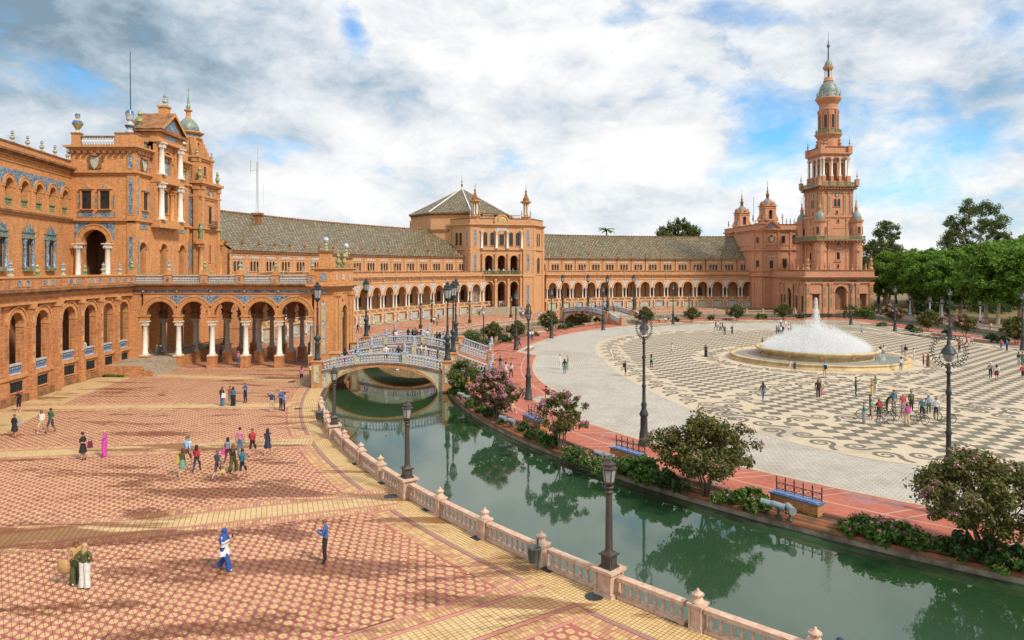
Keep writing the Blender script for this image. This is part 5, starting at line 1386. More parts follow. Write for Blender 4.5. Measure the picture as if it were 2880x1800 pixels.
mb.build('lattice',[plain('mast_paint',(.40,.30,.28),.6,.3,6)],AM)
# ================================================================= domed house beside the tower
DH=thing('domed_house','brick house with two small domed turrets between the wing and the tower','building',(79,212,0))
dh=[(71.9,208.6),(74.4,206.6),(87.0,206.6),(87.0,222.0),(71.9,222.0)];mb=MB();mb.prism(dh,0,23.5,0)
bands_on(mb,dh,[(9.2,9.5,.2),(9.5,9.9,.6),(10.9,11.1,.3),(16.9,17.2,.2),(17.2,17.6,.45),(18.6,18.8,.15),(22.6,22.9,.2),(22.9,23.2,.4),(23.2,23.6,.75)],1,2)
mb.prism(offset(dh,-.1),23.6,24.8,0);bands_on(mb,offset(dh,-.1),[(24.8,25.0,.15)],2)
fD=frame(dh[1],dh[2]);fD0=frame(dh[0],dh[1])
for fr_,us_ in((fD,(.35,4.6,8.2,12.2)),(fD0,(.4,2.8))):
    mb.f=fr_[0]
    for u in us_:pilaster(mb,u,.6,0,9.0,0,.2,1);pilaster(mb,u,.6,11.1,16.8,0,.2,1);pilaster(mb,u,.6,17.7,22.5,0,.2,1)
mb.f=fD[0];mb.arch_panel(4.6,8.2,0,9.0,6.4,1.6,.2,5.0,-.5,.02,0,8);mb.box(5.6,7.2,-.4,-.35,.2,5.8,3);mb.f=ident
mb.build('wall',[BRKR,TRIMR,TRIMD,DARK],DH)
for u in(6.4,10.4):put(window_mesh(1.3,2.6,TRIMR,ped=True),'window',fD,u,12.0,DH)
put(window_mesh(1.0,2.2,TRIMR),'window',fD,2.5,11.9,DH)
panel(fD,2.5,15.4,1.6,.5,BLUEP,DH,TRIMR)
put(window_mesh(1.0,2.0,TRIMR),'window',fD,6.0,19.4,DH)
for u in(9.2,10.9):put(window_mesh(1.1,2.6,TRIMR,arch=True),'window',fD,u,19.2,DH)
for u in(9.2,10.9):panel(fD,u,22.2,1.2,.3,BLUEP,DH,TRIMR)
crest(fD,2.5,20.4,DH,1.15);put(window_mesh(.8,2.0,TRIMR),'window',fD0,1.6,12.2,DH);put(window_mesh(.8,1.8,TRIMR,arch=True),'window',fD0,1.6,19.4,DH)
mb=MB(fD[0]);mb.add([(-.6,.3,23.6),(5.6,.3,23.6),(2.5,.3,25.7)],[(0,1,2)],0)
for s_ in(-1,1):mb.add([(2.5+s_*3.5,.7,23.55),(2.5,.7,26.0),(2.5,-2,26.0),(2.5+s_*3.5,-2,23.55)],[(0,1,2,3)],1);mb.add([(2.5+s_*3.5,.7,23.55),(2.5,.7,26.0),(2.5,.7,25.6),(2.5+s_*2.7,.7,23.55)],[(0,1,2,3)],1)
mb.build('pediment',[BRKR,TRIMR],DH)
TYD=MB();TYD.add([(-1.6,0,.2),(1.6,0,.2),(0,0,1.35)],[(0,1,2)]);put(TYD.mesh('tile_tympanum',[BLUE]),'tile_tympanum',fD,2.5,23.7,DH,.33)
def dome_turret(parent,x,y,z,s=1.0):
    mb=MB();h=1.75*s
    for k in range(4):mb.cbox(x,y,h*(4.6-k*.62),h*(4.6-k*.62)*.6,z-2.2+k*.55,z-1.65+k*.55,0)
    for k in range(4):mb.cbox(x,y,h*(3.6-k*.45),h*1.2,z+k*.8,z+.8+k*.8,0,taper=.86)
    s_=sq(x,y,h,R(10))
    for i in range(4):
        f4=frame(s_[i],s_[(i+1)%4]);mb.f=f4[0];mb.arch_panel(0,f4[1],z,z+4.3*s,f4[1]/2,1.15*s,z+.5,z+2.6*s,-.5,.02,0,8,back=True);mb.ring(f4[1]/2,z+2.6*s,.6*s,.85*s,0,.12,1,8);mb.box(f4[1]/2-.55*s,f4[1]/2+.55*s,-.5,-.45,z+.5,z+3.1*s,3)
        mb.ring(f4[1]/2,z+4.5*s,.5,1.3*s,0,.2,1,10)
    mb.f=ident;bands_on(mb,s_,[(z+3.6*s,z+3.8*s,.15),(z+4.3*s,z+4.6*s,.3)],1,2);mb.prism(s_,z+4.2*s,z+4.6*s,1)
    mb.build('turret_wall',[BRKR,TRIMR,TRIMD,DARK],parent)
    mb=MB();mb.lathe([(h*.98,z+4.6*s),(h*.95,z+5.2*s),(h*.8,z+5.9*s),(h*.45,z+6.5*s),(h*.3,z+6.7*s)],12,(x,y,0));mb.build('turret_dome',[DOME],parent)
    mb=MB();mb.lathe([(.5,z+6.6*s),(.42,z+7.6*s),(.7,z+7.75*s),(.5,z+8.0*s),(.25,z+8.5*s),(.34,z+8.9*s),(.10,z+9.4*s),(.2,z+9.9*s),(.06,z+10.3*s),(.05,z+12.2*s)],8,(x,y,0));mb.build('turret_spire',[TRIMD],parent)
    for q in sq(x,y,h*1.75,R(10)):place(FIN,'finial',parent,(*q,z),0,(1.1,1.1,1.5))
dome_turret(DH,77.2,210.5,26.2,1.0);dome_turret(DH,75.2,228.0,25.5,1.0)
mb=MB();mb.prism([(72.0,222),(82,222),(82,236),(72.0,236)],0,23.5,0);bands_on(mb,[(72.0,222.1),(82,222.1),(82,236),(72.0,236)],[(23.5,24.0,.4),(24.9,25.1,.2)],1,2);mb.prism([(72.0,222),(82,222),(82,236),(72.0,236)],24.0,24.9,0);mb.build('rear_wall',[BRKR,TRIMR,TRIMD],DH)
mb=MB();mb.prism([(77.0,199),(84,199),(84,206.7),(77.0,206.7)],0,11.2,0);bands_on(mb,[(77.0,199),(84,199),(84,206.6),(77.0,206.6)],[(9.3,9.7,.5),(11.2,11.4,.2)],1,2);mb.build('link_wall',[BRKR,TRIMR,TRIMD],DH)
for k in range(6):place(FIN,'finial',DH,fD[0](5.9+k*1.15,-.2,25.0),0,(.9,.9,1.2))
mb=MB();mb.tube([(72.8,210,23),(72.8,210,33.5)],.05,4);mb.build('lightning_rod',[IRON],DH)
mb=MB();mb.tube([(87.5,209,22),(87.5,209,34.0)],.06,4);mb.box(87.3,88.6,208.9,209.1,33.8,34.0);mb.build('lamp_rod',[IRON],DH)
# ================================================================= tall tower
TW=thing('tall_tower','tall rose brick tower with balconies, white column belvedere and tiled dome','tower',(88,191,0))
RT=R(4)
def loc_tw(cx,cy):return lambda x,y:(cx+x*math.cos(RT)-y*math.sin(RT),cy+x*math.sin(RT)+y*math.cos(RT))
base=[(76.7,182.0),(94.6,182.5),(94.2,199.0),(76.4,199.0)]
mb=MB();mb.prism([(x_+(.9 if k in(0,3)else-.9)*0,y_+(1.3 if k<2 else 0))for k,(x_,y_)in enumerate(base)],0,9.6,0)
fb=frame(base[0],base[1]);fbl=frame((76.4,199.0),base[0]);LBW=fb[1]
mb.f=fb[0];mb.arch_panel(6.0,12.6,0,9.0,9.3,3.1,.9,5.6,-1.28,0,0,14);mb.ring(9.3,5.6,1.6,2.1,-.02,.18,1,16)
mb.arch_panel(0,6.0,0,9.0,2.7,1.9,1.2,5.2,-1.0,0,0,rect=True);mb.arch_panel(12.6,LBW,0,9.0,15.2,1.9,1.2,5.2,-1.0,0,0,rect=True)
for u in(2.7,15.2):mb.box(u-1.3,u+1.3,0,.25,5.2,5.6,1)
for u in(.6,4.9,6.6,12.0,13.7,LBW-.6):pilaster(mb,u,.9,0,8.0,0,.25,1);
mb.box(7.74,10.86,-1.2,-1.1,.9,7.1,3);mb.box(1.7,3.7,-.95,-.9,1.2,5.2,3);mb.box(14.2,16.2,-.95,-.9,1.2,5.2,3)
mb.f=ident;bands_on(mb,base,[(7.9,8.2,.3),(8.9,9.2,.3),(9.2,9.5,.6),(9.5,9.75,.9)],1,2)
mb.prism(base,8.2,8.95,0)
mb.prism(offset(base,.2),9.75,11.2,0);bands_on(mb,offset(base,.2),[(11.2,11.45,.15)],2,2)
mb.f=fbl[0];mb.box(fbl[1]-5.5,fbl[1],-.5,0,0,9.0,0);mb.f=ident
mb.f=fbl[0];Lb=fbl[1]
for u in(.5,3.0,5.2,10.6,12.8,Lb-.5):pilaster(mb,u,.8,0,8.0,0,.25,1)
mb.arch_panel(5.6,10.2,0,7.9,7.9,2.6,.5,5.2,-.02,.5,0,12);mb.ring(7.9,5.2,1.32,1.75,.48,.66,1,14)
for u in(1.8,4.1,11.7,15.0):mb.box(u-.55,u+.55,0,.03,.4,4.6,4);mb.box(u-.75,u+.75,0,.22,4.6,4.9,1)
mb.box(6.6,9.2,.0,.03,.5,6.5,4);mb.f=ident
mb.build('base_wall',[BRKR,TRIMR,TRIMD,INTER,DARK],TW)
for u in(.5,3.0,5.2,10.6,12.8,Lb-.5):
    for z,h in((3.0,2.4),(6.0,1.8)):panel(fbl,u,z,.35,h,GREENG,TW,TRIMR,.25)
for u in(3.0,7.9,13.0):panel(fbl,u,8.58,3.2,.36,GREENG,TW,TRIMR,.02)
for u in(.6,4.9,6.6,12.0,13.7,LBW-.6):
    for z,h in((3.0,2.4),(6.0,1.8)):panel(fb,u,z,.4,h,GREENG,TW,TRIMR,.25)
for u,w_ in((2.7,3.0),(9.3,3.6),(15.2,3.0)):panel(fb,u,8.58,w_,.36,GREENG,TW,TRIMR,.02)
FINT=finial_mesh('finial',[(.30,0),(.30,.2),(.16,.35),(.26,.6),(.26,.8),(.12,1.0),(.2,1.2),(.14,1.4),(.05,1.7),(.0,2.1)],[TRIMR,TRIMD],[0,0,0,0,1,0,0,1,1],8)
for k,u in enumerate((.5,3.0,5.2,6.4,12.4,13.6,16.0,17.0)):put(FINT,'finial',fb,u,11.45,TW,-.2,(1.1,1.1,1.0))
put(FINT,'finial',fb,LBW-.5,11.45,TW,-.2,(2.0,2.0,2.2));put(FINT,'finial',fb,.6,11.45,TW,-.2,(2.0,2.0,2.0))
for k in range(5):put(FINT,'finial',fbl,1.5+3.4*k,11.45,TW,-.2)
tcx,tcy=86.7,191.0;Lw=loc_tw(tcx,tcy);HS=4.4
def sqt(h):return[Lw(x*h,y*h)for x,y in((-1,-1),(1,-1),(1,1),(-1,1))]
s1=sqt(4.95);mb=MB();mb.prism(s1,9.8,26.0,0);bands_on(mb,s1,[(18.9,19.2,.3),(22.5,22.7,.1),(25.2,25.5,.15),(25.5,26.0,.3)],1,2)
s2=sqt(HS);mb.prism(s2,26,33.0,0)
for i in range(4):
    f4=frame(s1[i],s1[(i+1)%4]);mb.f=f4[0];L_=f4[1]
    for u in(2.4,L_-2.4):pilaster(mb,u,.7,9.9,18.8,0,.16,1);pilaster(mb,u,.7,19.5,25.1,0,.16,1)
    mb.box(L_/2-.9,L_/2+.9,0,.3,13.6,13.9,1);mb.box(L_/2-.9,L_/2+.9,0,.3,17.0,17.3,1)
mb.f=ident;cornice(mb,s2,32.4,1,1.1,2)
for i in(0,3,1):
    f4=frame(s2[i],s2[(i+1)%4]);mb.f=f4[0];L=f4[1]
    for u in(.5,2.2,L-2.2,L-.5):pilaster(mb,u,.8,26,32.4,0,.18,1)
    mb.f=ident
mb.build('shaft',[BRKR,TRIMR,TRIMD],TW)
for i in(3,0,1):
    f4=frame(s2[i],s2[(i+1)%4]);L=f4[1];f1=frame(s1[i],s1[(i+1)%4]);L1=f1[1]
    put(window_mesh(.75,2.2,TRIMR,arch=True,sur=.2,bars=False),'window',f4,L/2-.5,28.3,TW);put(window_mesh(.75,2.2,TRIMR,arch=True,sur=.2,bars=False),'window',f4,L/2+.5,28.3,TW)
    crest(f4,L/2,31.4,TW,.6)
    for u in(2.2,L-2.2,.5,L-.5):panel(f4,u,29.0,.3,4.4,GREENG,TW,TRIMR,.18)
    panel(f4,L/2,32.2,6.0,.35,GREENG,TW,TRIMR,.12)
    for z in(24.0,26.4,18.0,12.0):put(window_mesh(.55,.9,TRIMR,bars=False),'window',f1 if z<26 else f4,(L1 if z<26 else L)/2,z,TW)
    put(window_mesh(.9,2.0,TRIMR,arch=True,ped=False,sur=.3),'window',f1,L1/2,14.2,TW)
# corner turrets with little domes
for k,q in enumerate(sqt(5.0)):
    mb=MB();mb.lathe([(1.5,9.8),(1.5,24.6)],10,(*q,0),0,smooth=False);mb.lathe([(1.65,18.9),(1.85,19.4),(1.65,19.45)],10,(*q,0),1,smooth=False);mb.lathe([(1.55,23.9),(1.8,24.3),(1.9,24.8),(1.4,24.85)],10,(*q,0),1,smooth=False)
    mb.build('corner_turret',[BRKR,TRIMR],TW)
    mb=MB();mb.lathe([(1.3,24.8),(1.35,25.3),(1.1,26.2),(.6,26.9),(.4,27.0)],12,(*q,0));mb.build('turret_dome',[DOME],TW)
    mb=MB();mb.lathe([(.5,26.9),(.4,27.8),(.6,28.0),(.35,28.3),(.3,28.8),(.15,29.2),(.22,29.8),(.05,30.2),(.04,32)],8,(*q,0));mb.build('turret_spire',[TRIMR],TW)
    for a in np.linspace(0,2*math.pi,5)[:-1]:
        a+=R(-135)if k==0 else R(-90)
        fr_=frame((q[0]+1.47*math.cos(a)+.4*math.sin(a),q[1]+1.47*math.sin(a)-.4*math.cos(a)),(q[0]+1.47*math.cos(a)-.4*math.sin(a),q[1]+1.47*math.sin(a)+.4*math.cos(a)))
        put(window_mesh(.7,1.9,TRIMR,arch=True,bars=False),'window',fr_,.4,21.0,TW,.04)
        mb=MB();mb.lathe([(.45,0),(.45,.12),(.3,.13),(.0,.1)],12);me_=mb.mesh('round_window',[TRIMR,DARK])
        o=place(me_,'round_window',TW,fr_[0](.4,.02,16.6));o.matrix_basis=Matrix.Translation(fr_[0](.4,.02,16.6))@Matrix.Rotation(fr_[2],4,'Z')@Matrix.Rotation(R(90),4,'X')
# balconies with green railings
def ring_balcony(poly,z,out,nper,root,floor=True):
    pb_=offset(poly,out);mb=MB();mb.prism(pb_,z-.35,z,0,bot=True);mb.build('balcony_floor',[TRIMD],root)
    for i in range(len(pb_)):
        f4=frame(pb_[i],pb_[(i+1)%len(pb_)]);L=f4[1];mb=MB(f4[0]);mb.box(0,L,-.22,-.04,z+.85,z+1.0);mb.box(0,L,-.22,-.04,z,z+.12)
        n=int(L/.42)
        for k in range(n):mb.box((k+.3)*L/n,(k+.62)*L/n,-.18,-.08,z+.12,z+.85)
        mb.build('balcony_railing',[GREENG],root)
ring_balcony(sqt(6.1),19.45,.6,20,TW);ring_balcony(s2,33.9,1.0,20,TW)
dentils(TW,offset(s2,.6),33.0,TRIMD,.8);dentils(TW,sqt(6.5),18.6,TRIMD,.9)
for q in offset(s2,.75):
    mb=MB();mb.cbox(*q,.9,.9,33.9,35.4,0);mb.cbox(*q,1.05,1.05,35.4,35.6,1);mb.build('balcony_pier',[BRKR,TRIMR],TW);place(SPIRE,'finial',TW,(*q,35.6),0,(1.0,1.0,.95))
# belvedere
s3=sqt(3.1);sb=sqt(3.85);mb=MB();mb.prism(sqt(3.7),33.9,35.4,0)
for i in range(4):
    f4=frame(s3[i],s3[(i+1)%4]);mb.f=f4[0];L=f4[1]
    for k in range(3):mb.arch_panel(L*k/3,L*(k+1)/3,35.4,42.0,L*(k+.5)/3,1.45,35.5,39.6,-.6,0,0,8)
mb.f=ident;mb.prism(sqt(2.6),35.4,42.0,3);bands_on(mb,s3,[(41.2,41.6,.5)],1);bands_on(mb,sb,[(41.6,42.3,.0),(42.3,42.6,.3),(42.6,42.9,.55)],1,2)
mb.prism(sb,42.9,44.4,0);bands_on(mb,sb,[(44.4,44.6,.15)],2)
mb.build('belvedere',[BRKR,TRIMR,TRIMD,INTER],TW)
CT=column_mesh(5.0,.28,MARBLE,10,.6,1.5)
for i in range(4):
    a,b_=Vector(sb[i]),Vector(sb[(i+1)%4])
    for k in range(4):
        p=a.lerp(b_,.06+k*.29333);place(CT,'column',TW,(p.x,p.y,36.6));mb=MB();mb.cbox(p.x,p.y,.8,.8,33.9,36.6);mb.build('pedestal',[BRKR],TW)
    place(SPIRE,'finial',TW,(*sb[i],44.6),0,(1.1,1.1,1.0));mb=MB();mb.cbox(*sb[i],1.1,1.1,42.9,44.7);mb.build('pier',[BRKR],TW)
# drum with scroll buttresses, upper balcony, lantern storey
C_=(tcx,tcy,0);mb=MB();mb.lathe([(2.75,42.9),(2.75,48.2)],12,C_,0,smooth=False);mb.lathe([(2.8,47.2),(3.3,48.0),(3.7,48.4),(2.4,48.45)],16,C_,1)
mb.lathe([(2.35,48.4),(2.35,57.2)],16,C_,0,smooth=False);mb.lathe([(2.4,54.9),(2.6,55.2),(2.4,55.4)],16,C_,1);mb.lathe([(2.4,56.6),(2.8,57.2),(3.3,57.9),(3.45,58.3),(2.6,58.4)],16,C_,1)
for k in range(8):
    a=k*math.pi/4+RT+math.pi/8
    mb.lathe([(.3,48.5),(.22,48.9),(.2,54.0),(.34,54.5),(.34,54.9)],6,(tcx+2.5*math.cos(a),tcy+2.5*math.sin(a),0),1)
for k in range(8):
    a=k*math.pi/4+RT+math.pi/4
    if k%2==0:
        for rr,zz,ww in((3.5,43.6,.75),(3.2,44.6,.65),(3.0,45.6,.5),(2.9,46.5,.4)):mb.lathe([(0,-ww),(ww,-ww*.3),(ww,ww*.4),(0,ww)],8,(tcx+rr*math.cos(a),tcy+rr*math.sin(a),zz+.2),1)
mb.build('upper_drum',[BRKR,TRIMR],TW)
for k in range(8):
    a=k*math.pi/4+RT;r_=2.34
    fr_=frame((tcx+r_*math.cos(a)+.5*math.sin(a),tcy+r_*math.sin(a)-.5*math.cos(a)),(tcx+r_*math.cos(a)-.5*math.sin(a),tcy+r_*math.sin(a)+.5*math.cos(a)))
    put(window_mesh(.85,3.6,TRIMR,arch=True,bars=False,sur=.2),'window',fr_,.5,50.0,TW,.04)
    if k%2:put(window_mesh(.9,2.4,TRIMR,bars=False,sur=.2),'window',frame((tcx+2.74*math.cos(a)+.5*math.sin(a),tcy+2.74*math.sin(a)-.5*math.cos(a)),(tcx+2.74*math.cos(a)-.5*math.sin(a),tcy+2.74*math.sin(a)+.5*math.cos(a))),.5,44.0,TW,.02)
ring_balcony(ngon(*C_[:2],3.3,12),48.5,.1,6,TW)
mb=MB();mb.lathe([(2.9,58.3),(2.9,58.9),(2.5,59.0),(2.55,59.8),(2.4,60.8),(1.9,62.0),(1.2,62.9),(1.0,63.1)],20,C_);mb.build('dome',[DOME],TW)
for k in range(10):a=k*math.pi/5;place(FIN,'finial',TW,(tcx+3.0*math.cos(a),tcy+3.0*math.sin(a),58.3),0,(.8,.8,1.3))
mb=MB();mb.lathe([(1.35,63.0),(1.2,63.4),(1.1,63.8),(1.1,64.0)],12,C_,0);mb.lathe([(.5,64),(.5,66.3)],8,C_,1)
for k in range(8):a=k*math.pi/4;mb.lathe([(.16,64),(.13,64.3),(.13,66.0),(.18,66.3)],6,(tcx+.95*math.cos(a),tcy+.95*math.sin(a),0),2)
mb.lathe([(1.15,66.2),(1.3,66.6),(1.5,67.0),(1.1,67.1)],12,C_,0);mb.build('lantern',[TRIMR,DARK,MARBLE],TW)
mb=MB();mb.lathe([(1.05,67.0),(1.05,67.5),(.8,68.3),(.35,68.9)],12,C_);mb.build('cupola',[DOME],TW)
mb=MB();mb.lathe([(.3,68.8),(.22,69.6),(.16,72.2),(.4,72.5),(.42,73.0),(.16,73.3),(.2,73.8),(.06,74.4),(.03,76.8)],8,C_);mb.build('spire',[plain('green_bronze',(.10,.17,.15),.6,.3,4)],TW)
# ================================================================= canal balustrades, bridges, lamps, fountain
POSTM=MB()
POSTM.cbox(0,0,.50,.50,0,.16);POSTM.cbox(0,0,.40,.40,.16,.92);POSTM.cbox(0,0,.52,.52,.92,1.0);POSTM.cbox(0,0,.60,.60,1.0,1.08)
for s_ in((-1,-1),(1,-1),(1,1),(-1,1)):POSTM.lathe([(.05,.18),(.03,.3),(.055,.55),(.03,.8),(.05,.9)],6,(s_[0]*.215,s_[1]*.215,0))
POSTM=POSTM.mesh('post',[STONE])
PFIN=MB();PFIN.lathe([(.24,0),(.26,.05),(.20,.10),(.19,.16),(.15,.22),(.15,.28),(.20,.30),(.20,.35),(.13,.38),(.12,.43),(.05,.46),(.055,.52),(.0,.56)],12)
for k in range(12):a=k*math.pi/6;PFIN.cbox(.19*math.cos(a),.19*math.sin(a),.05,.05,.29,.36)
PFIN=PFIN.mesh('finial',[STONE])
PEDL=MB();PEDL.cbox(0,0,.86,.86,0,.18);PEDL.cbox(0,0,.70,.70,.18,1.0);PEDL.cbox(0,0,.84,.84,1.0,1.08);PEDL.cbox(0,0,1.0,1.0,1.08,1.2)
for s_ in((-1,-1),(1,-1),(1,1),(-1,1)):PEDL.lathe([(.07,.2),(.045,.34),(.08,.6),(.045,.85),(.07,.98)],8,(s_[0]*.37,s_[1]*.37,0))
PEDL.box(-.22,.22,-.365,-.345,.3,.9);PEDL.box(.345,.365,-.22,.22,.3,.9)
PEDL=PEDL.mesh('post',[STONE])
def rail_mesh(L):
    mb=MB();h=L/2
    mb.box(-h,h,-.17,.17,0,.15);mb.box(-h,h,-.14,.14,.77,.82);mb.box(-h,h,-.185,.185,.82,.98);return mb.mesh('rail',[STONE])
CB_=thing('canal_balustrade','pale stone balustrade with turned balusters along the near court bank of the canal','balustrade',(-1,31,0))
# post positions read from the photograph, kept on the bank's arc
pp=[(890,1160),(912,1204),(943,1232),(979,1263),(1026,1304),(1087,1344),(1162,1392),(1257,1444),(1379,1509),(1543,1580),(1732,1660),(1987,1751),(2310,1868)]
lamp_posts={2,6,10}
angs=[]
for x,y in pp:
    p=P3(x,y);angs.append(polar(p.x,p.y)[1])
d_step=angs[-1]-angs[-2];angs+=[angs[-1]+d_step*.95,angs[-1]+d_step*1.9]
for k,a in enumerate(angs):
    x,y=E(79.35,a)
    place(PEDL if k in lamp_posts else POSTM,'post',CB_,(x,y,0),-a,(.92,.92,.82))
    if k not in lamp_posts:place(PFIN,'finial',CB_,(x,y,.88),-a,(.9,.9,.85))
for k in range(len(angs)-1):
    p0,p1=Vector(E(79.35,angs[k])),Vector(E(79.35,angs[k+1]));fr_=frame(p0,p1);f,L,rz=fr_
    g=.46 if(k in lamp_posts or k+1 in lamp_posts)else .28
    mid=L/2;place(rail_mesh(L-2*g+.02),'rail',CB_,f(mid,0,0),rz,(1,.85,.80))
    n=max(5,round((L-2*g)/.345))
    for q in range(n):place(BAL_STONE,'baluster',CB_,f(g+(q+.5)*(L-2*g)/n,0,.12),rz+R(q*7),(.88,.88,.80))
# far bank balustrade: posts and rails are parts, tiny balusters joined per stretch
def far_balustrade(label,line,step=4.2,mat=STONE,name='canal_balustrade'):
    L=resample(line,step);root=thing(name,label,'balustrade',(*L[len(L)//2],0));mid=L[len(L)//2]
    for k in range(len(L)):
        place(POSTM,'post',root,(*L[k],0),0,(.9,.9,.85));place(PFIN,'finial',root,(*L[k],.91),0,(.9,.9,.85))
    for k in range(len(L)-1):
        fr_=frame(L[k],L[k+1]);f,LL_,rz=fr_;place(rail_mesh(LL_-.4),'rail',root,f(LL_/2,0,0),rz,(1,.9,.85))
        mb=MB(f);n=round((LL_-.5)/.36)
        for q in range(n):u=.3+(q+.5)*(LL_-.6)/n;mb.lathe([(.07,.12),(.04,.2),(.08,.35),(.045,.5),(.07,.66)],5,(u,0,0),cap=False)
        mb.build('balusters',[mat],root,kind='stuff')
    return root
far_balustrade('pale balustrade on the far bank between the double bridge and the stair bridge',[E(79.4,q)for q in np.linspace(R(13),R(52.5),80)])
far_balustrade('pale balustrade on the far bank right of the stair bridge before the long wing',[E(79.4,q)for q in np.linspace(R(61.5),R(90),60)]+[(76,182.4-.2)])
far_balustrade('blue tiled balustrade on the right hand bank under the park trees',[(91.4,178),(91.4,95)],5.0,CERAMB)
# ---- lamps
def lantern(mb,z,s=1.0,mi=0,gi=1):
    """six-sided lantern, base at z"""
    q=lambda r,zz:(r*s,z+zz*s)
    mb.lathe([q(.10,0),q(.20,.10),q(.24,.18),q(.24,.24)],6,mi=mi,smooth=False)
    mb.lathe([q(.215,.24),q(.29,.84)],6,mi=gi,smooth=False,cap=False)
    for k in range(6):
        a=k*math.pi/3;mb.tube([(.225*s*math.cos(a),.225*s*math.sin(a),z+.24*s),(.30*s*math.cos(a),.30*s*math.sin(a),z+.84*s)],.018*s,4,mi)
    mb.lathe([q(.31,.82),q(.36,.86),q(.36,.92),q(.25,1.0),q(.25,1.08),q(.30,1.1),q(.14,1.22),q(.12,1.3),q(.15,1.34),q(.04,1.4),q(.0,1.5)],6,mi=mi,smooth=False)
def make_lamp(kind):
    P_=[]
    if kind=='pedestal':  # lantern on the balustrade pedestal
        mb=MB();mb.cbox(0,0,.62,.62,0,.08);mb.cbox(0,0,.54,.54,.08,.14);mb.cbox(0,0,.46,.46,.14,.58);mb.cbox(0,0,.60,.60,.58,.66,taper=1.05);mb.cbox(0,0,.5,.5,.66,.74,taper=.8)
        mb.box(-.14,.14,-.245,-.235,.2,.5);mb.box(.235,.245,-.14,.14,.2,.5)
        P_.append(('pedestal',mb,[IRONB]));mb=MB();mb.lathe([(.20,.74),(.16,.84),(.155,.9),(.13,3.4),(.12,3.5),(.17,3.54),(.17,3.6),(.12,3.66)],14);P_.append(('pole',mb,[IRONB]))
        mb=MB();mb.lathe([(.12,3.66),(.18,3.74),(.22,3.82),(.2,3.86)],8,smooth=False);lantern(mb,3.84,.98);P_.append(('lantern',mb,[IRONB,GLASSL]))
    if kind=='tall':  # bridge and park lamp with big lantern
        mb=MB();mb.cbox(0,0,.66,.66,0,.12);mb.lathe([(.32,.12),(.30,.3),(.24,.4),(.24,1.5),(.30,1.58),(.18,1.75),(.2,1.9),(.38,2.15),(.2,2.4),(.13,2.55),(.11,3.2),(.16,3.3),(.10,3.42),(.09,5.0),(.14,5.1),(.08,5.2),(.075,5.75),(.2,5.9)],12);P_.append(('pole',mb,[IRON]))
        mb=MB();lantern(mb,5.85,1.35);P_.append(('lantern',mb,[IRON,GLASSL]))
    if kind in('wreath','square'):
        mb=MB();mb.lathe([(.42,0),(.42,.15),(.36,.22),(.33,.9),(.27,1.1),(.25,2.1),(.33,2.22),(.33,2.3),(.2,2.6),(.17,2.75),(.22,3.0),(.13,3.2),(.12,4.2),(.17,4.35),(.11,4.5),(.10,6.3),(.16,6.45),(.10,6.6),(.085,7.4),(.15,7.5),(.08,7.62),(.12,7.75),(.05,7.9)],14);P_.append(('pole',mb,[IRON]))
        mb=MB();n=30;Rr=.78
        mb.tube([(Rr*math.cos(2*math.pi*k/n),0,8.62+Rr*math.sin(2*math.pi*k/n))for k in range(n+1)],.022,5,cap=False)
        for k in range(n):
            a=2*math.pi*(k+.5)/n
            if abs(a-math.pi*1.5)<.12:continue
            for s_ in(-1,1):
                r1=Rr+s_*.03;r2=Rr+s_*.14;a2=a+.10
                p0=Vector((r1*math.cos(a),0,8.62+r1*math.sin(a)));p1=Vector((r2*math.cos(a2),0,8.62+r2*math.sin(a2)));m_=(p0+p1)/2;d_=(p1-p0).cross(Vector((0,1,0)))*.28
                mb.add([tuple(p0),tuple(m_+d_),tuple(p1),tuple(m_-d_)],[(0,1,2,3)])
                mb.add([tuple(p0+Vector((0,.03,0))),tuple(m_+Vector((0,.06,0))),tuple(p1+Vector((0,.03,0))),tuple(m_-Vector((0,.06,0)))],[(0,1,2,3)])
        P_.append(('wreath',mb,[IRON]))
        mb=MB();mb.lathe([(.03,9.35),(.06,9.2),(.10,9.1),(.08,9.0),(.14,8.92),(.26,8.78),(.33,8.66),(.36,8.55),(.40,8.53),(.34,8.5)],14,mi=0);mb.lathe([(.30,8.5),(.27,8.3),(.16,8.12),(.0,8.05)],12,mi=1);mb.lathe([(.06,7.9),(.09,7.95),(.0,8.02)],8,mi=0)
        for s_ in(-1,1):mb.tube([(0,0,7.85),(s_*.3,0,7.95),(s_*.42,0,8.2),(s_*.38,0,8.5)],.02,5,0)
        P_.append(('lantern',mb,[IRON,GLASSL]))
    if kind=='globe':  # slim park lamp with small round head
        mb=MB();mb.lathe([(.22,0),(.2,.3),(.12,.5),(.09,.7),(.06,3.6),(.12,3.7),(.05,3.8)],8);P_.append(('pole',mb,[IRON]))
        mb=MB();mb.lathe([(.06,3.8),(.2,3.9),(.24,4.1),(.16,4.35),(.05,4.5),(.0,4.6)],8,mi=0);P_.append(('lamp_globe',mb,[GLASSL]))
    if kind=='ceramic':  # tiled lamp on the right hand bank
        mb=MB();mb.lathe([(.5,0),(.45,.4),(.3,.5),(.26,1.2)],8,mi=0);mb.lathe([(.26,1.2),(.16,1.5),(.16,3.2),(.3,3.4)],8,mi=1);P_.append(('pole',mb,[CERAMB,CERAMW]))
        mb=MB();lantern(mb,3.4,1.2);P_.append(('lantern',mb,[IRON,GLASSL]))
    return[(nm,mb.mesh(nm,mats))for nm,mb,mats in P_]
LAMPM={k:make_lamp(k)for k in('pedestal','tall','square','globe','ceramic')}
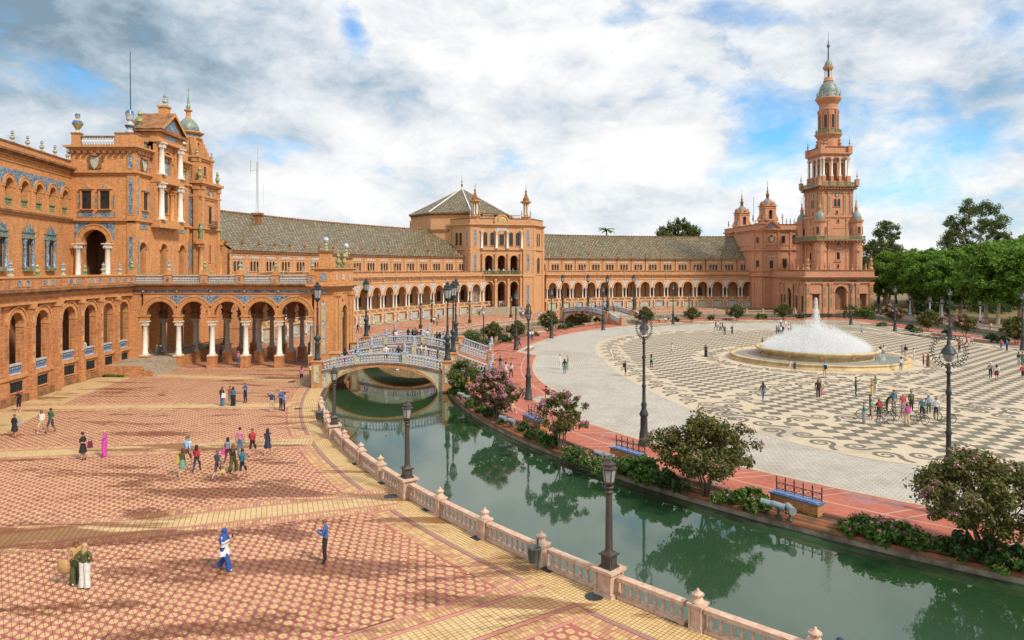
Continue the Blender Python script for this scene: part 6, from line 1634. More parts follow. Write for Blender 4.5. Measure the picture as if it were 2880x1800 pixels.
def lamp(kind,loc,label,group,s=1.0,rz=0.):
    t_=thing('street_lamp',label,'street lamp',loc,rz,group)
    for nm,me in LAMPM[kind]:place(me,nm,t_,(0,0,0),0,(s*(.88 if kind=='pedestal' else 1),s*(.88 if kind=='pedestal' else 1),s*(.76 if kind=='pedestal' else 1)),local=True)
    return t_
for k,lb in((10,'brown lantern lamp on the nearest wide balustrade pedestal, large in the foreground'),(6,'brown lantern lamp on the middle balustrade pedestal in front of the bridge'),(2,'small looking lantern lamp on the pedestal nearest the bridge foot')):
    x,y=E(79.35,angs[k]);lamp('pedestal',(x,y,.984),lb,'lantern lamps on the balustrade pedestals',1.0,-angs[k])
def lamp_px(kind,x,y,lb,grp,s=1.0,z=0.0,rz=0):
    p=P3(x,y,z);r_,a_=polar(p.x,p.y)
    lamp(kind,tuple(p),lb,grp,s,math.atan2(math.sin(a_),-math.cos(a_))+R(90)if x<2350 or y>1100 else R(90))
GQ='wreath headed lamps round the square'
for x,y,lb in((1811,1252,'tall lamp with a leafy ring head between the pink tree and the big tree'),(2668,1450,'tall lamp with a leafy ring head right of the cyclists behind the corner tree'),(1486,1123,'tall lamp on the road edge by the backpack photographer'),
                 (1451,984,'lamp at the corner of the widened red walk near the bridge stairs'),(1551,951,'lamp on the road edge left of the stair bridge'),(1696,928,'lamp at the foot of the stair bridge steps'),(1893,912,'lamp left of the small trees before the long wing'),
                 (2393,913,'lamp in the spray haze before the tower'),(2517,932,'lamp beside the pink bush right of the tower'),(2671,956,'lamp beside the reclining man on the bench'),(2876,985,'lamp cut by the right edge of the view')):
    lamp_px('square',x,y,lb,GQ,.91)
# ---- bridges
BRI=brickmat('bridge_brick',(.60,.30,.13),(.48,.21,.08),(.6,.4,.24),stain=.4)
def bridge(name,label,org,ang,span,width,rise,postk,stairs_l,stairs_r,lamps,lampgroup):
    """bridge crossing along +u; org = left front corner at court level, v = 0 front face, v < 0 behind"""
    ca,sa=math.cos(ang),math.sin(ang);ox,oy=org
    f=lambda u,v,z:(ox+ca*u+sa*v,oy+sa*u-ca*v,z)
    root=thing(name,label,'bridge',(*f(span/2,-width/2,0)[:2],0),ang)
    zb=1.55;dz=lambda u:zb+rise*math.sin(math.pi*min(max(u/span,0),1))
    n=24;us=[span*k/n for k in range(n+1)]
    r_sp=.9  # abutment width each side of the arch
    def soff(u):
        q=(u-span/2)/(span/2-r_sp);return WZ-.3+(dz(span/2)-.42-WZ+.3)*math.sqrt(max(0,1-q*q))if abs(q)<1 else WZ-.3
    uu=sorted(set([0,r_sp,span-r_sp,span]+[span/2+(span/2-r_sp)*math.cos(math.pi*k/28)for k in range(29)]))
    mb=MB(f)
    for v,nm in((0,0),(-width,0)):
        mb.add([(u,v,soff(u)if r_sp<u<span-r_sp else WZ-1)for u in uu]+[(u,v,dz(u)-.12)for u in uu],[(k,k+1,len(uu)+k+1,len(uu)+k)for k in range(len(uu)-1)],0)
    mb.build('spandrel',[YTILE],root)
    mb=MB(f)
    uin=[u for u in uu if r_sp-1e-6<=u<=span-r_sp+1e-6];m_=len(uin)
    mb.add([(u,0.0,soff(u))for u in uin]+[(u,-width,soff(u))for u in uin],[(k,k+1,m_+k+1,m_+k)for k in range(m_-1)],0)
    for v0,v1 in((0,.10),(-width-.10,-width)):  # arch ring and string course stand proud
        for k in range(m_-1):
            a,b_=uin[k],uin[k+1];mb.add([(a,v1,soff(a)),(b_,v1,soff(b_)),(b_,v1,soff(b_)+.28),(a,v1,soff(a)+.28),(a,v0,soff(a)),(b_,v0,soff(b_)),(b_,v0,soff(b_)+.28),(a,v0,soff(a)+.28)],[(0,1,2,3),(0,4,5,1),(3,2,6,7)],0)
    for k in range(n):
        a,b_=us[k],us[k+1]
        for v0,v1 in((-.4,.18),(-width-.18,-width+.4)):mb.add([(a,v0,dz(a)-.12),(b_,v0,dz(b_)-.12),(b_,v1,dz(b_)-.12),(a,v1,dz(a)-.12),(a,v0,dz(a)+.04),(b_,v0,dz(b_)+.04),(b_,v1,dz(b_)+.04),(a,v1,dz(a)+.04)],[(3,2,6,7),(4,5,6,7),(0,1,2,3),(0,1,5,4)],1)
        mb.add([(a,-.4,dz(a)-.05),(b_,-.4,dz(b_)-.05),(b_,-width+.4,dz(b_)-.05),(a,-width+.4,dz(a)-.05)],[(0,1,2,3)],2)
    mb.build('arch',[BRI,TRIMD,STEP],root)
    posts=[span*q for q in postk]
    for v in(-.12,-width+.12):
        for zw,nm in(((.04,.14,.13),'foot_rail'),((.84,.98,.16),'handrail')):
          mb=MB(f)
          for k in range(n):
            a,b_=us[k],us[k+1]
            for z0,z1,w_ in(zw,):mb.add([(a,v-w_,dz(a)+z0),(b_,v-w_,dz(b_)+z0),(b_,v+w_,dz(b_)+z0),(a,v+w_,dz(a)+z0),(a,v-w_,dz(a)+z1),(b_,v-w_,dz(b_)+z1),(b_,v+w_,dz(b_)+z1),(a,v+w_,dz(a)+z1)],[(0,1,5,4),(3,2,6,7),(4,5,6,7),(0,1,2,3)])
          mb.build(nm,[CERAMB],root)
        nb=int(span/.30)
        for k in range(nb):
            u=(k+.5)*span/nb
            if any(abs(u-p)<.3 for p in posts)or u<.5 or u>span-.5:continue
            place(BAL_CER,'baluster',root,f(u,v,dz(u)+.12),0,(1.1,1.1,.98))
        for p in posts:
            mb=MB(f);mb.cbox(p,v,.46,.42,dz(p)-.1,dz(p)+1.05,0);mb.cbox(p,v,.58,.52,dz(p)+1.05,dz(p)+1.13,1);mb.build('post',[YTILE,CERAMB],root)
            place(FINP,'finial',root,f(p,v,dz(p)+1.13))
        for p in(.0,span):
            mb=MB(f);mb.cbox(p,v,.95,.95,-.3,zb+1.0,0);mb.cbox(p,v,1.1,1.1,zb+1.0,zb+1.16,1);mb.cbox(p,v+.0,.5,.99,.5,zb+.7,2);mb.build('pedestal',[BRI,TRIM,YTILE],root)
    # stairs down to both banks
    for side,on in((-1,stairs_l),(1,stairs_r)):
        if not on:continue
        ns=10;run=.36;u0=span+.45 if side>0 else-.45
        for k in range(ns):
            mb=MB(f);a=u0+side*run*k;mb.box(min(a,a+side*run),max(a,a+side*run),-width+.35,-.35,0,zb*(1-(k+.35)/ns));mb.build('step',[STEP],root)
        for v in(-.12,-width+.12):
            mb=MB(f);ue=u0+side*run*ns
            mb.add([(u0,v-.2,-.0),(ue,v-.2,0),(ue,v-.2,.25),(u0,v-.2,zb),(u0,v+.2,0),(ue,v+.2,0),(ue,v+.2,.25),(u0,v+.2,zb)],[(0,1,2,3),(4,5,6,7),(3,2,6,7),(1,2,6,5)]);mb.build('stair_wall',[BRI],root)
            zz=lambda u:zb+(.25-zb)*(u-u0)/(ue-u0)
            for z0,z1,w_ in((.02,.12,.13),(.84,.98,.16)):mb=MB(f);mb.add([(u0,v-w_,zb+z0),(ue,v-w_,.25+z0),(ue,v+w_,.25+z0),(u0,v+w_,zb+z0),(u0,v-w_,zb+z1),(ue,v-w_,.25+z1),(ue,v+w_,.25+z1),(u0,v+w_,zb+z1)],[(0,1,5,4),(3,2,6,7),(4,5,6,7),(0,1,2,3)]);mb.build('handrail' if z0>.5 else 'foot_rail',[CERAMB],root)
            for k in range(11):u=u0+(ue-u0)*(k+.5)/11;place(BAL_CER,'baluster',root,f(u,v,zz(u)+.1),0,(1.1,1.1,.98))
            mb=MB(f);mb.cbox(ue+side*.2,v,.6,.6,0,1.45,0);mb.cbox(ue+side*.2,v,.72,.72,1.45,1.58,0);mb.build('end_post',[BRI],root);place(FINP,'finial',root,f(ue+side*.2,v,1.58),0,(1.1,1.1,1.1))
    for(p,v,lb)in lamps:lamp('tall',f(span*p,-.12 if v else-width+.12,zb+1.16),lb,lampgroup)
    return f,dz
FINP=finial_mesh('finial',[(.20,0),(.20,.08),(.10,.15),(.20,.32),(.22,.42),(.12,.5),(.09,.6),(.16,.72),(.14,.82),(.05,.9),(.0,1.0)],[CERAMB,CERAMW,CERAMBL],[2,0,1,0,2,0,1,0,2,0],8)
GB='tall lantern lamps on the bridge pedestals'
B1=bridge('tiled_bridge','nearer of the two blue tiled arched bridges beside the portico',(-19.3,69.0),0,12.9,7.0,.92,(.31,.67),False,True,
            [(0,1,'tall lantern lamp on the left bridge pedestal in front of the portico end'),(1,1,'nearest of the three clustered tall lamps at the right bridge ends'),(1,0,'middle one of the three clustered tall lamps at the right bridge ends')],GB)
for k in range(8):mb=MB();mb.box(-20.1-.3*k,-19.8-.3*k,70.0,75.2,0,1.5*(1-(k+.3)/8));mb.build('step',[STEP],bpy.data.objects['tiled_bridge'])
B2=bridge('tiled_bridge','farther of the two blue tiled arched bridges, crowded with visitors',(-19.6,86.8),0,12.6,7.0,.92,(.31,.67),True,True,
            [(0,0,'tall lantern lamp on the far left bridge pedestal right of the portico'),(1,1,'tallest looking of the three clustered lamps, on the farther bridge')],GB)
e_out,e_in=Vector(E(79.6,R(54.5))),Vector(E(67.0,R(54.5)));dd=(e_in-e_out);a3=math.atan2(dd.y,dd.x)+R(6)
B3=bridge('tiled_bridge','distant tiled bridge with wide steps down to the square',(e_out.x-2.2,e_out.y-3.4),a3,dd.length,8.0,.8,(.33,.67),False,True,
            [(0,1,'left of the tall lamps at the distant stair bridge'),(0,0,'tall lamp on the far corner of the distant stair bridge'),(1,0,'tall lamp beside the wide steps of the distant bridge'),(1,1,'tall lamp at the near foot of the distant stair bridge')],GB)
# lamps along the far bank of the court
for x,y,lb in((1183,924,'small lantern lamp behind the crowded bridge, left one'),(1215,906,'small lantern lamp behind the crowded bridge, right one'),(1321,908,'small lantern lamp at the left of the pavilion steps'),(1437,893,'small lantern lamp at the right of the pavilion steps'),(1787,884,'small lantern lamp right of the distant stair bridge'),(1938,880,'small lantern lamp before the middle of the long wing')):
    lamp_px('pedestal',x,y,lb,'small lamps along the far bank',1.3)
lamp_px('globe',1360,975,'slim lamp post between the round trees by the red walk','slim lamps by the red walk',1.2)
# ---- fountain
FO=thing('fountain','big round two-tier stone fountain with a white dome of spray','fountain',(39.5,90.5,0))
m,t,b=newmat('fountain_stone');P=t.geo('Position')
c=t.mix(t.maprange(t.noise(t.vmath('MULTIPLY',P,(1,1,.35)),.9,5,.65),.38,.66),(.60,.45,.24),(.34,.22,.09));t.l.new(c,b.inputs['Base Color']);b.inputs['Roughness'].default_value=.55;FST=m
mb=MB();mb.lathe([(10.9,0),(10.9,.18),(10.7,.2),(10.65,.45),(10.75,.5),(10.75,.62),(10.15,.62),(10.1,.3),(7.0,.3)],80,(39.5,90.5,0));mb.build('lower_basin',[FST],FO)
mb=MB();mb.lathe([(6.8,.3),(6.8,.5),(6.5,.6),(6.6,.9),(7.3,1.25),(7.5,1.4),(7.5,1.6),(7.1,1.6),(7.0,1.4),(0,1.4)],72,(39.5,90.5,0));mb.build('upper_basin',[FST],FO)
FW=plain('fountain_water',(.42,.47,.46),.08,.2,2)
mb=MB();mb.lathe([(10.12,.5),(6.9,.5)],72,(39.5,90.5,0),cap=False);mb.build('water_surface',[FW],FO)
mb=MB();mb.lathe([(7.05,1.5),(0.01,1.5)],72,(39.5,90.5,0),cap=False);mb.build('water_surface',[FW],FO)
for k in range(12):
    a=k*math.pi/6+.2;mb=MB();mb.lathe([(.28,0),(.24,.1),(.0,.16)],8);o=place(mb.mesh('spout_rosette',[TRIM]),'spout_rosette',FO,(39.5+7.0*math.cos(a),90.5+7.0*math.sin(a),1.15));o.matrix_basis=Matrix.Translation((39.5+7.05*math.cos(a),90.5+7.05*math.sin(a),1.1))@Matrix.Rotation(a,4,'Z')@Matrix.Rotation(R(70),4,'Y')
m,t,b=newmat('spray');b.inputs['Base Color'].default_value=(.90,.92,.93,1);b.inputs['Roughness'].default_value=.35
tr=t.node('ShaderNodeBsdfTransparent');mx=t.node('ShaderNodeMixShader');mx.inputs[0].default_value=.42
tl=t.node('ShaderNodeBsdfTranslucent');tl.inputs[0].default_value=(.92,.94,.95,1);m2=t.node('ShaderNodeMixShader');m2.inputs[0].default_value=.5
t.l.new(b.outputs[0],m2.inputs[1]);t.l.new(tl.outputs[0],m2.inputs[2]);t.l.new(tr.outputs[0],mx.inputs[1]);t.l.new(m2.outputs[0],mx.inputs[2]);t.l.new(mx.outputs[0],t.n['Material Output'].inputs[0]);SPRAY=m
def droplets(pts,size,stretch):
    pts=np.asarray(pts);k=len(pts);a=NR.uniform(0,2*math.pi,k);s_=NR.uniform(.5,1.5,k)*size;st=NR.uniform(.7,1.4,k)*stretch
    t_=np.stack([np.cos(a),np.sin(a),np.zeros(k)],1)*s_[:,None];u=np.stack([NR.normal(0,.15,k),NR.normal(0,.15,k),np.ones(k)],1)*(s_*st)[:,None]
    V=np.stack([pts-u,pts+t_,pts+u,pts-t_],1).reshape(-1,3);return V,np.arange(4*k).reshape(k,4)
pts=[]
for(nj,r0,h0,npt)in((40,5.6,1.3,40),(36,4.4,2.0,45),(26,3.1,2.8,60),(12,1.7,3.3,110)):
    for k in range(nj):
        a0=k*2*math.pi/nj;hh=h0*NR.uniform(.75,1.1)
        for q in range(npt):
            s_=NR.uniform(0,1);z=1.5+hh*4*s_*(1-s_);r_=r0-s_*1.5+NR.normal(0,.12+.25*s_)
            a=a0+NR.normal(0,.03+.05*s_);pts.append((39.5+r_*math.cos(a),90.5+r_*math.sin(a),z+NR.normal(0,.15)))
for q in range(5200):s_=NR.uniform(0,1)**1.1;w_=.12+.85*(1-s_)**1.3;pts.append((39.5+NR.normal(0,w_*.5),90.5+NR.normal(0,w_*.5),1.5+6.4*s_))
V,F=droplets(pts,.040,2.6);V[:,2]=np.maximum(V[:,2],1.42);link(npmesh('water_jets',V,F,SPRAY),'water_jets',FO,'stuff')
m=bpy.data.materials.new('mist');m.use_nodes=True;t=NT(m.node_tree);t.n.clear();P=t.geo('Position')
vl=t.node('ShaderNodeVolumePrincipled');vl.inputs['Color'].default_value=(.97,.98,1,1);vl.inputs['Anisotropy'].default_value=.2
rel=t.vmath('SUBTRACT',P,(39.5,90.5,1.4));sp=t.sep(rel);rr=t.math('SQRT',t.math('ADD',t.math('POWER',sp[0],2),t.math('POWER',sp[1],2)))
hh=t.math('SUBTRACT',3.7,t.math('MULTIPLY',t.math('POWER',rr,1.5),.165));top=t.maprange(t.math('DIVIDE',sp[2],t.math('MAXIMUM',hh,.3)),.25,1.05,1,0);edge=t.maprange(rr,5.6,6.9,1,.0)
nz=t.maprange(t.noise(t.vmath('MULTIPLY',P,(1,1,.45)),1.0,5,.62),.34,.64,.18,1)
t.l.new(t.math('MULTIPLY',t.math('MULTIPLY',t.math('MULTIPLY',t.math('POWER',top,1.8),edge),nz),2.2),vl.inputs['Density'])
ou=t.node('ShaderNodeOutputMaterial');t.l.new(vl.outputs[0],ou.inputs['Volume']);MIST=m
mb=MB();mb.lathe([(.01,1.52),(6.85,1.52),(6.9,2.2),(6.3,3.6),(4.6,4.9),(2,5.4),(.01,5.5)],28,(39.5,90.5,0),cap=False);mb.build('mist',[MIST],FO,kind='stuff')
# ---- small furniture of the near bank
def floodlight(loc,rz,label):
    t_=thing('floodlight',label,'floodlight',loc,rz,'grey floodlights in the planting bed');mb=MB()
    mb.tube([(0,.28,.60),(0,-.22,.50)],[.15,.18],14,0);mb.tube([(0,-.22,.50),(0,-.27,.49)],.205,14,0);place(mb.mesh('housing',[FLG]),'housing',t_,local=True)
    mb=MB();mb.tube([(0,-.271,.488),(0,-.28,.486)],.18,14,0);place(mb.mesh('lens',[GLASSL]),'lens',t_,local=True)
    mb=MB();mb.lathe([(.16,0),(.14,.06),(.05,.1),(.05,.3)],8);mb.box(-.22,.22,-.03,.03,.28,.32);mb.box(-.22,-.19,-.03,.03,.3,.56);mb.box(.19,.22,-.03,.03,.3,.56);place(mb.mesh('bracket',[IRON]),'bracket',t_,local=True)
FLG=plain('floodlight_grey',(.22,.28,.31),.5,.2,4)
for x,y,rz,lb in((2156,1446,60,'left floodlight of three by the tiled bench planter'),(2190,1455,55,'middle floodlight of three by the tiled bench planter'),(2222,1463,5,'right floodlight of three, its lens facing the canal'),
                     (1684,1300,60,'left floodlight of the pair beside the iron topped planter'),(1714,1309,60,'right floodlight of the pair beside the iron topped planter'),(1414,1195,60,'left floodlight of the pair under the pink tree'),(1438,1204,60,'right floodlight of the pair under the pink tree'),(1296,1126,60,'left floodlight of the pair near the bridge'),(1313,1134,60,'right floodlight of the pair near the bridge')):
    p=P3(x,y);floodlight((p.x,p.y,0.0),R(rz),lb)
def planter_bench(px0,px1,label,h=.55,grp='tiled benches with iron crests'):
    p0,p1=P3(*px0),P3(*px1);fr_=frame(p0.xy,p1.xy);f,L,rz=fr_
    t_=thing('tiled_bench',label,'bench',(*f(L/2,0,0)[:2],0),rz,grp);h_=L/2
    mb=MB();mb.box(-h_,h_,0,.55,0,h);place(mb.mesh('base',[BRKD]),'base',t_,local=True)
    mb=MB();mb.box(-h_-.06,h_+.06,-.06,.62,h,h+.06);place(mb.mesh('seat',[CERAMBL]),'seat',t_,local=True)
    mb=MB();mb.box(-h_+.1,h_-.1,.06,.44,h+.08,h+.11);place(mb.mesh('tile_top',[CERAMB]),'tile_top',t_,local=True)
    mb=MB();n=max(4,int(L/.45))
    mb.box(-h_+.05,h_-.05,.46,.50,h+.45,h+.48);mb.box(-h_+.05,h_-.05,.46,.50,h+.14,h+.17)
    for k in range(n+1):
        u=-h_+.06+k*(L-.12)/n;mb.box(u-.02,u+.02,.46,.50,h+.08,h+.62);mb.lathe([(.0,h+.60),(.05,h+.65),(.02,h+.70),(.04,h+.74),(0,h+.8)],5,(u,.48,0))
    for k in range(n*2):
        u=-h_+.06+(k+.5)*(L-.12)/(n*2);q=[(u+.09*math.cos(a),.48,h+.31+.12*math.sin(a))for a in np.linspace(0,2*math.pi,9)];mb.tube(q,.012,4,cap=False)
    place(mb.mesh('iron_crest',[IRON]),'iron_crest',t_,local=True)
planter_bench((2166,1416),(2300,1456),'tiled bench with iron crest beside the three floodlights');planter_bench((1716,1284),(1800,1310),'tiled bench with iron crest left of the big green tree');planter_bench((1470,1188),(1520,1212),'tiled bench with iron crest between the two pink trees')
for k,(x,y,lb)in enumerate(((1655,915,'low tiled bench by the hedge left of the distant bridge'),(1520,940,'low tiled bench behind the round tree'),(1490,985,'low tiled bench beside the corner lamp'),(2050,900,'low tiled bench right of the seated trio'),(1870,905,'low tiled bench under the seated trio'),(2640,945,'low tiled bench under the reclining man'),(2760,962,'low tiled bench right of the pink bush'))):
    p=P3(x,y);r_,a_=polar(p.x,p.y);t_=thing('stone_bench',lb,'bench',(p.x,p.y,0),-a_+R(90)if x<2500 else R(95),'low benches along the red walk')
    mb=MB();mb.box(-1.5,1.5,-.3,.3,0,.42);place(mb.mesh('base',[BRKD]),'base',t_,local=True);mb=MB();mb.box(-1.6,1.6,-.36,.36,.42,.5);place(mb.mesh('seat',[CERAMB]),'seat',t_,local=True)
# litter bins
def bin_(px,label):
    p=P3(*px);r_,a_=polar(p.x,p.y);t_=thing('litter_bin',label,'litter bin',(p.x,p.y,0),-a_,'litter bins along the balustrade')
    mb=MB();mb.lathe([(.19,.42),(.21,.5),(.24,.95),(.26,.97),(.26,1.02),(.21,1.0),(.2,.6)],14,smooth=True,cap=True);place(mb.mesh('bucket',[BING]),'bucket',t_,local=True)
    mb=MB();mb.lathe([(.06,0),(.04,.05),(.04,1.2),(.05,1.25),(0,1.3)],8,(.28,.1,0));mb.box(.2,.28,.06,.12,.7,.78);place(mb.mesh('post',[BING]),'post',t_,local=True)
    mb=MB()
    for k in range(8):a=k*math.pi/4;mb.tube([(.215*math.cos(a),.215*math.sin(a),.5),(.245*math.cos(a),.245*math.sin(a),.94)],.012,4)
    place(mb.mesh('ribs',[IRON]),'ribs',t_,local=True)
BING=plain('bin_grey',(.07,.085,.095),.6,.25,5)
bin_((1503,1612),'grey litter bin hanging against the balustrade in the foreground');bin_((898,1196),'grey litter bin by the balustrade near the bridge')
# ================================================================= trees and planting
def leafmat(name,c1,c2,c3,tr=.35):
    m,t,b=newmat(name);rp=t.geo('Random Per Island');P=t.geo('Position')
    n=t.noise(P,.9,3,.6)
    c=t.ramp(t.math('ADD',t.math('MULTIPLY',rp,.65),t.math('MULTIPLY',n,.4)),[(.15,c1),(.5,c2),(.88,c3)])
    t.l.new(c,b.inputs['Base Color']);b.inputs['Roughness'].default_value=.55;b.inputs['Specular IOR Level'].default_value=.35
    tl=t.node('ShaderNodeBsdfTranslucent');t.l.new(c,tl.inputs[0]);mx=t.node('ShaderNodeMixShader');mx.inputs[0].default_value=tr
    t.l.new(b.outputs[0],mx.inputs[1]);t.l.new(tl.outputs[0],mx.inputs[2]);t.l.new(mx.outputs[0],t.n['Material Output'].inputs[0]);return m
LF_MYR=leafmat('myrtle_leaf',(.045,.062,.014),(.098,.115,.024),(.20,.155,.04))
LF_MYG=leafmat('young_myrtle_leaf',(.05,.09,.02),(.10,.15,.03),(.18,.19,.05))
LF_PLANE=leafmat('plane_leaf',(.07,.15,.018),(.13,.26,.03),(.22,.36,.05),.5)
LF_DARK=leafmat('dark_leaf',(.02,.05,.012),(.045,.095,.02),(.08,.14,.03),.3)
LF_OLIVE=leafmat('olive_leaf',(.06,.095,.03),(.115,.155,.045),(.18,.20,.07),.5)
LF_SHRUB=leafmat('shrub_leaf',(.03,.07,.012),(.07,.15,.02),(.13,.23,.04))
BLOSS=leafmat('pink_blossom',(.40,.12,.19),(.52,.22,.30),(.62,.36,.42),.3)
ROSE=leafmat('rose_petal',(.50,.06,.16),(.58,.16,.28),(.66,.50,.46),.3)
BARK=plain('myrtle_bark',(.16,.11,.075),.85,.4,5,c2=(.07,.05,.035))
BARKP=plain('plane_bark',(.44,.38,.26),.85,.3,1.2,c2=(.22,.17,.10))
BARKD=plain('dark_bark',(.10,.075,.05),.9,.4,2)
def leaves(tips,rad,per,size,rng,flat=.8,asp=.55):
    """leaf-sized faces spread round every branch tip"""
    T_=np.repeat(np.asarray(tips),per,0);k=len(T_)
    off=rng.normal(0,1,(k,3));off/=np.linalg.norm(off,axis=1)[:,None]+1e-9
    rr=rad*rng.uniform(.0,1,k)**.5*np.repeat(rng.uniform(.6,1.25,len(tips)),per)
    C=T_+off*rr[:,None]*np.array([1,1,flat])
    n_=off*.8+rng.normal(0,.6,(k,3))+np.array([0,0,.5]);n_/=np.linalg.norm(n_,axis=1)[:,None]
    a=np.cross(n_,rng.normal(0,1,(k,3)));a/=np.linalg.norm(a,axis=1)[:,None]+1e-9;b_=np.cross(n_,a)
    s_=(size*rng.uniform(.6,1.35,k))[:,None]
    V=np.stack([C-a*s_,C+b_*s_*asp,C+a*s_,C-b_*s_*asp],1).reshape(-1,3)
    return V,np.arange(4*k).reshape(k,4)
def myrtle(seed,w_,h_,stems=5,ntip=95,per=85,size=.085,clump=.42,lift=.30,bloom=0.,hollow=.35,leaf=None,dense=1.0):
    rng=np.random.default_rng(seed);mb=MB();tips=[]
    for k in range(ntip):
        a=rng.uniform(0,2*math.pi);cz=rng.uniform(-1,1);rr=rng.uniform(hollow,1)**.5
        q=math.sqrt(max(0,1-cz*cz))*rr*rng.uniform(.75,1.12)
        lump=1+.16*math.sin(3*a+seed)+.10*math.sin(5*a+2.1*seed)
        z=h_*(lift+(1-lift)*(.5+.5*cz*rr))*rng.uniform(.95,1.04)
        taper=.72+.28*math.sin(math.pi*min(1,max(0,(z/h_-lift)/(1-lift)+.12)))
        tips.append((w_/2*q*lump*taper*math.cos(a),w_/2*q*lump*taper*math.sin(a),z))
    tips=np.array(tips)
    for k in range(stems):
        a=2*math.pi*k/stems+rng.uniform(-.3,.3);r0=.12;top=h_*rng.uniform(.55,.75);sp=w_*rng.uniform(.14,.27)
        pts=[(r0*math.cos(a),r0*math.sin(a),0)]+[(r0*math.cos(a)+(sp-r0)*q**1.3*math.cos(a+.3*q)+rng.normal(0,.04),r0*math.sin(a)+(sp-r0)*q**1.3*math.sin(a+.3*q)+rng.normal(0,.04),top*q)for q in(.25,.5,.75,1)]
        mb.tube(pts,[.06*h_/4,.05*h_/4,.042*h_/4,.03*h_/4,.018],6)
        near_=np.argsort(np.linalg.norm(tips[:,:2]-np.array(pts[3])[:2],axis=1))[:10]
        for t_ in near_:
            b0=Vector(pts[int(rng.integers(2,5))]);b1=Vector(tips[t_]);m_=(b0+b1)/2+Vector((0,0,-.1));mb.tube([b0,m_,b1],[.022,.015,.007],4)
    V,F=leaves(tips,clump,per,size,rng)
    out=[('trunk',mb.mesh('trunk',[BARK])),('crown',npmesh('crown',V,F,leaf or LF_MYR))]
    if bloom:
        k=int(len(tips)*bloom);out_t=tips[np.argsort(-np.linalg.norm((tips-np.array([0,0,h_*.62]))/np.array([w_/2,w_/2,h_*.4]),axis=1))][:k]
        out_t=out_t+np.sign(out_t)*np.array([.12,.12,.12]);V,F=leaves(out_t,clump*.55,int(42*dense),size*.8,rng);out.append(('blossoms',npmesh('blossoms',V,F,BLOSS)))
    return out
def plant(parts,name,label,cat,loc,s=1.0,rz=0.,group=None,sz=None):
    t_=thing(name,label,cat,loc,rz,group)
    for nm,me in parts:
        o=place(me,nm,t_,(0,0,0),0,(s,s,sz or s),local=True)
        if nm in('flowers','blossoms','stems'):o['kind']='stuff'
    return t_
M_BIG=myrtle(11,5.4,4.15,6,170,100,.088,.46,.24,.10,dense=.35)
M_COR=myrtle(23,5.6,4.3,6,170,95,.085,.46,.28,.16,dense=.4)
M_PINK=myrtle(31,3.7,3.9,5,110,60,.10,.42,.22,.95,dense=2.2)
M_SPAR=myrtle(47,3.9,3.6,4,70,70,.09,.36,.34,.55,hollow=.5)
M_GRN=myrtle(53,3.2,3.4,4,80,70,.10,.40,.15,.12,leaf=LF_MYG)
M_S1=myrtle(61,3.6,3.3,3,60,50,.15,.50,.25,.05);M_S2=myrtle(67,3.6,3.3,3,60,50,.15,.50,.28,.45);M_S3=myrtle(71,3.2,2.4,3,50,45,.14,.45,.18,leaf=LF_MYG)
GM='crape myrtle trees of the planting bed'
for(x,y,pr,s,lb)in((1984,1396,M_BIG,1.0,'large dark green crape myrtle in the middle of the planting bed'),(2762,1572,M_COR,1.0,'large crape myrtle with pink sprigs in the lower corner'),
        (1395,1184,M_PINK,1.0,'crape myrtle covered all over in pink blossom'),(1578,1266,M_SPAR,1.0,'open crape myrtle with pink blossom on its outer twigs'),(1303,1112,M_GRN,1.0,'green crape myrtle right at the foot of the near bridge'),
        (1328,966,M_S3,.95,'small pale green tree beside the farther bridge stairs'),(1385,962,M_S1,.95,'round dark tree right of the bridge lamps'),(1456,953,M_S1,.9,'round dark tree behind the corner lamp'),
        (1544,932,M_S1,1.12,'wide round tree left of the distant bridge arch'),(1645,915,M_S2,.95,'pink flecked tree in front of the distant bridge arch'),(1816,913,M_S1,1.1,'round topped tree right of the distant bridge steps'),
        (1946,907,M_S1,1.0,'round tree before the middle of the long wing'),(2072,903,M_S1,1.1,'round tree before the right part of the long wing'),(2203,900,M_S1,1.15,'round tree before the domed house'),
        (2437,897,M_S3,1.2,'pale tree veiled by spray before the tower base'),(2513,916,M_S2,1.3,'pink flowered bush tree right of the tower'),(2611,932,M_S1,1.2,'dark round tree between two lamps on the right'),(2714,947,M_S2,1.15,'pink flecked round tree behind the reclining man'),(2858,968,M_S1,1.25,'dark round tree at the right edge of the view')):
    p=P3(x,y,-.02);plant(pr,'crape_myrtle',lb,'tree',(p.x,p.y,-.02),s,R(x*7%360),GM)
# low planting along the bed
def shrub(seed,w_,h_,n,per,size,flower=0,leaf=None,fm=None):
    rng=np.random.default_rng(seed);a=rng.uniform(0,2*math.pi,n);r_=w_/2*rng.uniform(0,1,n)**.5;z=h_*rng.uniform(.25,.9,n)*(1-.4*(2*r_/w_)**2)
    tips=np.stack([r_*np.cos(a),r_*np.sin(a),z],1);V,F=leaves(tips,.22,per,size,rng);out=[('foliage',npmesh('foliage',V,F,leaf or LF_SHRUB))]
    mb=MB()
    for t_ in tips[:8]:mb.tube([(t_[0]*.3,t_[1]*.3,0),tuple(t_)],[.015,.006],4)
    out.append(('stems',mb.mesh('stems',[BARK])))
    if flower:V,F=leaves(tips[:flower]+np.array([0,0,.18]),.10,9,.055,rng);out.append(('flowers',npmesh('flowers',V,F,fm or ROSE)))
    return out
SH=[shrub(1,1.5,.8,26,45,.085,12),shrub(2,1.3,.7,22,45,.08,10),shrub(3,1.7,1.1,30,50,.10,0),shrub(4,.9,.5,12,40,.07,3),shrub(5,1.2,.9,24,50,.09,0,LF_DARK)]
rs=random.Random(5);SHN={}
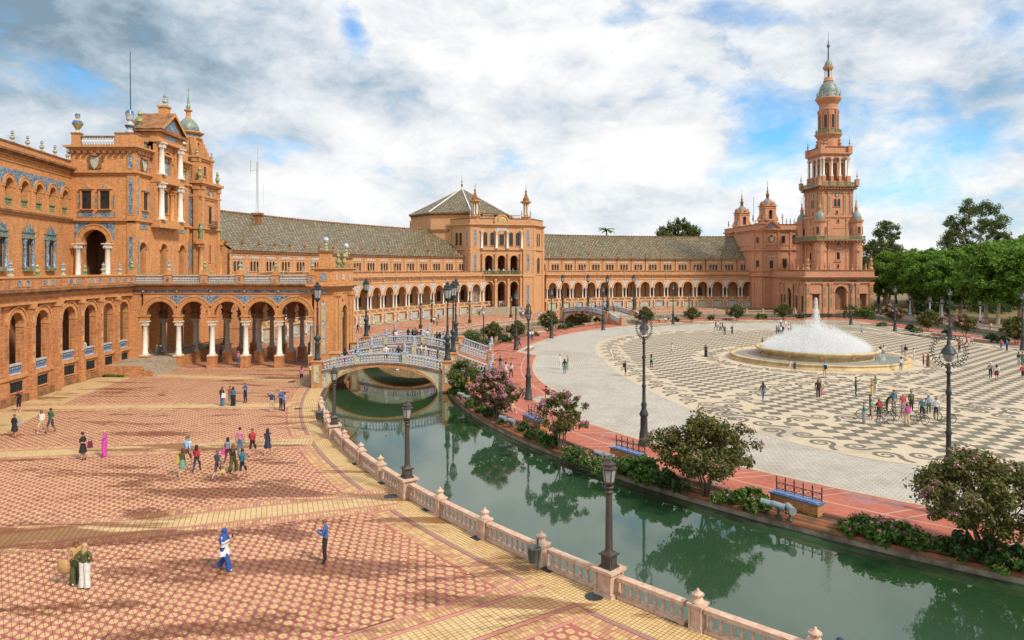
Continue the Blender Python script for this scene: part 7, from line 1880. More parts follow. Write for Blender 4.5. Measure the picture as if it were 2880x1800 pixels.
for(x,y,k,s)in((1515,1228,3,1),(1610,1286,0,1),(1640,1292,1,1),(1660,1318,0,1.05),(1690,1330,3,.9),(1478,1214,4,.9),(1505,1238,0,1.1),(1540,1255,2,.9),(1625,1305,4,1),(1735,1312,1,1.0),(1770,1338,4,1.2),(1800,1345,2,1.3),(1840,1362,2,1.1),(1880,1378,4,1.2),(1920,1380,3,1),(2030,1412,3,1),(2060,1402,1,.8),(2115,1428,2,1.0),(2130,1440,0,.9),
                     (2400,1496,1,1.0),(2440,1504,0,1.15),(2480,1512,0,1.15),(2520,1522,0,1.2),(2560,1530,1,1.1),(2600,1540,3,1.2),(2645,1552,3,1),(2700,1568,4,1.2),(2790,1585,4,1.2),(2840,1598,0,1.1),(2870,1600,4,1.1),(1290,1112,2,1.0),(1330,1145,2,.9),(1352,1160,3,1),(1375,1172,4,.9),(1415,1192,3,1.),(1270,1085,2,1.2),(1350,1060,2,1.1),(1300,1075,4,1.1),
                     (1365,968,0,1.2),(1425,962,4,1.3),(1500,945,0,1.2),(1580,925,0,1.3),(1600,922,4,1.3),(1680,905,4,1.3),(1770,905,4,1.4),(1900,905,4,1.3),(2000,900,4,1.3),(2140,898,2,1.5),(2250,896,4,1.4),(2480,918,0,1.3),(2560,930,4,1.4),(2580,935,0,1.3),(2660,945,4,1.3),(2790,962,4,1.6),(2820,966,4,1.4)):
    far_=y<980;nth=SHN.setdefault((k,far_),[]);nth.append((x,y,s))
ORD=('first','second','third','fourth','fifth','sixth','seventh','eighth','ninth','tenth','eleventh','twelfth','thirteenth','fourteenth','fifteenth','sixteenth','seventeenth','eighteenth','nineteenth','twentieth')
for(k,far_),lst in SHN.items():
    for q,(x,y,s)in enumerate(sorted(lst)):
        nm_=('low rose bush with pink flowers','small rose bush with pale flowers','leafy green shrub without flowers','tiny sparse shrub','dark green low shrub')[k]
        p=P3(x,y);plant(SH[k],'low_shrub',f'{nm_}, {ORD[q]} from the left in the {"far" if far_ else "near"} bed','shrub',(p.x,p.y,-.03),s,R(rs.uniform(0,360)),'low shrubs of the planting bed')
# grass tufts of the bed as one cover
pts=[]
for q in range(2600):
    a=R(rs.uniform(-56,4));r_=rs.uniform(65.8,66.55);x,y=E(r_,a)
    if(math.sin(a*57)+math.sin(a*131))>-.3:pts.append((x,y,.02))
V,F=leaves(np.array(pts),.10,4,.07,NR,1,.25);link(npmesh('bed_grass',V,F,LF_SHRUB),'bed_grass',kind='stuff')
# ---- park trees on the right, trees behind the wing
def bigtree(seed,h_,w_,trunk_h,ntip,per,size,clump,leaf,bark,fork=2,lean=.0,sparse=False):
    rng=np.random.default_rng(seed);mb=MB();tips=[]
    ph=rng.uniform(0,6.28,4)
    for k in range(ntip):
        a=rng.uniform(0,2*math.pi);cz=rng.uniform(-1,1);rr=rng.uniform(.25,1)**.45
        lump=1+.22*math.sin(2*a+ph[0])+.15*math.sin(4*a+ph[1])+.18*math.sin(3*cz*3+ph[2])
        q=math.sqrt(max(0,1-abs(cz)**2.4))*rr*lump
        z=trunk_h*.82+(h_-trunk_h*.82)*(.5+.5*cz*rr**.5)
        tips.append((w_/2*q*math.cos(a)+lean*z,w_/2*q*math.sin(a),min(z,h_)))
    tips=np.array(tips)
    base_r=h_*.021
    tr_=[(0,0,0),(lean*.3*trunk_h+rng.normal(0,.1),rng.normal(0,.1),trunk_h*.5),(lean*trunk_h,0,trunk_h)]
    mb.tube(tr_,[base_r*1.25,base_r,base_r*.85],10)
    for k in range(fork):
        a=2*math.pi*k/fork+rng.uniform(-.5,.5)+.3;e=(lean*trunk_h+w_*.20*math.cos(a),w_*.20*math.sin(a),trunk_h+(h_-trunk_h)*.45)
        m_=(lean*trunk_h+w_*.10*math.cos(a),w_*.10*math.sin(a),trunk_h+(h_-trunk_h)*.2);mb.tube([tr_[2],m_,e],[base_r*.7,base_r*.55,base_r*.3],8)
        for t_ in np.argsort(np.linalg.norm(tips-np.array(e),axis=1))[:9]:mb.tube([e,tuple((np.array(e)+tips[t_])/2+np.array([0,0,-.3])),tuple(tips[t_])],[base_r*.28,base_r*.18,.03],5)
    V,F=leaves(tips,clump,per,size,rng,.75)
    return[('trunk',mb.mesh('trunk',[bark])),('crown',npmesh('crown',V,F,leaf))]
PT=[bigtree(101,17,13,5.5,130,95,.34,1.5,LF_PLANE,BARKP,2,.05),bigtree(102,16,12,6.0,120,95,.34,1.5,LF_PLANE,BARKP,3,-.08),bigtree(103,18,14,5.0,140,90,.36,1.6,LF_PLANE,BARKP,2,.0),
      bigtree(104,20,15,5.5,150,80,.45,1.9,LF_DARK,BARKD,3),bigtree(105,22,13,6,130,80,.45,1.7,LF_OLIVE,BARKD,3)]
GPK='park trees beyond the right hand canal'
rows=[(2492,872,0,.95,'plane tree just right of the tower, half in the spray haze'),(2569,880,1,1.0,'plane tree with a long leaning pale trunk right of the tower'),(2607,884,2,.9,'plane tree behind the dark round tree on the right'),(2645,890,1,.95,'plane tree with a slanting trunk beside the blue tiled lamp'),
        (2773,908,0,1.0,'plane tree with a pale forked trunk at the canal balustrade, left one of two'),(2806,911,1,1.0,'plane tree with a pale forked trunk at the canal balustrade, right one of two'),(2866,908,2,1.0,'plane tree near the right edge behind the lamp'),(2955,905,0,1.0,'plane tree whose crown reaches in from the right edge'),(2700,890,2,.95,'plane tree in the second row behind the pink flecked tree')]
for(x,y,k,s,lb)in rows:
    p=P3(x,y);plant(PT[k],'plane_tree',lb,'tree',(p.x,p.y,-.02),s,R(x*13%360),GPK)
bk=[(2470,225,4,.95,0),(2520,235,3,.85,0),(2590,250,3,.85,1),(2640,235,2,.95,0),(2690,240,3,.9,0),(2735,250,0,1.1,0),(2790,225,2,1.05,0),(2850,230,0,1.2,0),(2910,225,3,1.15,0),(2560,215,0,1.0,0),(2665,205,1,1.05,0),(2830,205,0,1.15,0),(2900,200,2,1.2,0),(2440,250,3,.8,0),(2750,205,2,1.0,0),(2980,220,3,1.2,0),(2500,200,1,1.0,0),(2610,205,2,1.0,0)]
for q,(x,d_,k,s,_)in enumerate(sorted(bk)):
    plant(PT[k],'park_tree',f'leafy tree of the crowded back rows, {ORD[q]} from the tower','tree',((x-1440)/FPX*d_,d_,-.02),s,R(q*67),GPK)
BIG=bigtree(111,33,19,13,190,110,.30,1.7,LF_OLIVE,BARKP,3,.0);plant(BIG,'park_tree','tallest tree of the park standing high above the others','tree',((2745-1440)/FPX*212,212,0),1.0,R(20))
SLIM=bigtree(113,27,9,12,80,110,.28,1.4,LF_OLIVE,BARKP,2);plant(SLIM,'park_tree','slim loose tree with two tufts above the treetops right of the tower','tree',((2490-1440)/FPX*205,205,0),.95,R(50))
# understorey hedges of the park
ht=[]
for q in range(26):
    d_=178+(q*37%60);x=2445+(q*173%520);X_=(x-1440)/FPX*d_
    for k in range(46):ht.append((X_+NR.uniform(-5,5),d_+NR.uniform(-3,3),NR.uniform(.2,2.3+.4*(q%3))))
V,F=leaves(np.array(ht),1.0,22,.26,NR,.8);link(npmesh('undergrowth',V,F,LF_DARK),'undergrowth',kind='stuff')
for q,(x,d_,h_,lb)in enumerate(((1865,262,27.5,'smaller tree showing above the long roof ridge, left one'),(1915,262,30.5,'bigger tree showing above the long roof ridge'),(1950,265,28,'loose tree showing above the long roof ridge, right one'))):
    plant(PT[4],'roof_line_tree',lb,'tree',((x-1440)/FPX*d_,d_,0),.62 if q!=1 else .75,R(q*90),'trees above the roof ridge',h_/22)
def palm():
    mb=MB();mb.tube([(0,0,0),(.3,0,13),(0,0,26)],[.35,.28,.25],8);fr_=MB()
    for k in range(26):
        a=k*2.4;up=.2+.9*((k*7)%10)/10;L=3.2
        pts=[Vector((L*q*math.cos(a)*math.cos(up*(1-q)),L*q*math.sin(a)*math.cos(up*(1-q)),26+L*(math.sin(up)*q-.55*q*q)))for q in np.linspace(0,1,6)]
        side=Vector((-math.sin(a),math.cos(a),0))
        for u,v in zip(pts[:-1],pts[1:]):fr_.add([tuple(u-side*.3),tuple(u+Vector((0,0,.12))),tuple(u+side*.3),tuple(v+side*.3),tuple(v+Vector((0,0,.12))),tuple(v-side*.3)],[(0,1,4,5),(1,2,3,4)])
    return[('trunk',mb.mesh('trunk',[BARKD])),('fronds',fr_.mesh('fronds',[LF_SHRUB]))]
plant(palm(),'palm_tree','palm crown showing above the long roof ridge','palm',((1706-1440)/FPX*262,262,0),1.0)
# tiled and slim lamps under the park trees
for x,y,lb in((2560,885,'tiled lamp column under the plane trees, nearest the tower'),(2615,893,'tiled lamp column behind the dark round tree'),(2650,903,'tiled lamp column beside the slanting plane trunk'),(2757,910,'tiled lamp column left of the forked plane trunks')):
    lamp_px('ceramic',x,y,lb,'tiled lamp columns on the right bank',1.1)
for x,y,lb in((2485,880,'slim park lamp nearest the tower'),(2594,868,'slim park lamp between dark trunks'),(2712,868,'slim park lamp left of the forked planes')):
    lamp_px('globe',x,y,lb,'slim lamps of the park',1.4)
# weeds at the wall foot by the landing
V,F=leaves(np.array([(-44.4+.4*k,75.9-.05*k,.1)for k in range(6)]),.35,60,.10,NR,.6);o=link(npmesh('wall_weeds',V,F,LF_SHRUB),'wall_weeds',kind='stuff')
# ================================================================= people
PC={'k':(.02,.02,.022),'w':(.72,.71,.69),'n':(.025,.04,.09),'b':(.03,.12,.38),'lb':(.25,.42,.62),'t':(.03,.20,.26),'g':(.03,.13,.06),'lg':(.16,.36,.24),'o':(.085,.095,.03),'r':(.50,.05,.06),'p':(.62,.22,.32),
      'm':(.62,.06,.42),'be':(.56,.44,.29),'gr':(.30,.30,.31),'dg':(.07,.08,.10),'br':(.20,.09,.04),'y':(.62,.45,.10),'j':(.10,.19,.31),'mr':(.16,.02,.04),'tan':(.50,.30,.12),'rb':(.16,.035,.02),'bl':(.48,.34,.15),'gh':(.45,.43,.40),'s':(.52,.29,.19),'s2':(.30,.15,.085),'fl':(.45,.50,.35),'bs':(.02,.08,.30)}
CN={'k':'black','w':'white','n':'navy','b':'blue','lb':'light blue','t':'teal','g':'dark green','lg':'pale green','o':'olive','r':'red','p':'pink','m':'magenta','be':'beige','gr':'grey','dg':'charcoal','br':'brown','y':'yellow','j':'blue denim','mr':'maroon','tan':'tan','fl':'floral','bs':'bright blue'}
_cm={}
def cloth(c):
    if c not in _cm:
        m,t,b=newmat('cloth_'+c if c not in('s','s2')else 'skin_'+c)
        P=t.node('ShaderNodeTexCoord').outputs['Object'];n=t.noise(P,9,4,.6);col=PC[c]
        if c=='fl':cc=t.ramp(t.noise(P,16,3),[(.42,(.06,.22,.10)),(.5,(.62,.60,.50)),(.6,(.60,.20,.20))],'CONSTANT')
        elif c=='lbp':cc=None
        else:cc=t.mix(t.maprange(n,.35,.7),col,tuple(x*.68 for x in col))
        t.l.new(cc,b.inputs['Base Color']);b.inputs['Roughness'].default_value=.8 if c not in('s','s2')else .5
        t.l.new(t.bump(n,.4,.02),b.inputs['Normal']);_cm[c]=m
    return _cm[c]
PC['hw']=(.2,.4,.6);CN['hw']='blue patterned'
m,t,b=newmat('cloth_hw');P=t.node('ShaderNodeTexCoord').outputs['Object'];t.l.new(t.ramp(t.noise(P,18,2),[(.45,(.03,.28,.60)),(.52,(.65,.72,.78))],'CONSTANT'),b.inputs['Base Color']);b.inputs['Roughness'].default_value=.8;_cm['hw']=m
PC['cm']=(.1,.1,.05);CN['cm']='camouflage'
m,t,b=newmat('cloth_cm');P=t.node('ShaderNodeTexCoord').outputs['Object'];t.l.new(t.ramp(t.noise(P,12,2),[(.45,(.06,.07,.03)),(.55,(.20,.15,.05))],'CONSTANT'),b.inputs['Base Color']);b.inputs['Roughness'].default_value=.8;_cm['cm']=m
BASE=dict(pel=(0,0,.96),spi=(0,.01,1.13),che=(0,0,1.33),nb=(0,.02,1.46),nk=(0,.005,1.53),hd=(0,-.015,1.61),ht=(0,-.01,1.69),
            sl=(-.17,.015,1.42),el=(-.235,.04,1.15),wl=(-.245,-.02,.91),sr=(.17,.015,1.42),er=(.235,.04,1.15),wr=(.245,-.02,.91),
            hl=(-.085,0,.90),kl=(-.10,-.02,.50),al=(-.105,.02,.09),tl=(-.12,-.13,.045),hr=(.085,0,.90),kr=(.10,-.02,.50),ar=(.105,.02,.09),tr=(.12,-.13,.045))
RAD=dict(pel=.142,spi=.128,che=.150,nb=.070,nk=.055,hd=.094,ht=.074,sl=.068,el=.052,wl=.034,sr=.068,er=.052,wr=.034,hl=.102,kl=.070,al=.048,tl=.042,hr=.102,kr=.070,ar=.048,tr=.042)
EDG=[('pel','spi'),('spi','che'),('che','nb'),('nb','nk'),('nk','hd'),('hd','ht'),('che','sl'),('sl','el'),('el','wl'),('che','sr'),('sr','er'),('er','wr'),('pel','hl'),('hl','kl'),('kl','al'),('al','tl'),('pel','hr'),('hr','kr'),('kr','ar'),('ar','tr')]
ZONE={('pel','spi'):1,('spi','che'):1,('che','nb'):1,('nb','nk'):0,('nk','hd'):0,('hd','ht'):0,('che','sl'):1,('che','sr'):1,('sl','el'):2,('sr','er'):2,('el','wl'):3,('er','wr'):3,('pel','hl'):4,('pel','hr'):4,('hl','kl'):4,('hr','kr'):4,('kl','al'):5,('kr','ar'):5,('al','tl'):6,('ar','tr'):6}
WALK=dict(kl=(-.10,-.20,.52),al=(-.10,-.27,.11),tl=(-.11,-.41,.08),kr=(.10,.06,.50),ar=(.10,.30,.17),tr=(.11,.21,.04),el=(-.235,.14,1.17),wl=(-.23,.12,.93),er=(.235,-.06,1.16),wr=(.21,-.22,.98))
def shifted(d,keys,v):return{k:tuple(a+b_ for a,b_ in zip(d.get(k,BASE[k]),v))for k in keys}
UP=('pel','spi','che','nb','nk','hd','ht','sl','el','wl','sr','er','wr','hl','hr')
SIT=shifted({},UP,(0,.05,-.44));SIT.update(kl=(-.12,-.40,.50),kr=(.12,-.40,.50),al=(-.12,-.42,.09),ar=(.12,-.42,.09),tl=(-.13,-.57,.045),tr=(.13,-.57,.045),el=(-.25,-.02,.76),wl=(-.14,-.24,.60),er=(.25,-.02,.76),wr=(.14,-.24,.60))
POSES={
    'stand':{},'walk':WALK,
    'phone':dict(el=(-.22,-.06,1.17),wl=(-.06,-.30,1.28),er=(.22,-.06,1.17),wr=(.06,-.30,1.28),hd=(0,-.03,1.605)),
    'photo':dict(el=(-.22,-.16,1.30),wl=(-.06,-.34,1.50),er=(.22,-.16,1.30),wr=(.06,-.34,1.50)),
    'wphone':{**WALK,'el':(-.22,-.06,1.17),'wl':(-.06,-.28,1.32),'er':(.22,-.06,1.17),'wr':(.06,-.28,1.34)},
    'hips':dict(el=(-.36,.10,1.19),wl=(-.17,.04,1.02),er=(.36,.10,1.19),wr=(.17,.04,1.02),tl=(-.16,-.12,.045),tr=(.16,-.12,.045)),
    'hold':dict(el=(-.24,.0,1.15),wl=(-.08,-.24,1.10),er=(.24,.0,1.15),wr=(.08,-.24,1.12)),
    'sit':SIT,
    'lean':dict(spi=(0,-.06,1.12),che=(0,-.24,1.26),nb=(0,-.34,1.36),nk=(0,-.39,1.41),hd=(0,-.45,1.46),ht=(0,-.49,1.53),sl=(-.17,-.28,1.32),sr=(.17,-.28,1.32),el=(-.24,-.42,1.12),wl=(-.22,-.58,.98),er=(.24,-.42,1.12),wr=(.22,-.58,.98)),
    'point':dict(er=(.27,-.18,1.44),wr=(.22,-.36,1.58)),
    'hug':dict(el=(-.26,-.16,1.22),wl=(-.10,-.34,1.22),er=(.26,-.16,1.24),wr=(.10,-.34,1.28)),
}
def build_body(pose):
    J={**BASE,**POSES[pose]};names=list(BASE);idx={n_:i for i,n_ in enumerate(names)}
    me=bpy.data.meshes.new('pose');me.from_pydata([J[n_]for n_ in names],[(idx[a],idx[b_])for a,b_ in EDG],[])
    o=bpy.data.objects.new('pose',me);COL.objects.link(o);md=o.modifiers.new('skin','SKIN');md.use_smooth_shade=True;md.branch_smoothing=.4
    sv=me.skin_vertices[0].data
    for n_ in names:r_=RAD[n_];sv[idx[n_]].radius=(r_,r_);sv[idx[n_]].use_root=n_=='pel'
    ms=o.modifiers.new('sub','SUBSURF');ms.levels=1;ms.render_levels=1
    dg=bpy.context.evaluated_depsgraph_get();ev=o.evaluated_get(dg);bm_=bpy.data.meshes.new_from_object(ev)
    V=np.array([v.co[:]for v in bm_.vertices]);F=[tuple(p.vertices)for p in bm_.polygons]
    bpy.data.objects.remove(o);bpy.data.meshes.remove(me);bpy.data.meshes.remove(bm_)
    keys=list(ZONE)
    def segd(P_,a,b_):
        a,b_=np.array(J[a]),np.array(J[b_]);ab=b_-a;tt=np.clip(((P_-a)@ab)/(ab@ab),0,1);return np.linalg.norm(P_-(a+tt[:,None]*ab),axis=1)/(1 if True else 1)
    wr_=np.array([{('che','nb'):.9}.get(k,1.)for k in keys])
    dv=np.stack([segd(V,*k)/np.mean([RAD[k[0]],RAD[k[1]]])for k in keys],1);zv=dv.argmin(1)
    tors=np.isin(zv,[keys.index(k)for k in(('pel','spi'),('spi','che'),('che','nb'))])
    cy=(J['pel'][1]+J['che'][1])/2;V[tors,1]=cy+(V[tors,1]-cy)*.86;
    cen=np.array([V[list(f_)].mean(0)for f_ in F]);dz_=np.stack([segd(cen,*k)/np.mean([RAD[k[0]],RAD[k[1]]])for k in keys],1).argmin(1)
    Z=[ZONE[keys[k]]for k in dz_]
    if pose!='sit' and pose!='lean':Z=[4 if(z in(1,)and c_[2]<1.0)else z for z,c_ in zip(Z,cen)]
    mb=MB();mb.add([tuple(v)for v in V],F);mb.m=list(Z);mb.sm=set(range(len(F)))
    # hands: palm, four unequal fingers, thumb
    for e_,w_,sg in(('el','wl',-1),('er','wr',1)):
        w=Vector(J[w_]);d_=(w-Vector(J[e_])).normalized();side=d_.cross(Vector((0,-1,.25))).normalized();up=side.cross(d_)
        p0,p1=w+d_*.01,w+d_*.095
        mb.tube([p0,w+d_*.05,p1],[.030,.040,.036],6,0)
        for k,L in enumerate((.062,.075,.072,.055)):
            b_=p1+side*(-.027+.018*k)-d_*.012;q1=b_+d_*L*.55+up*.004;q2=q1+d_*L*.5-up*.022
            mb.tube([b_,q1,q2],[.0095,.0085,.0065],5,0)
        b_=w+d_*.035+side*-.028;mb.tube([b_,b_+d_*.035-side*.026,b_+d_*.06-side*.024],[.012,.010,.007],5,0)
    # face
    h_=Vector(J['hd']);fw=Vector((0,-1,0))if pose!='lean' else Vector((0,-.8,-.6));upv=Vector((0,0,1))if pose!='lean' else Vector((0,-.6,.8));sd=Vector((1,0,0))
    fp=lambda x,y,z:tuple(h_+sd*x+upv*z+fw*y)
    mb.add([fp(-.016,.080,-.012),fp(.016,.080,-.012),fp(0,.112,-.008),fp(0,.085,.035)],[(0,1,2),(0,2,3),(1,3,2)],0)
    for s_ in(-1,1):
        mb.add([fp(s_*.034-.014,.084,.030),fp(s_*.034+.014,.084,.030),fp(s_*.034+.011,.086,.042),fp(s_*.034-.011,.086,.042)],[(0,1,2,3)],7)
        mb.add([fp(s_*.086,.00,.035),fp(s_*.100,-.015,.03),fp(s_*.096,-.01,-.025),fp(s_*.084,.008,-.02)],[(0,1,2,3)],0)
    mb.add([fp(-.024,.083,-.038),fp(.024,.083,-.038),fp(.015,.087,-.030),fp(-.015,.087,-.030)],[(0,1,2,3)],8)
    me=mb.mesh('person_'+pose,[cloth('s')]*9);return me,J
LIP=plain('lips',(.40,.12,.10),.5,.1,9);EYE=plain('eye_dark',(.02,.015,.012),.3,.1,9)
BODY={p:build_body(p)for p in POSES}
def ell(mb,c,r,n=10,k=7,zmin=-1.,cut=None,mi=0):
    rows=[math.asin(zmin)+(math.pi/2-math.asin(zmin))*i/k for i in range(k+1)]
    mb.lathe([(max(math.cos(a),1e-3),math.sin(a))for a in rows],n,mi=mi);
    q=len(rows)*n
    o=len(mb.v)-q
    mb.v[o:]=[(c[0]+x*r[0],c[1]+y*r[1],c[2]+z*r[2])for x,y,z in mb.v[o:]]if False else mb.v[o:]
def hairmesh(kind):
    mb=MB();n,k=12,6
    def dome(c,r,zmin):
        rows=[math.asin(zmin)+(math.pi/2-math.asin(zmin))*i/k for i in range(k+1)]
        vs=[(c[0]+r[0]*math.cos(a)*math.cos(2*math.pi*j/n),c[1]+r[1]*math.cos(a)*math.sin(2*math.pi*j/n),c[2]+r[2]*math.sin(a))for a in rows for j in range(n)]
        mb.add(vs,[(i*n+j,i*n+(j+1)%n,(i+1)*n+(j+1)%n,(i+1)*n+j)for i in range(k)for j in range(n)],0,True)
    if kind=='short':dome((0,.018,.035),(.097,.100,.105),-.30)
    elif kind=='thin':dome((0,.022,.02),(.093,.092,.105),-.35)
    elif kind=='cap':
        dome((0,.005,.05),(.103,.112,.088),-.12);mb.add([(-.08,-.08,.05),(.08,-.08,.05),(.065,-.20,.035),(-.065,-.20,.035),(-.08,-.08,.065),(.08,-.08,.065),(.065,-.20,.045),(-.065,-.20,.045)],[(0,1,2,3),(4,5,6,7),(2,3,7,6),(0,3,7,4),(1,2,6,5)])
    elif kind=='bun':dome((0,.018,.035),(.098,.102,.108),-.35);mb.lathe([(.0,-.05),(.045,-.03),(.055,0),(.04,.04),(0,.05)],8,(0,.10,.10))
    elif kind in('long','bob','vlong'):
        dome((0,.020,.035),(.104,.106,.108),-.55);L={'long':.34,'bob':.16,'vlong':.52}[kind]
        mb.lathe([(.03,-L),(.10,-L+.05),(.118,-L*.6),(.108,-.06),(.09,.04)],12,(0,.045,0),sy=.62)
    elif kind=='hijab':
        dome((0,.012,.03),(.112,.120,.118),-.75);mb.lathe([(.27,-.36),(.26,-.28),(.20,-.18),(.125,-.09),(.108,.0)],14,(0,.03,0),sy=.72);mb.lathe([(.05,-.62),(.16,-.5),(.18,-.34),(.14,-.2)],10,(0,.10,0),sy=.5)
    return mb.mesh('hair' if kind not in('cap','hijab')else kind,[cloth('k')])
def trousers(pose):
    J={**BASE,**POSES[pose]};mb=MB()
    for q in 'lr':
        h_,k_,a_=(Vector(J[x+q])for x in('h','k','a'));mb.tube([h_+Vector((0,0,.10)),h_-Vector((0,0,.08)),k_,a_-Vector((0,0,.03))],[.125,.125,.105,.125],10)
    return mb.mesh('trousers',[cloth('k')])
TROU={p:trousers(p)for p in('stand','walk','hips','hold','phone','wphone')}
HAIR={k:hairmesh(k)for k in('short','thin','cap','bun','long','bob','vlong','hijab')}
def skirtmesh(kind):
    mb=MB();pr={'skirt':[(.215,.52),(.20,.75),(.165,.95),(.135,1.05)],'dress':[(.24,.48),(.21,.7),(.165,.95),(.130,1.10),(.150,1.30),(.13,1.40)],'long':[(.25,.14),(.21,.5),(.165,.95),(.130,1.10),(.150,1.30),(.13,1.40)],'tunic':[(.27,.66),(.24,.80),(.205,.84),(.18,1.0),(.165,1.2),(.17,1.35),(.13,1.42)],'mini':[(.20,.70),(.17,.92),(.14,1.03)]}[kind]
    n=16;vs=[]
    for i,(r_,z)in enumerate(pr):
        for j in range(n):
            f_=1+(.06*math.cos(j*math.pi)if i==0 else .03*math.cos(j*math.pi)if i==1 else 0);a=2*math.pi*j/n;vs.append((r_*f_*math.cos(a),r_*f_*.80*math.sin(a),z))
    mb.add(vs,[(i*n+j,i*n+(j+1)%n,(i+1)*n+(j+1)%n,(i+1)*n+j)for i in range(len(pr)-1)for j in range(n)],0,True)
    return mb.mesh({'skirt':'skirt','dress':'dress','long':'dress','tunic':'tunic','mini':'skirt'}[kind],[cloth('k')])
SKIRT={k:skirtmesh(k)for k in('skirt','dress','long','tunic','mini')}
def setmats(o,mats):
    for i,m_ in enumerate(mats):
        o.material_slots[i].link='OBJECT';o.material_slots[i].material=m_
seen_labels=set()
def person(loc,pose,face,h,hair,hc,top,slv,leg,lk,shoe,where,skin='s',grp=None):
    """slv 0 bare, 1 short, 2 long sleeves; lk: long, shorts, skirt, dress, longdress, tunic, mini"""
    tn,ln=CN.get(top,top),CN.get(leg,leg)
    what={'wide':f'{tn} top and loose {ln} trousers','long':f'{tn} top and {ln} trousers','shorts':f'{tn} top and {ln} shorts','skirt':f'{tn} top and {ln} skirt','mini':f'{tn} top and short {ln} skirt','dress':f'{tn} dress','longdress':f'long {tn} dress','tunic':f'{tn} tunic and {ln} trousers'}[lk]
    lab=f'person in {what}, {where}'
    if len(lab.split())>16:lab=f'person in {tn}, {where}'
    if len(lab.split())>16:lab=f'person {where}'
    wide=lk=='wide';lk='long' if wide else lk
    s=h/1.75;t_=thing('person',lab,'person',loc,R(face),grp)
    me,J=BODY[pose];o=place(me,'body',t_,(0,0,0),0,(s,s,s),local=True)
    sk,tp,lg,sh=cloth(skin),cloth(top),cloth(leg),cloth(shoe)
    bare=lk in('skirt','dress','longdress','mini')
    setmats(o,[sk,tp,tp if slv>=1 else sk,tp if slv>=2 else sk,lg if not bare else(tp if lk.endswith('dress')else lg),lg if lk in('long','tunic')else sk,sh,EYE,LIP])
    if hair:
        hd=J['hd'];o=place(HAIR[hair],HAIR[hair].name.split('.')[0],t_,(hd[0]*s,hd[1]*s,hd[2]*s),0,(s,s,s),local=True)
        if pose=='lean':o.rotation_euler=(R(35),0,0)
        setmats(o,[cloth(hc)])
    if wide or(lk=='tunic' and pose in TROU):o=place(TROU[pose],'trousers',t_,(0,0,0),0,(s,s,s),local=True);setmats(o,[lg])
    if lk in('skirt','dress','longdress','tunic','mini'):
        k={'longdress':'long'}.get(lk,lk);o=place(SKIRT[k],SKIRT[k].name.split('.')[0],t_,(0,0,-.0 if pose!='sit' else-.44*s),0,(s,s,s),local=True);setmats(o,[tp if lk not in('skirt','mini')else lg])
    return t_
def pp_(x,y,*a,z=0.0,**k):p=P3(x,y,z);return person((p.x,p.y,z),*a,**k)
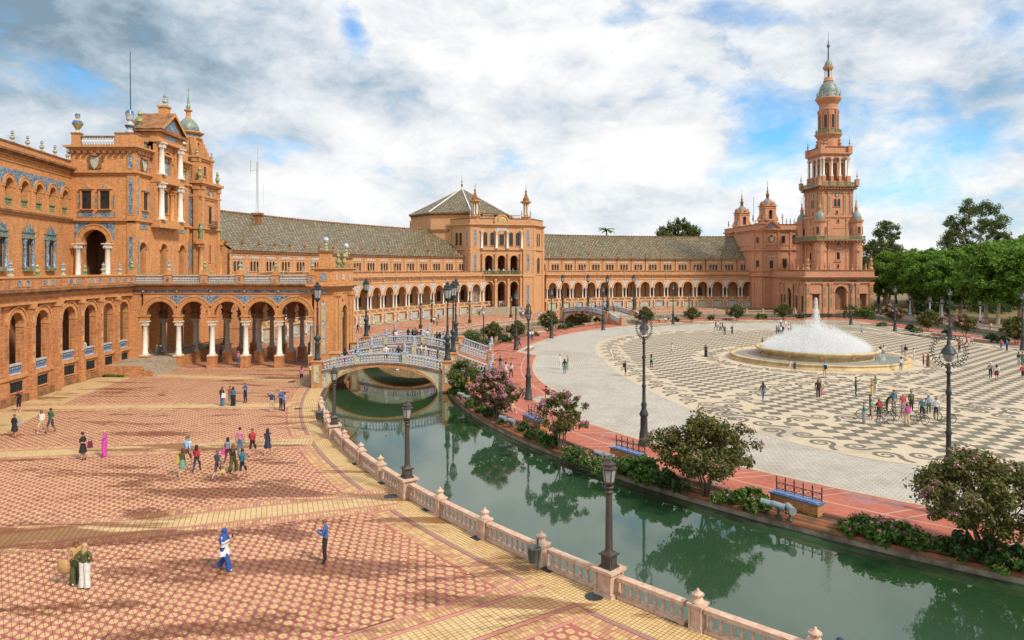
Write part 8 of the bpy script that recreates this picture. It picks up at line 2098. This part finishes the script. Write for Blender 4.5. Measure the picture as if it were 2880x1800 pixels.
ROWS=[
 # foreground court
 (238,1655,'hips',175,1.68,'long','bl','o',2,'w','wide','w','seen from behind with hands on hips in the left foreground'),
 (214,1644,'stand',40,1.70,'long','br','tan',0,'o','wide','w','half hidden behind the blonde woman with hands on hips'),
 (631,1604,'wphone',80,1.66,'hijab','bs','w',2,'bs','tunic','w','with bright blue headscarf walking across the foreground'),
 (914,1584,'phone',-85,1.80,'thin','br','b',2,'k','long','k','standing alone by the wet stain looking at a phone'),
 # middle group walking away
 (527,1313,'walk',170,1.84,'cap','dg','hw',1,'br','shorts','dg','with a dark cap at the left of the walking group'),
 (514,1340,'walk',185,1.62,'bob','rb','o',0,'lg','skirt','w','with red brown bob at the left of the walking group'),
 (553,1329,'walk',178,1.62,'long','k','r',2,'n','long','r','with long black hair walking second from the left'),
 (612,1350,'walk',160,1.72,'short','br','dg',1,'dg','shorts','k','nearest boy of the walking group with a yellow bag'),
 (641,1306,'walk',176,1.64,'bob','k','gr',2,'mr','long','w','partly behind the woman in olive trousers'),
 (656,1328,'walk',182,1.66,'vlong','br','k',0,'o','wide','k','with very long brown hair in the middle of the group'),
 (682,1346,'walk',168,1.68,'short','k','t',1,'k','shorts','k','carrying a jacket at the right front of the group'),
 (675,1282,'stand',178,1.82,'short','k','p',1,'j','long','k','with a pink sweater slung over the back'),
 (710,1284,'walk',176,1.80,'short','br','r',1,'k','shorts','k','carrying a dark jacket in the far row of the group'),
 (753,1280,'walk',182,1.70,'long','k','n',0,'n','dress','w','at the far right of the walking group'),
 # left of the court
 (53,1159,'phone',5,1.76,'cap','r','k',2,'k','shorts','w','with a red cap at the foot of the left wall'),
 (41,1231,'stand',165,1.66,'short','br','k',1,'k','dress','r','with red shoes at the left edge of the court'),
 (116,1218,'walk',8,1.66,'vlong','br','w',2,'be','mini','w','with long curly hair walking beside a man in green'),
 (143,1217,'walk',-5,1.78,'short','k','g',1,'n','shorts','k','walking beside the curly haired woman'),
 (233,1294,'hold',80,1.72,'bun','k','k',1,'k','dress','k','holding a patterned bag and facing the woman in magenta'),
 (294,1285,'hold',-85,1.68,'short','bl','m',1,'m','wide','k','with blonde hair facing the woman in black'),
 # far part of the court
 (625,1142,'stand',160,1.70,'vlong','br','k',2,'j','wide','w','with a white shoulder bag on the far yellow band'),
 (647,1141,'photo',175,1.72,'short','br','r',1,'gr','shorts','w','raising a phone behind the person in teal'),
 (656,1142,'stand',180,1.66,'bob','k','t',1,'k','wide','w','standing with back to the view on the far band'),
 (690,1133,'phone',-20,1.80,'short','br','b',1,'n','long','k','standing alone right of the trio on the far band'),
 (764,1159,'point',-150,1.70,'thin','gh','n',2,'be','long','k','raising one arm near the canal corner of the court'),
 (790,1154,'hold',60,1.72,'thin','gh','b',1,'n','long','k','close beside a woman near the yellow path'),
 (800,1156,'stand',-60,1.60,'bob','k','lb',1,'n','long','k','leaning to the man in blue near the yellow path'),
 (848,1077,'stand',10,1.68,'long','k','p',2,'k','long','k','by the yellow path under the bridge lamp'),
 (873,1066,'stand',60,1.62,'bun','k','be',0,'o','long','k','close to the bridge pedestal lamp'),
 (670,1027,'stand',20,1.74,'thin','gh','p',1,'j','long','k','under the portico beside the third pedestal'),
 (683,1027,'stand',-30,1.62,'bob','br','mr',1,'p','long','w','beside the man in pink under the portico'),
 (622,1015,'walk',170,1.76,'short','br','b',2,'j','long','w','walking under the portico with a blue pack'),
 # far court behind the bridges
 (1006,936,'walk',160,1.66,'long','k','mr',1,'k','long','k','left of the lamp beyond the bridge'),(1014,936,'walk',170,1.72,'short','br','w',1,'gr','shorts','w','beside the lamp beyond the bridge'),
 (1028,937,'walk',175,1.74,'short','br','lb',2,'lb','shorts','w','just right of the lamp beyond the bridge'),(1038,938,'walk',175,1.78,'short','k','k',1,'n','long','k','walking with a child beyond the bridge'),
 (1050,936,'walk',178,1.15,'long','br','p',1,'p','dress','w','a child walking beyond the bridge'),(1053,910,'walk',20,1.70,'long','br','p',1,'be','skirt','w','crossing the far court near the tiled benches'),
 (1171,896,'stand',0,1.76,'short','k','k',1,'j','long','k','before the tiled benches of the long wing'),(1181,897,'stand',-20,1.72,'short','k','w',1,'k','long','w','before the tiled benches beside the one in black'),
 (1200,884,'sit',10,1.70,'long','br','w',1,'p','long','w','seated on a tiled bench of the long wing'),(1208,884,'sit',-10,1.70,'short','k','p',1,'j','long','w','seated on a tiled bench beside a friend'),
 (1220,914,'stand',20,1.72,'short','k','w',1,'k','long','k','beyond the crowded bridge, left one of two'),(1229,917,'stand',0,1.72,'long','br','gr',1,'dg','long','k','beyond the crowded bridge, right one of two'),(1233,901,'walk',60,1.70,'short','k','mr',1,'k','long','k','walking far behind the crowded bridge'),
 (1314,889,'walk',170,1.72,'long','br','w',1,'gr','long','w','left of the pavilion steps'),(1452,887,'stand',160,1.74,'short','br','t',1,'j','long','k','right of the pavilion steps in teal'),(1461,887,'stand',170,1.70,'long','bl','w',1,'j','long','w','right of the pavilion steps in white'),
 (1465,896,'stand',180,1.68,'long','k','n',1,'k','long','k','first of the row at the far canal rail'),(1471,896,'stand',175,1.72,'short','k','w',1,'k','long','k','second of the row at the far canal rail'),(1477,896,'stand',182,1.70,'short','br','k',1,'n','long','k','third of the row at the far canal rail'),(1483,896,'stand',178,1.66,'long','k','w',1,'gr','long','k','last of the row at the far canal rail'),
 (1515,893,'stand',170,1.72,'short','br','lb',1,'w','long','w','left one of a pair at the far rail'),(1521,893,'stand',190,1.66,'long','br','w',1,'j','long','w','right one of a pair at the far rail'),
 # red walk
 (1378,998,'stand',170,1.74,'short','k','k',0,'k','long','k','at the end of the farther bridge stairs'),(1384,978,'stand',60,1.66,'long','bl','w',1,'w','long','w','behind the one in black by the bridge stairs'),
 (1407,1040,'photo',0,1.70,'bun','br','k',0,'j','long','w','with raised arms behind the pink tree'),(1423,1060,'stand',170,1.68,'long','k','w',0,'w','longdress','w','walking behind the pink tree'),(1437,1063,'walk',165,1.68,'long','br','w',1,'k','long','k','carrying a black bag behind the pink tree'),
 (1460,977,'walk',75,1.78,'short','k','n',2,'n','long','k','striding beside the corner lamp'),(1491,957,'stand',20,1.70,'long','k','w',1,'j','long','w','by the low bench, left one of two'),(1497,957,'stand',-20,1.72,'short','k','w',1,'n','long','k','by the low bench, right one of two'),
 (1428,1160,'walk',90,1.74,'short','br','k',2,'k','long','k','hidden in part by the pink tree crown'),(1440,1163,'walk',95,1.68,'long','br','o',2,'be','skirt','w','just right of the pink tree stem'),(1694,921,'stand',10,1.74,'short','k','n',2,'n','long','k','at the foot of the wide bridge steps'),
 (1536,1143,'photo',-80,1.78,'short','k','mr',2,'y','long','w','taking a photo at the edge of the grey road'),
 # square
 (1575,1038,'stand',80,1.76,'thin','br','w',2,'w','long','w','left one of three chatting on the grey road'),(1588,1051,'stand',175,1.66,'long','k','k',1,'t','long','w','with back turned among three on the grey road'),(1597,1039,'stand',-80,1.70,'long','bl','fl',0,'fl','longdress','w','among three chatting on the grey road'),
 (1718,1011,'walk',90,1.70,'cap','be','w',2,'w','long','w','alone near the curved edge of the mosaic'),(1759,1058,'stand',95,1.76,'thin','br','k',1,'k','shorts','k','with a backpack on the scroll border'),(1832,1035,'photo',150,1.66,'long','k','lg',0,'k','long','k','taking a picture left of the tall ring lamp'),
 (1890,1001,'walk',-70,1.74,'short','k','w',2,'be','shorts','w','walking over the dark squares left of the fountain'),(1985,1004,'stand',10,1.70,'long','br','k',1,'k','wide','k','holding a dark coat left of the fountain'),
 (2013,927,'walk',80,1.76,'short','k','k',1,'k','long','k','leftmost of the far group on the road'),(2020,928,'walk',80,1.74,'short','k','w',1,'gr','long','k','second of the far group on the road'),(2026,933,'walk',85,1.70,'long','k','p',1,'k','long','k','third of the far group on the road'),(2032,930,'walk',90,1.74,'short','br','k',1,'n','long','w','last of the far group on the road'),
 (2038,942,'stand',170,1.72,'long','bl','o',2,'k','long','k','alone below the far group'),(2059,941,'hips',20,1.70,'short','br','n',2,'n','long','br','right of the one in olive on the far mosaic'),
 (2184,943,'stand',60,1.74,'short','k','k',1,'k','long','k','leftmost before the left flank of the spray'),(2190,943,'stand',-40,1.74,'short','k','lb',1,'n','long','k','second before the left flank of the spray'),(2196,943,'stand',20,1.68,'long','k','w',1,'j','long','w','third before the left flank of the spray'),(2202,942,'stand',-60,1.70,'long','br','k',1,'k','long','k','fourth before the left flank of the spray'),
 (2196,920,'stand',0,1.74,'short','k','w',1,'n','long','k','far behind the spray on the left'),(2209,924,'walk',0,1.70,'long','bl','w',1,'tan','shorts','w','walking far behind the spray'),(2218,938,'stand',0,1.70,'long','k','w',1,'k','long','k','at the blurred edge of the spray'),(2224,937,'stand',40,1.72,'short','k','gr',1,'k','long','k','right of the one in white at the spray edge'),
 (2144,984,'photo',90,1.74,'short','k','k',1,'j','long','k','photographing the fountain from its left side'),(2423,942,'walk',60,1.74,'short','br','lb',1,'gr','shorts','w','in the drifting spray right of the fountain'),
 (2477,1004,'stand',100,1.66,'long','bl','k',1,'w','long','w','beside a long haired friend right of the fountain'),(2485,1005,'stand',170,1.70,'long','br','w',2,'gr','long','w','seen from behind right of the fountain'),(2546,1006,'stand',200,1.76,'short','k','n',2,'be','shorts','w','with a dark backpack right of the lower basin'),(2537,1006,'hold',60,1.64,'long','br','gr',1,'j','shorts','w','leaning beside the backpack carrier'),
 (2570,1017,'point',80,1.74,'short','k','w',2,'w','long','w','all in white stretching an arm'),(2597,1030,'hug',60,1.68,'long','bl','r',0,'k','long','w','left one of the pair near the ring lamp'),(2610,1033,'stand',-80,1.68,'long','br','br',0,'br','longdress','br','right one of the pair near the ring lamp'),
 (2534,1044,'stand',-30,1.66,'long','k','w',1,'j','long','w','standing by the rim of the lower basin'),(2663,1018,'stand',20,1.74,'short','k','k',1,'n','long','k','left one behind the ring of the lamp'),(2672,1018,'stand',-20,1.70,'short','br','b',1,'k','long','k','right one behind the ring of the lamp'),
 (2786,1064,'walk',150,1.76,'cap','w','gr',2,'k','long','k','walking beside a woman in a dark red skirt'),(2803,1068,'walk',150,1.66,'long','k','w',2,'mr','skirt','k','beside the man in a white cap'),(2865,1030,'stand',20,1.76,'short','k','k',1,'gr','shorts','w','left one of two by the right edge'),(2876,1030,'stand',-10,1.76,'short','br','dg',1,'g','long','w','right one of two by the right edge'),(2877,1070,'walk',170,1.74,'short','br','r',1,'k','shorts','w','cut by the right edge'),
 (2816,987,'walk',170,1.70,'short','br','gr',1,'j','long','w','with a red pack near the right walk'),(2832,987,'stand',200,1.72,'short','k','b',2,'n','long','k','waiting near the right walk'),(2719,975,'walk',90,1.68,'bun','bl','r',0,'r','shorts','w','jogging on the far road'),(2733,975,'walk',-80,1.76,'thin','br','w',1,'gr','shorts','w','running beside the jogger in red'),(2698,990,'stand',10,1.70,'short','k','r',1,'k','long','k','just above the ring of the lamp'),
 (2222,1043,'walk',-70,1.25,'short','br','w',1,'w','long','w','a child climbing on the basin rim'),(2235,1044,'stand',170,1.15,'long','br','n',1,'n','dress','w','a small child at the basin rim'),(2320,1063,'stand',170,1.80,'short','br','lb',1,'be','shorts','w','with a black backpack facing the fountain'),
 (2146,1128,'walk',178,1.72,'vlong','k','dg',1,'j','long','w','with very long hair walking to the fountain'),(2301,1122,'walk',-20,1.78,'long','br','k',2,'k','long','w','striding over the mosaic below the fountain'),(2309,1120,'walk',-15,1.70,'long','bl','be',0,'p','skirt','w','half behind the one in black below the fountain'),(2407,1112,'photo',60,1.74,'short','k','cm',2,'k','long','k','photographing a hugging couple'),
 (2452,1114,'hold',60,1.68,'long','bl','r',0,'y','wide','w','hugging a man in pale green'),(2462,1112,'hug',-70,1.80,'thin','br','lg',1,'w','long','w','hugging the woman in loose trousers'),
 # cyclists
 (2430,1192,'hold',70,1.66,'short','br','t',2,'gr','wide','mr','leftmost of the cycling party'),(2448,1168,'stand',60,1.72,'bob','rb','n',2,'k','long','k','behind the man in pale green of the cycling party'),(2453,1182,'hold',50,1.76,'thin','gh','lg',1,'be','shorts','w','heavy man at the left of the cycling party'),(2472,1180,'stand',170,1.62,'bob','br','k',2,'dg','long','k','with a red backpack among the bicycles'),
 (2494,1160,'lean',70,1.76,'short','k','k',1,'k','long','k','bending over a handlebar in the cycling party'),(2514,1158,'stand',0,1.84,'short','br','t',1,'gr','shorts','k','tallest man standing behind the bicycles'),(2540,1168,'stand',0,1.76,'thin','s','r',1,'gr','shorts','w','bald man in the middle of the cycling party'),(2563,1158,'stand',10,1.76,'bun','br','o',2,'k','long','k','with a long cardigan behind the bicycles'),
 (2551,1196,'stand',175,1.66,'bob','rb','be',2,'be','wide','br','with a purple backpack in front of the bicycles'),(2593,1176,'stand',-40,1.60,'bob','tan','t',1,'k','shorts','k','beside the right hand bicycles'),(2612,1168,'walk',-30,1.70,'long','bl','lb',1,'g','long','w','blonde woman right of the bicycles'),(2633,1180,'stand',-50,1.74,'short','br','w',1,'n','shorts','n','beside the parked yellow bicycle'),
]
for(x,y,pose,face,h,hair,hc,top,slv,leg,lk,shoe,where)in ROWS:
    pp_(x,y,pose,face,h,hair,hc,top,slv,leg,lk,shoe,where,skin='s2' if(x,y)in((143,1217),(2570,1017),(1588,1051))else 's')
# on the bridges
def on_bridge(B,u,v,*a,**k):
    f,dz=B;x,y,_=f(u,v,0);return person((x,y,dz(u)-.05),*a,**k)
b1=lambda x,dd_:(x-1440)/FPX*dd_+19.3
for(x,v,pose,face,top,leg,lk,hair,hc,where)in(
    (971,-1.4,'stand',10,'k','r','skirt','hijab','k','with dark headscarf at the left end of the nearer bridge'),(1003,-1.2,'stand',60,'k','j','long','long','k','second from the left on the nearer bridge'),(1085,-1.0,'stand',180,'w','k','shorts','short','k','in the middle of the nearer bridge'),
    (1121,-1.0,'stand',175,'k','gr','long','short','k','right of the middle on the nearer bridge'),(1131,-1.3,'hug',-90,'br','g','long','bun','br','hugging on the nearer bridge'),(1186,-5.6,'stand',90,'w','gr','long','long','k','left one of a couple at the back rail'),(1197,-5.6,'stand',-90,'w','be','long','long','br','right one of a couple at the back rail'),(1231,-4.6,'stand',-70,'dg','dg','long','thin','br','older man at the right end of the nearer bridge')):
    on_bridge(B1,b1(x,69-v),v,pose,face,1.72,hair,hc,top,1,leg,lk,'k',where)
b2=lambda x,dd_:(x-1440)/FPX*dd_+19.6
B2L=[('w','k','long','br','leftmost on the crowded bridge'),('dg','n','short','k','behind the leftmost on the crowded bridge'),('k','k','long','k','first of the dark clad group on the crowded bridge'),('k','dg','long','br','second of the dark clad group on the crowded bridge'),('dg','k','short','k','tallest of the dark clad group on the crowded bridge'),('mr','be','long','br','at the front rail of the crowded bridge'),('n','k','bob','k','left of the middle post of the crowded bridge'),('w','n','cap','n','at the middle post of the crowded bridge'),
       ('w','gr','short','k','leaning on the crowded bridge right of the post'),('be','w','long','bl','pale dressed at the right part of the crowded bridge'),('br','k','long','br','first of the row at the right end of the crowded bridge'),('k','j','long','k','second of the row at the right end of the crowded bridge'),('w','k','long','k','third of the row at the right end of the crowded bridge'),('gr','n','short','br','last of the row at the right end of the crowded bridge')]
for k,x in enumerate((1114,1109,1148,1161,1168,1173,1184,1190,1202,1217,1229,1237,1246,1253)):
    top,leg,hair,hc,where=B2L[k];v=-1.2-(k*37%20)/10;on_bridge(B2,b2(x,86.8-v),v,('stand','hold','phone')[k%3],180 if k%4 else 20,1.72 if k!=4 else 1.85,hair,hc,top,1,leg,'long','k',where)
for k,(u,v,top,leg,where)in enumerate(((3.0,-2.0,'k','k','left of the crest of the stair bridge'),(4.2,-1.5,'w','j','at the crest of the stair bridge'),(5.6,-2.5,'n','be','right of the crest of the stair bridge'),(6.6,-1.6,'gr','k','near the top of the wide steps'),(8.0,-3.0,'w','w','starting down the wide steps'),(9.2,-2.0,'k','j','in black at the step head'),(9.8,-4.5,'b','k','in blue at the step head'),(10.8,-3.5,'w','n','beside the lamp at the step head'),(11.6,-5.2,'mr','mr','in dark red at the step head'),(12.0,-2.2,'dg','k','in charcoal at the step head'))):
    on_bridge(B3,u,v,('walk','stand','hold')[k%3],(20,160,-60,90)[k%4],1.72,('short','long')[k%2],('k','br')[k%2],top,1,leg,'long','w',where)
# seated and in the building
def at(x,y,z,*a,**k):return person((x,y,z),*a,**k)
at(-42.6,84.6,1.2,'sit',60,1.74,'thin','gh','k',2,'k','long','k','seated right of the first white portico column');at(-43.3,85.0,1.2,'sit',30,1.70,'thin','gh','dg',2,'dg','long','k','seated half behind the first white portico column')
at(-45.55,74.1,2.5,'stand',20,1.72,'long','k','w',2,'k','long','k','standing in an arch of the left wing')
p=Vector(E(79.9,polar(8.6,19.6)[1]));at(8.9,18.9,0,'stand',160,1.78,'cap','n','mr',1,'k','long','k','seen head and shoulders at the bottom edge by the last post');at(10.2,17.95,0,'stand',170,1.74,'short','k','dg',1,'k','long','k','of whom only the hair shows at the bottom edge')
for k,(x,wh)in enumerate(((1872,'left one of the seated trio on the low bench'),(1880,'middle one of the seated trio on the low bench'),(1888,'right one of the seated trio on the low bench'))):p=P3(x,908);at(p.x,p.y,.04,'sit',0,1.70,'long',('k','br','bl')[k],('w','k','p')[k],1,('n','be','j')[k],'long','w',wh)
p=P3(2656,946);at(p.x,p.y,.04,'sit',-60,1.78,'short','k','k',2,'k','long','k','reclining on a low bench on the right')
for k,(u,z,top,wh)in enumerate(((1.2,.9,'w','leftmost seated on the pavilion steps'),(1.9,.9,'r','second seated on the pavilion steps'),(6.6,1.9,'w','climbing the pavilion steps in white'),(7.1,1.9,'lb','climbing the pavilion steps in light blue'),(12.5,1.2,'gr','seated at the right end of the pavilion steps'),(13.4,.9,'k','rightmost seated on the pavilion steps'))):
    q=fF[0](u+1,4.0-z*1.6,0);at(q[0],q[1],z,'sit' if k not in(2,3)else 'walk',0 if k not in(2,3)else 180,1.72,'short' if k%2 else 'long','k',top,1,'j' if k%2 else 'be','long','w',wh)
for k in range(8):q=fF[0](LF/2-4.6+k*1.25,.55,0);at(q[0],q[1],10.22,'stand' if k%3 else 'photo',0,1.70,'long' if k%2 else 'short','k',('w','w','lb','be','w','gr','p','k')[k],1,'k','long','k',f'{("first", "second", "third", "fourth", "fifth", "sixth", "seventh", "last")[k]} from the left on the pavilion balcony')
# ---- bags and phones carried
def carried(name,label,cat,loc,build,mat,rz=0):mb=MB();build(mb);o=mb.build(name,[mat]if not isinstance(mat,list)else mat);o.matrix_basis=Matrix.Translation(loc)@Matrix.Rotation(rz,4,'Z');tag(o,label,cat);return o
def tote(w_,h_):return lambda mb:(mb.cbox(0,0,w_,.14,0,h_,0,taper=.8),mb.tube([(-w_*.3,0,h_),(-w_*.2,0,h_+.28),(w_*.2,0,h_+.28),(w_*.3,0,h_)],.014,5))
def packm(mb):
    mb.cbox(0,.07,.30,.17,0,.42,0,taper=.85);mb.cbox(0,.17,.24,.06,.03,.22,0);
    for s_ in(-1,1):mb.tube([(s_*.10,-.02,.05),(s_*.12,-.10,.22),(s_*.10,-.02,.42)],.018,4)
p=P3(214,1644);carried('straw_bag','big round straw bag on the arm of the woman behind the blonde','bag',(p.x-.36,p.y-.12,.46),lambda mb:(mb.lathe([(.10,0),(.22,.08),(.27,.28),(.20,.48),(.12,.52)],14,sy=.5),mb.tube([(-.12,0,.5),(-.06,0,.82),(.06,0,.82),(.12,0,.5)],.016,5)),cloth('tan'))
p=P3(625,1142);carried('shoulder_bag','white cloth bag on the shoulder of the long haired woman','bag',(p.x+.18,p.y-.12,.72),tote(.36,.42),cloth('w'),R(10))
p=P3(514,1340);carried('shoulder_bag','mustard cloth bag of the woman with red brown bob','bag',(p.x-.27,p.y-.05,.76),tote(.26,.40),cloth('y'),R(70))
p=P3(612,1350);carried('paper_bag','small yellow bag in the hand of the boy in charcoal','bag',(p.x+.30,p.y,.42),tote(.26,.18),cloth('y'),R(20))
p=P3(233,1294);carried('patterned_bag','purple patterned bag held out by the woman in black','bag',(p.x+.46,p.y-.02,.76),tote(.28,.40),cloth('mr'),R(10))
p=P3(41,1231);carried('shoulder_bag','grey bag on the arm of the person with red shoes','bag',(p.x+.32,p.y,.86),tote(.26,.36),cloth('gr'),R(60))
p=P3(641,1306);carried('hand_bag','violet hand bag of the woman in grey of the walking group','bag',(p.x-.28,p.y,.62),tote(.26,.22),cloth('m'),R(10))
for x,y,c,lb,rz in((2472,1180,'r','red backpack worn among the bicycles',170),(2551,1196,'m','purple backpack worn in front of the bicycles',175),(2320,1063,'k','black backpack worn by the man facing the fountain',170),(1759,1058,'k','black backpack on the scroll border',95),(1536,1143,'k','dark backpack of the photographer on the road edge',-80),(2546,1006,'k','dark backpack right of the lower basin',200),(622,1015,'b','blue backpack under the portico',170),(2816,987,'r','red backpack near the right walk',170)):
    p=P3(x,y);a=R(rz);carried('backpack',lb,'backpack',(p.x-.10*math.sin(a),p.y+.10*math.cos(a),1.0),packm,cloth(c),a)
for x,y,rz,z,f_,lb in((631,1604,80,1.34,.36,'phone in the hands of the woman with blue headscarf'),(914,1584,-85,1.36,.38,'phone held by the man in the blue jacket'),(53,1159,5,1.32,.38,'phone held by the person with red cap')):
    p=P3(x,y);a=R(rz);carried('phone',lb,'phone',(p.x+f_*math.sin(a),p.y-f_*math.cos(a),z),lambda mb:mb.box(-.04,.04,-.006,.006,-.02,.13),cloth('k'),a)
p=P3(764,1159);carried('walking_stick','thin walking stick of the man raising one arm','walking stick',(p.x+.28,p.y-.1,0),lambda mb:mb.tube([(0,0,0),(-.05,.02,.88),(-.03,.12,.92)],.012,5),cloth('br'))
# ---- bicycles
def bike_meshes():
    W=MB();n=24;r_=.34
    W.tube([(r_*math.cos(2*math.pi*k/n),0,r_*math.sin(2*math.pi*k/n))for k in range(n+1)],.022,6,0,cap=False)
    RM=MB();RM.tube([(.31*math.cos(2*math.pi*k/n),0,.31*math.sin(2*math.pi*k/n))for k in range(n+1)],.010,4,0,cap=False)
    for k in range(14):a=2*math.pi*k/14;RM.tube([(0,.02*(-1)**k,0),(.31*math.cos(a),0,.31*math.sin(a))],.0035,3,0)
    RM.tube([(0,-.05,0),(0,.05,0)],.025,6,0)
    F_=MB();bb,st,ht,hb=(-.05,0,.28),(-.20,0,.78),(.36,0,.80),(.40,0,.62)
    for a,b_,q in((bb,st,.018),(bb,hb,.024),((-.16,0,.62),(.37,0,.52),.02),(hb,ht,.02),(bb,(-.52,.05,.34),.012),(bb,(-.52,-.05,.34),.012),(st,(-.52,.05,.34),.011),(st,(-.52,-.05,.34),.011),(hb,(.53,.05,.34),.013),(hb,(.53,-.05,.34),.013)):F_.tube([a,b_],q,6)
    F_.tube([(-.05,.0,.28),(-.12,.16,.02)],.012,4)
    S=MB();S.tube([(-.19,0,.74),(-.22,0,.92)],.014,6);S.lathe([(.03,-.03),(.10,0),(.07,.04),(0,.05)],10,(-.24,0,.93),sx=1.35)
    H=MB();H.tube([(.36,0,.80),(.34,0,1.02)],.015,6);H.tube([(.20,-.30,1.04),(.32,-.24,1.05),(.36,0,1.02),(.32,.24,1.05),(.20,.30,1.04)],.013,6)
    C=MB();C.tube([(-.05,-.08,.28),(-.05,.08,.28)],.03,8);C.tube([(-.05,.09,.28),(.05,.09,.14)],.012,4);C.tube([(-.05,-.09,.28),(-.15,-.09,.42)],.012,4);C.box(.01,.09,.09,.17,.13,.15);C.box(-.19,-.11,-.17,-.09,.41,.43)
    RK=MB();RK.box(-.78,-.30,-.07,.07,.72,.74);RK.tube([(-.52,.07,.34),(-.62,.07,.73)],.008,4);RK.tube([(-.52,-.07,.34),(-.62,-.07,.73)],.008,4)
    return dict(tyre=W.mesh('tyre',[cloth('k')]),rim=RM.mesh('rim',[MARBG]),frame=F_,saddle=S.mesh('saddle',[cloth('k')]),handlebar=H.mesh('handlebar',[cloth('k')]),crank=C.mesh('crank',[IRON]),rack=RK.mesh('rack',[IRON]))
BKM=bike_meshes();BFR={c:BKM['frame'].mesh('frame',[plain('bike_paint_'+n_,PC[c],.3,.15,6)])for c,n_ in(('w','white'),('y','yellow'),('k','black'),('dg','charcoal'))}
for x,y,rz,c,lb in((2489,1195,18,'w','white bicycle in front of the cycling party'),(2657,1187,118,'y','yellow bicycle parked alone at the right of the party'),(2584,1195,8,'k','black bicycle right of the purple backpack'),(2527,1183,165,'k','black bicycle behind the white one, under the bald man'),(2500,1171,25,'dg','charcoal bicycle held by the bending man'),(2442,1180,150,'dg','charcoal bicycle behind the leftmost cyclist'),(2482,1160,35,'y','lime flecked bicycle at the back of the party'),(2601,1172,60,'k','black bicycle behind the boy in teal')):
    p=P3(x,y);t_=thing('bicycle',lb,'bicycle',(p.x,p.y,0),R(rz),'bicycles of the cycling party')
    for u in(-.52,.53):
        wo=place(BKM['tyre'],'wheel',t_,(u,0,.362),local=True);place(BKM['rim'],'rim',wo,local=True)
    place(BFR[c],'frame',t_,local=True)
    for nm in('saddle','handlebar','crank','rack'):place(BKM[nm],nm,t_,local=True)
# birds far in the sky and two ducks
DK=MB();DK.lathe([(.0,-.05),(.13,.0),(.16,.07),(.08,.13),(0,.15)],10,sx=1.6);DK.lathe([(.03,.1),(.035,.2),(.05,.26),(.0,.31)],8,(.2,0,0));DK=DK.mesh('duck',[cloth('w')])
for x,y,lb in((1117,1041,'white duck floating under the nearer bridge'),(2607,938,'white duck on the right hand canal')):
    p=P3(x,y,WZ);o=place(DK,'duck',None,(p.x,p.y,WZ));tag(o,lb,'duck')
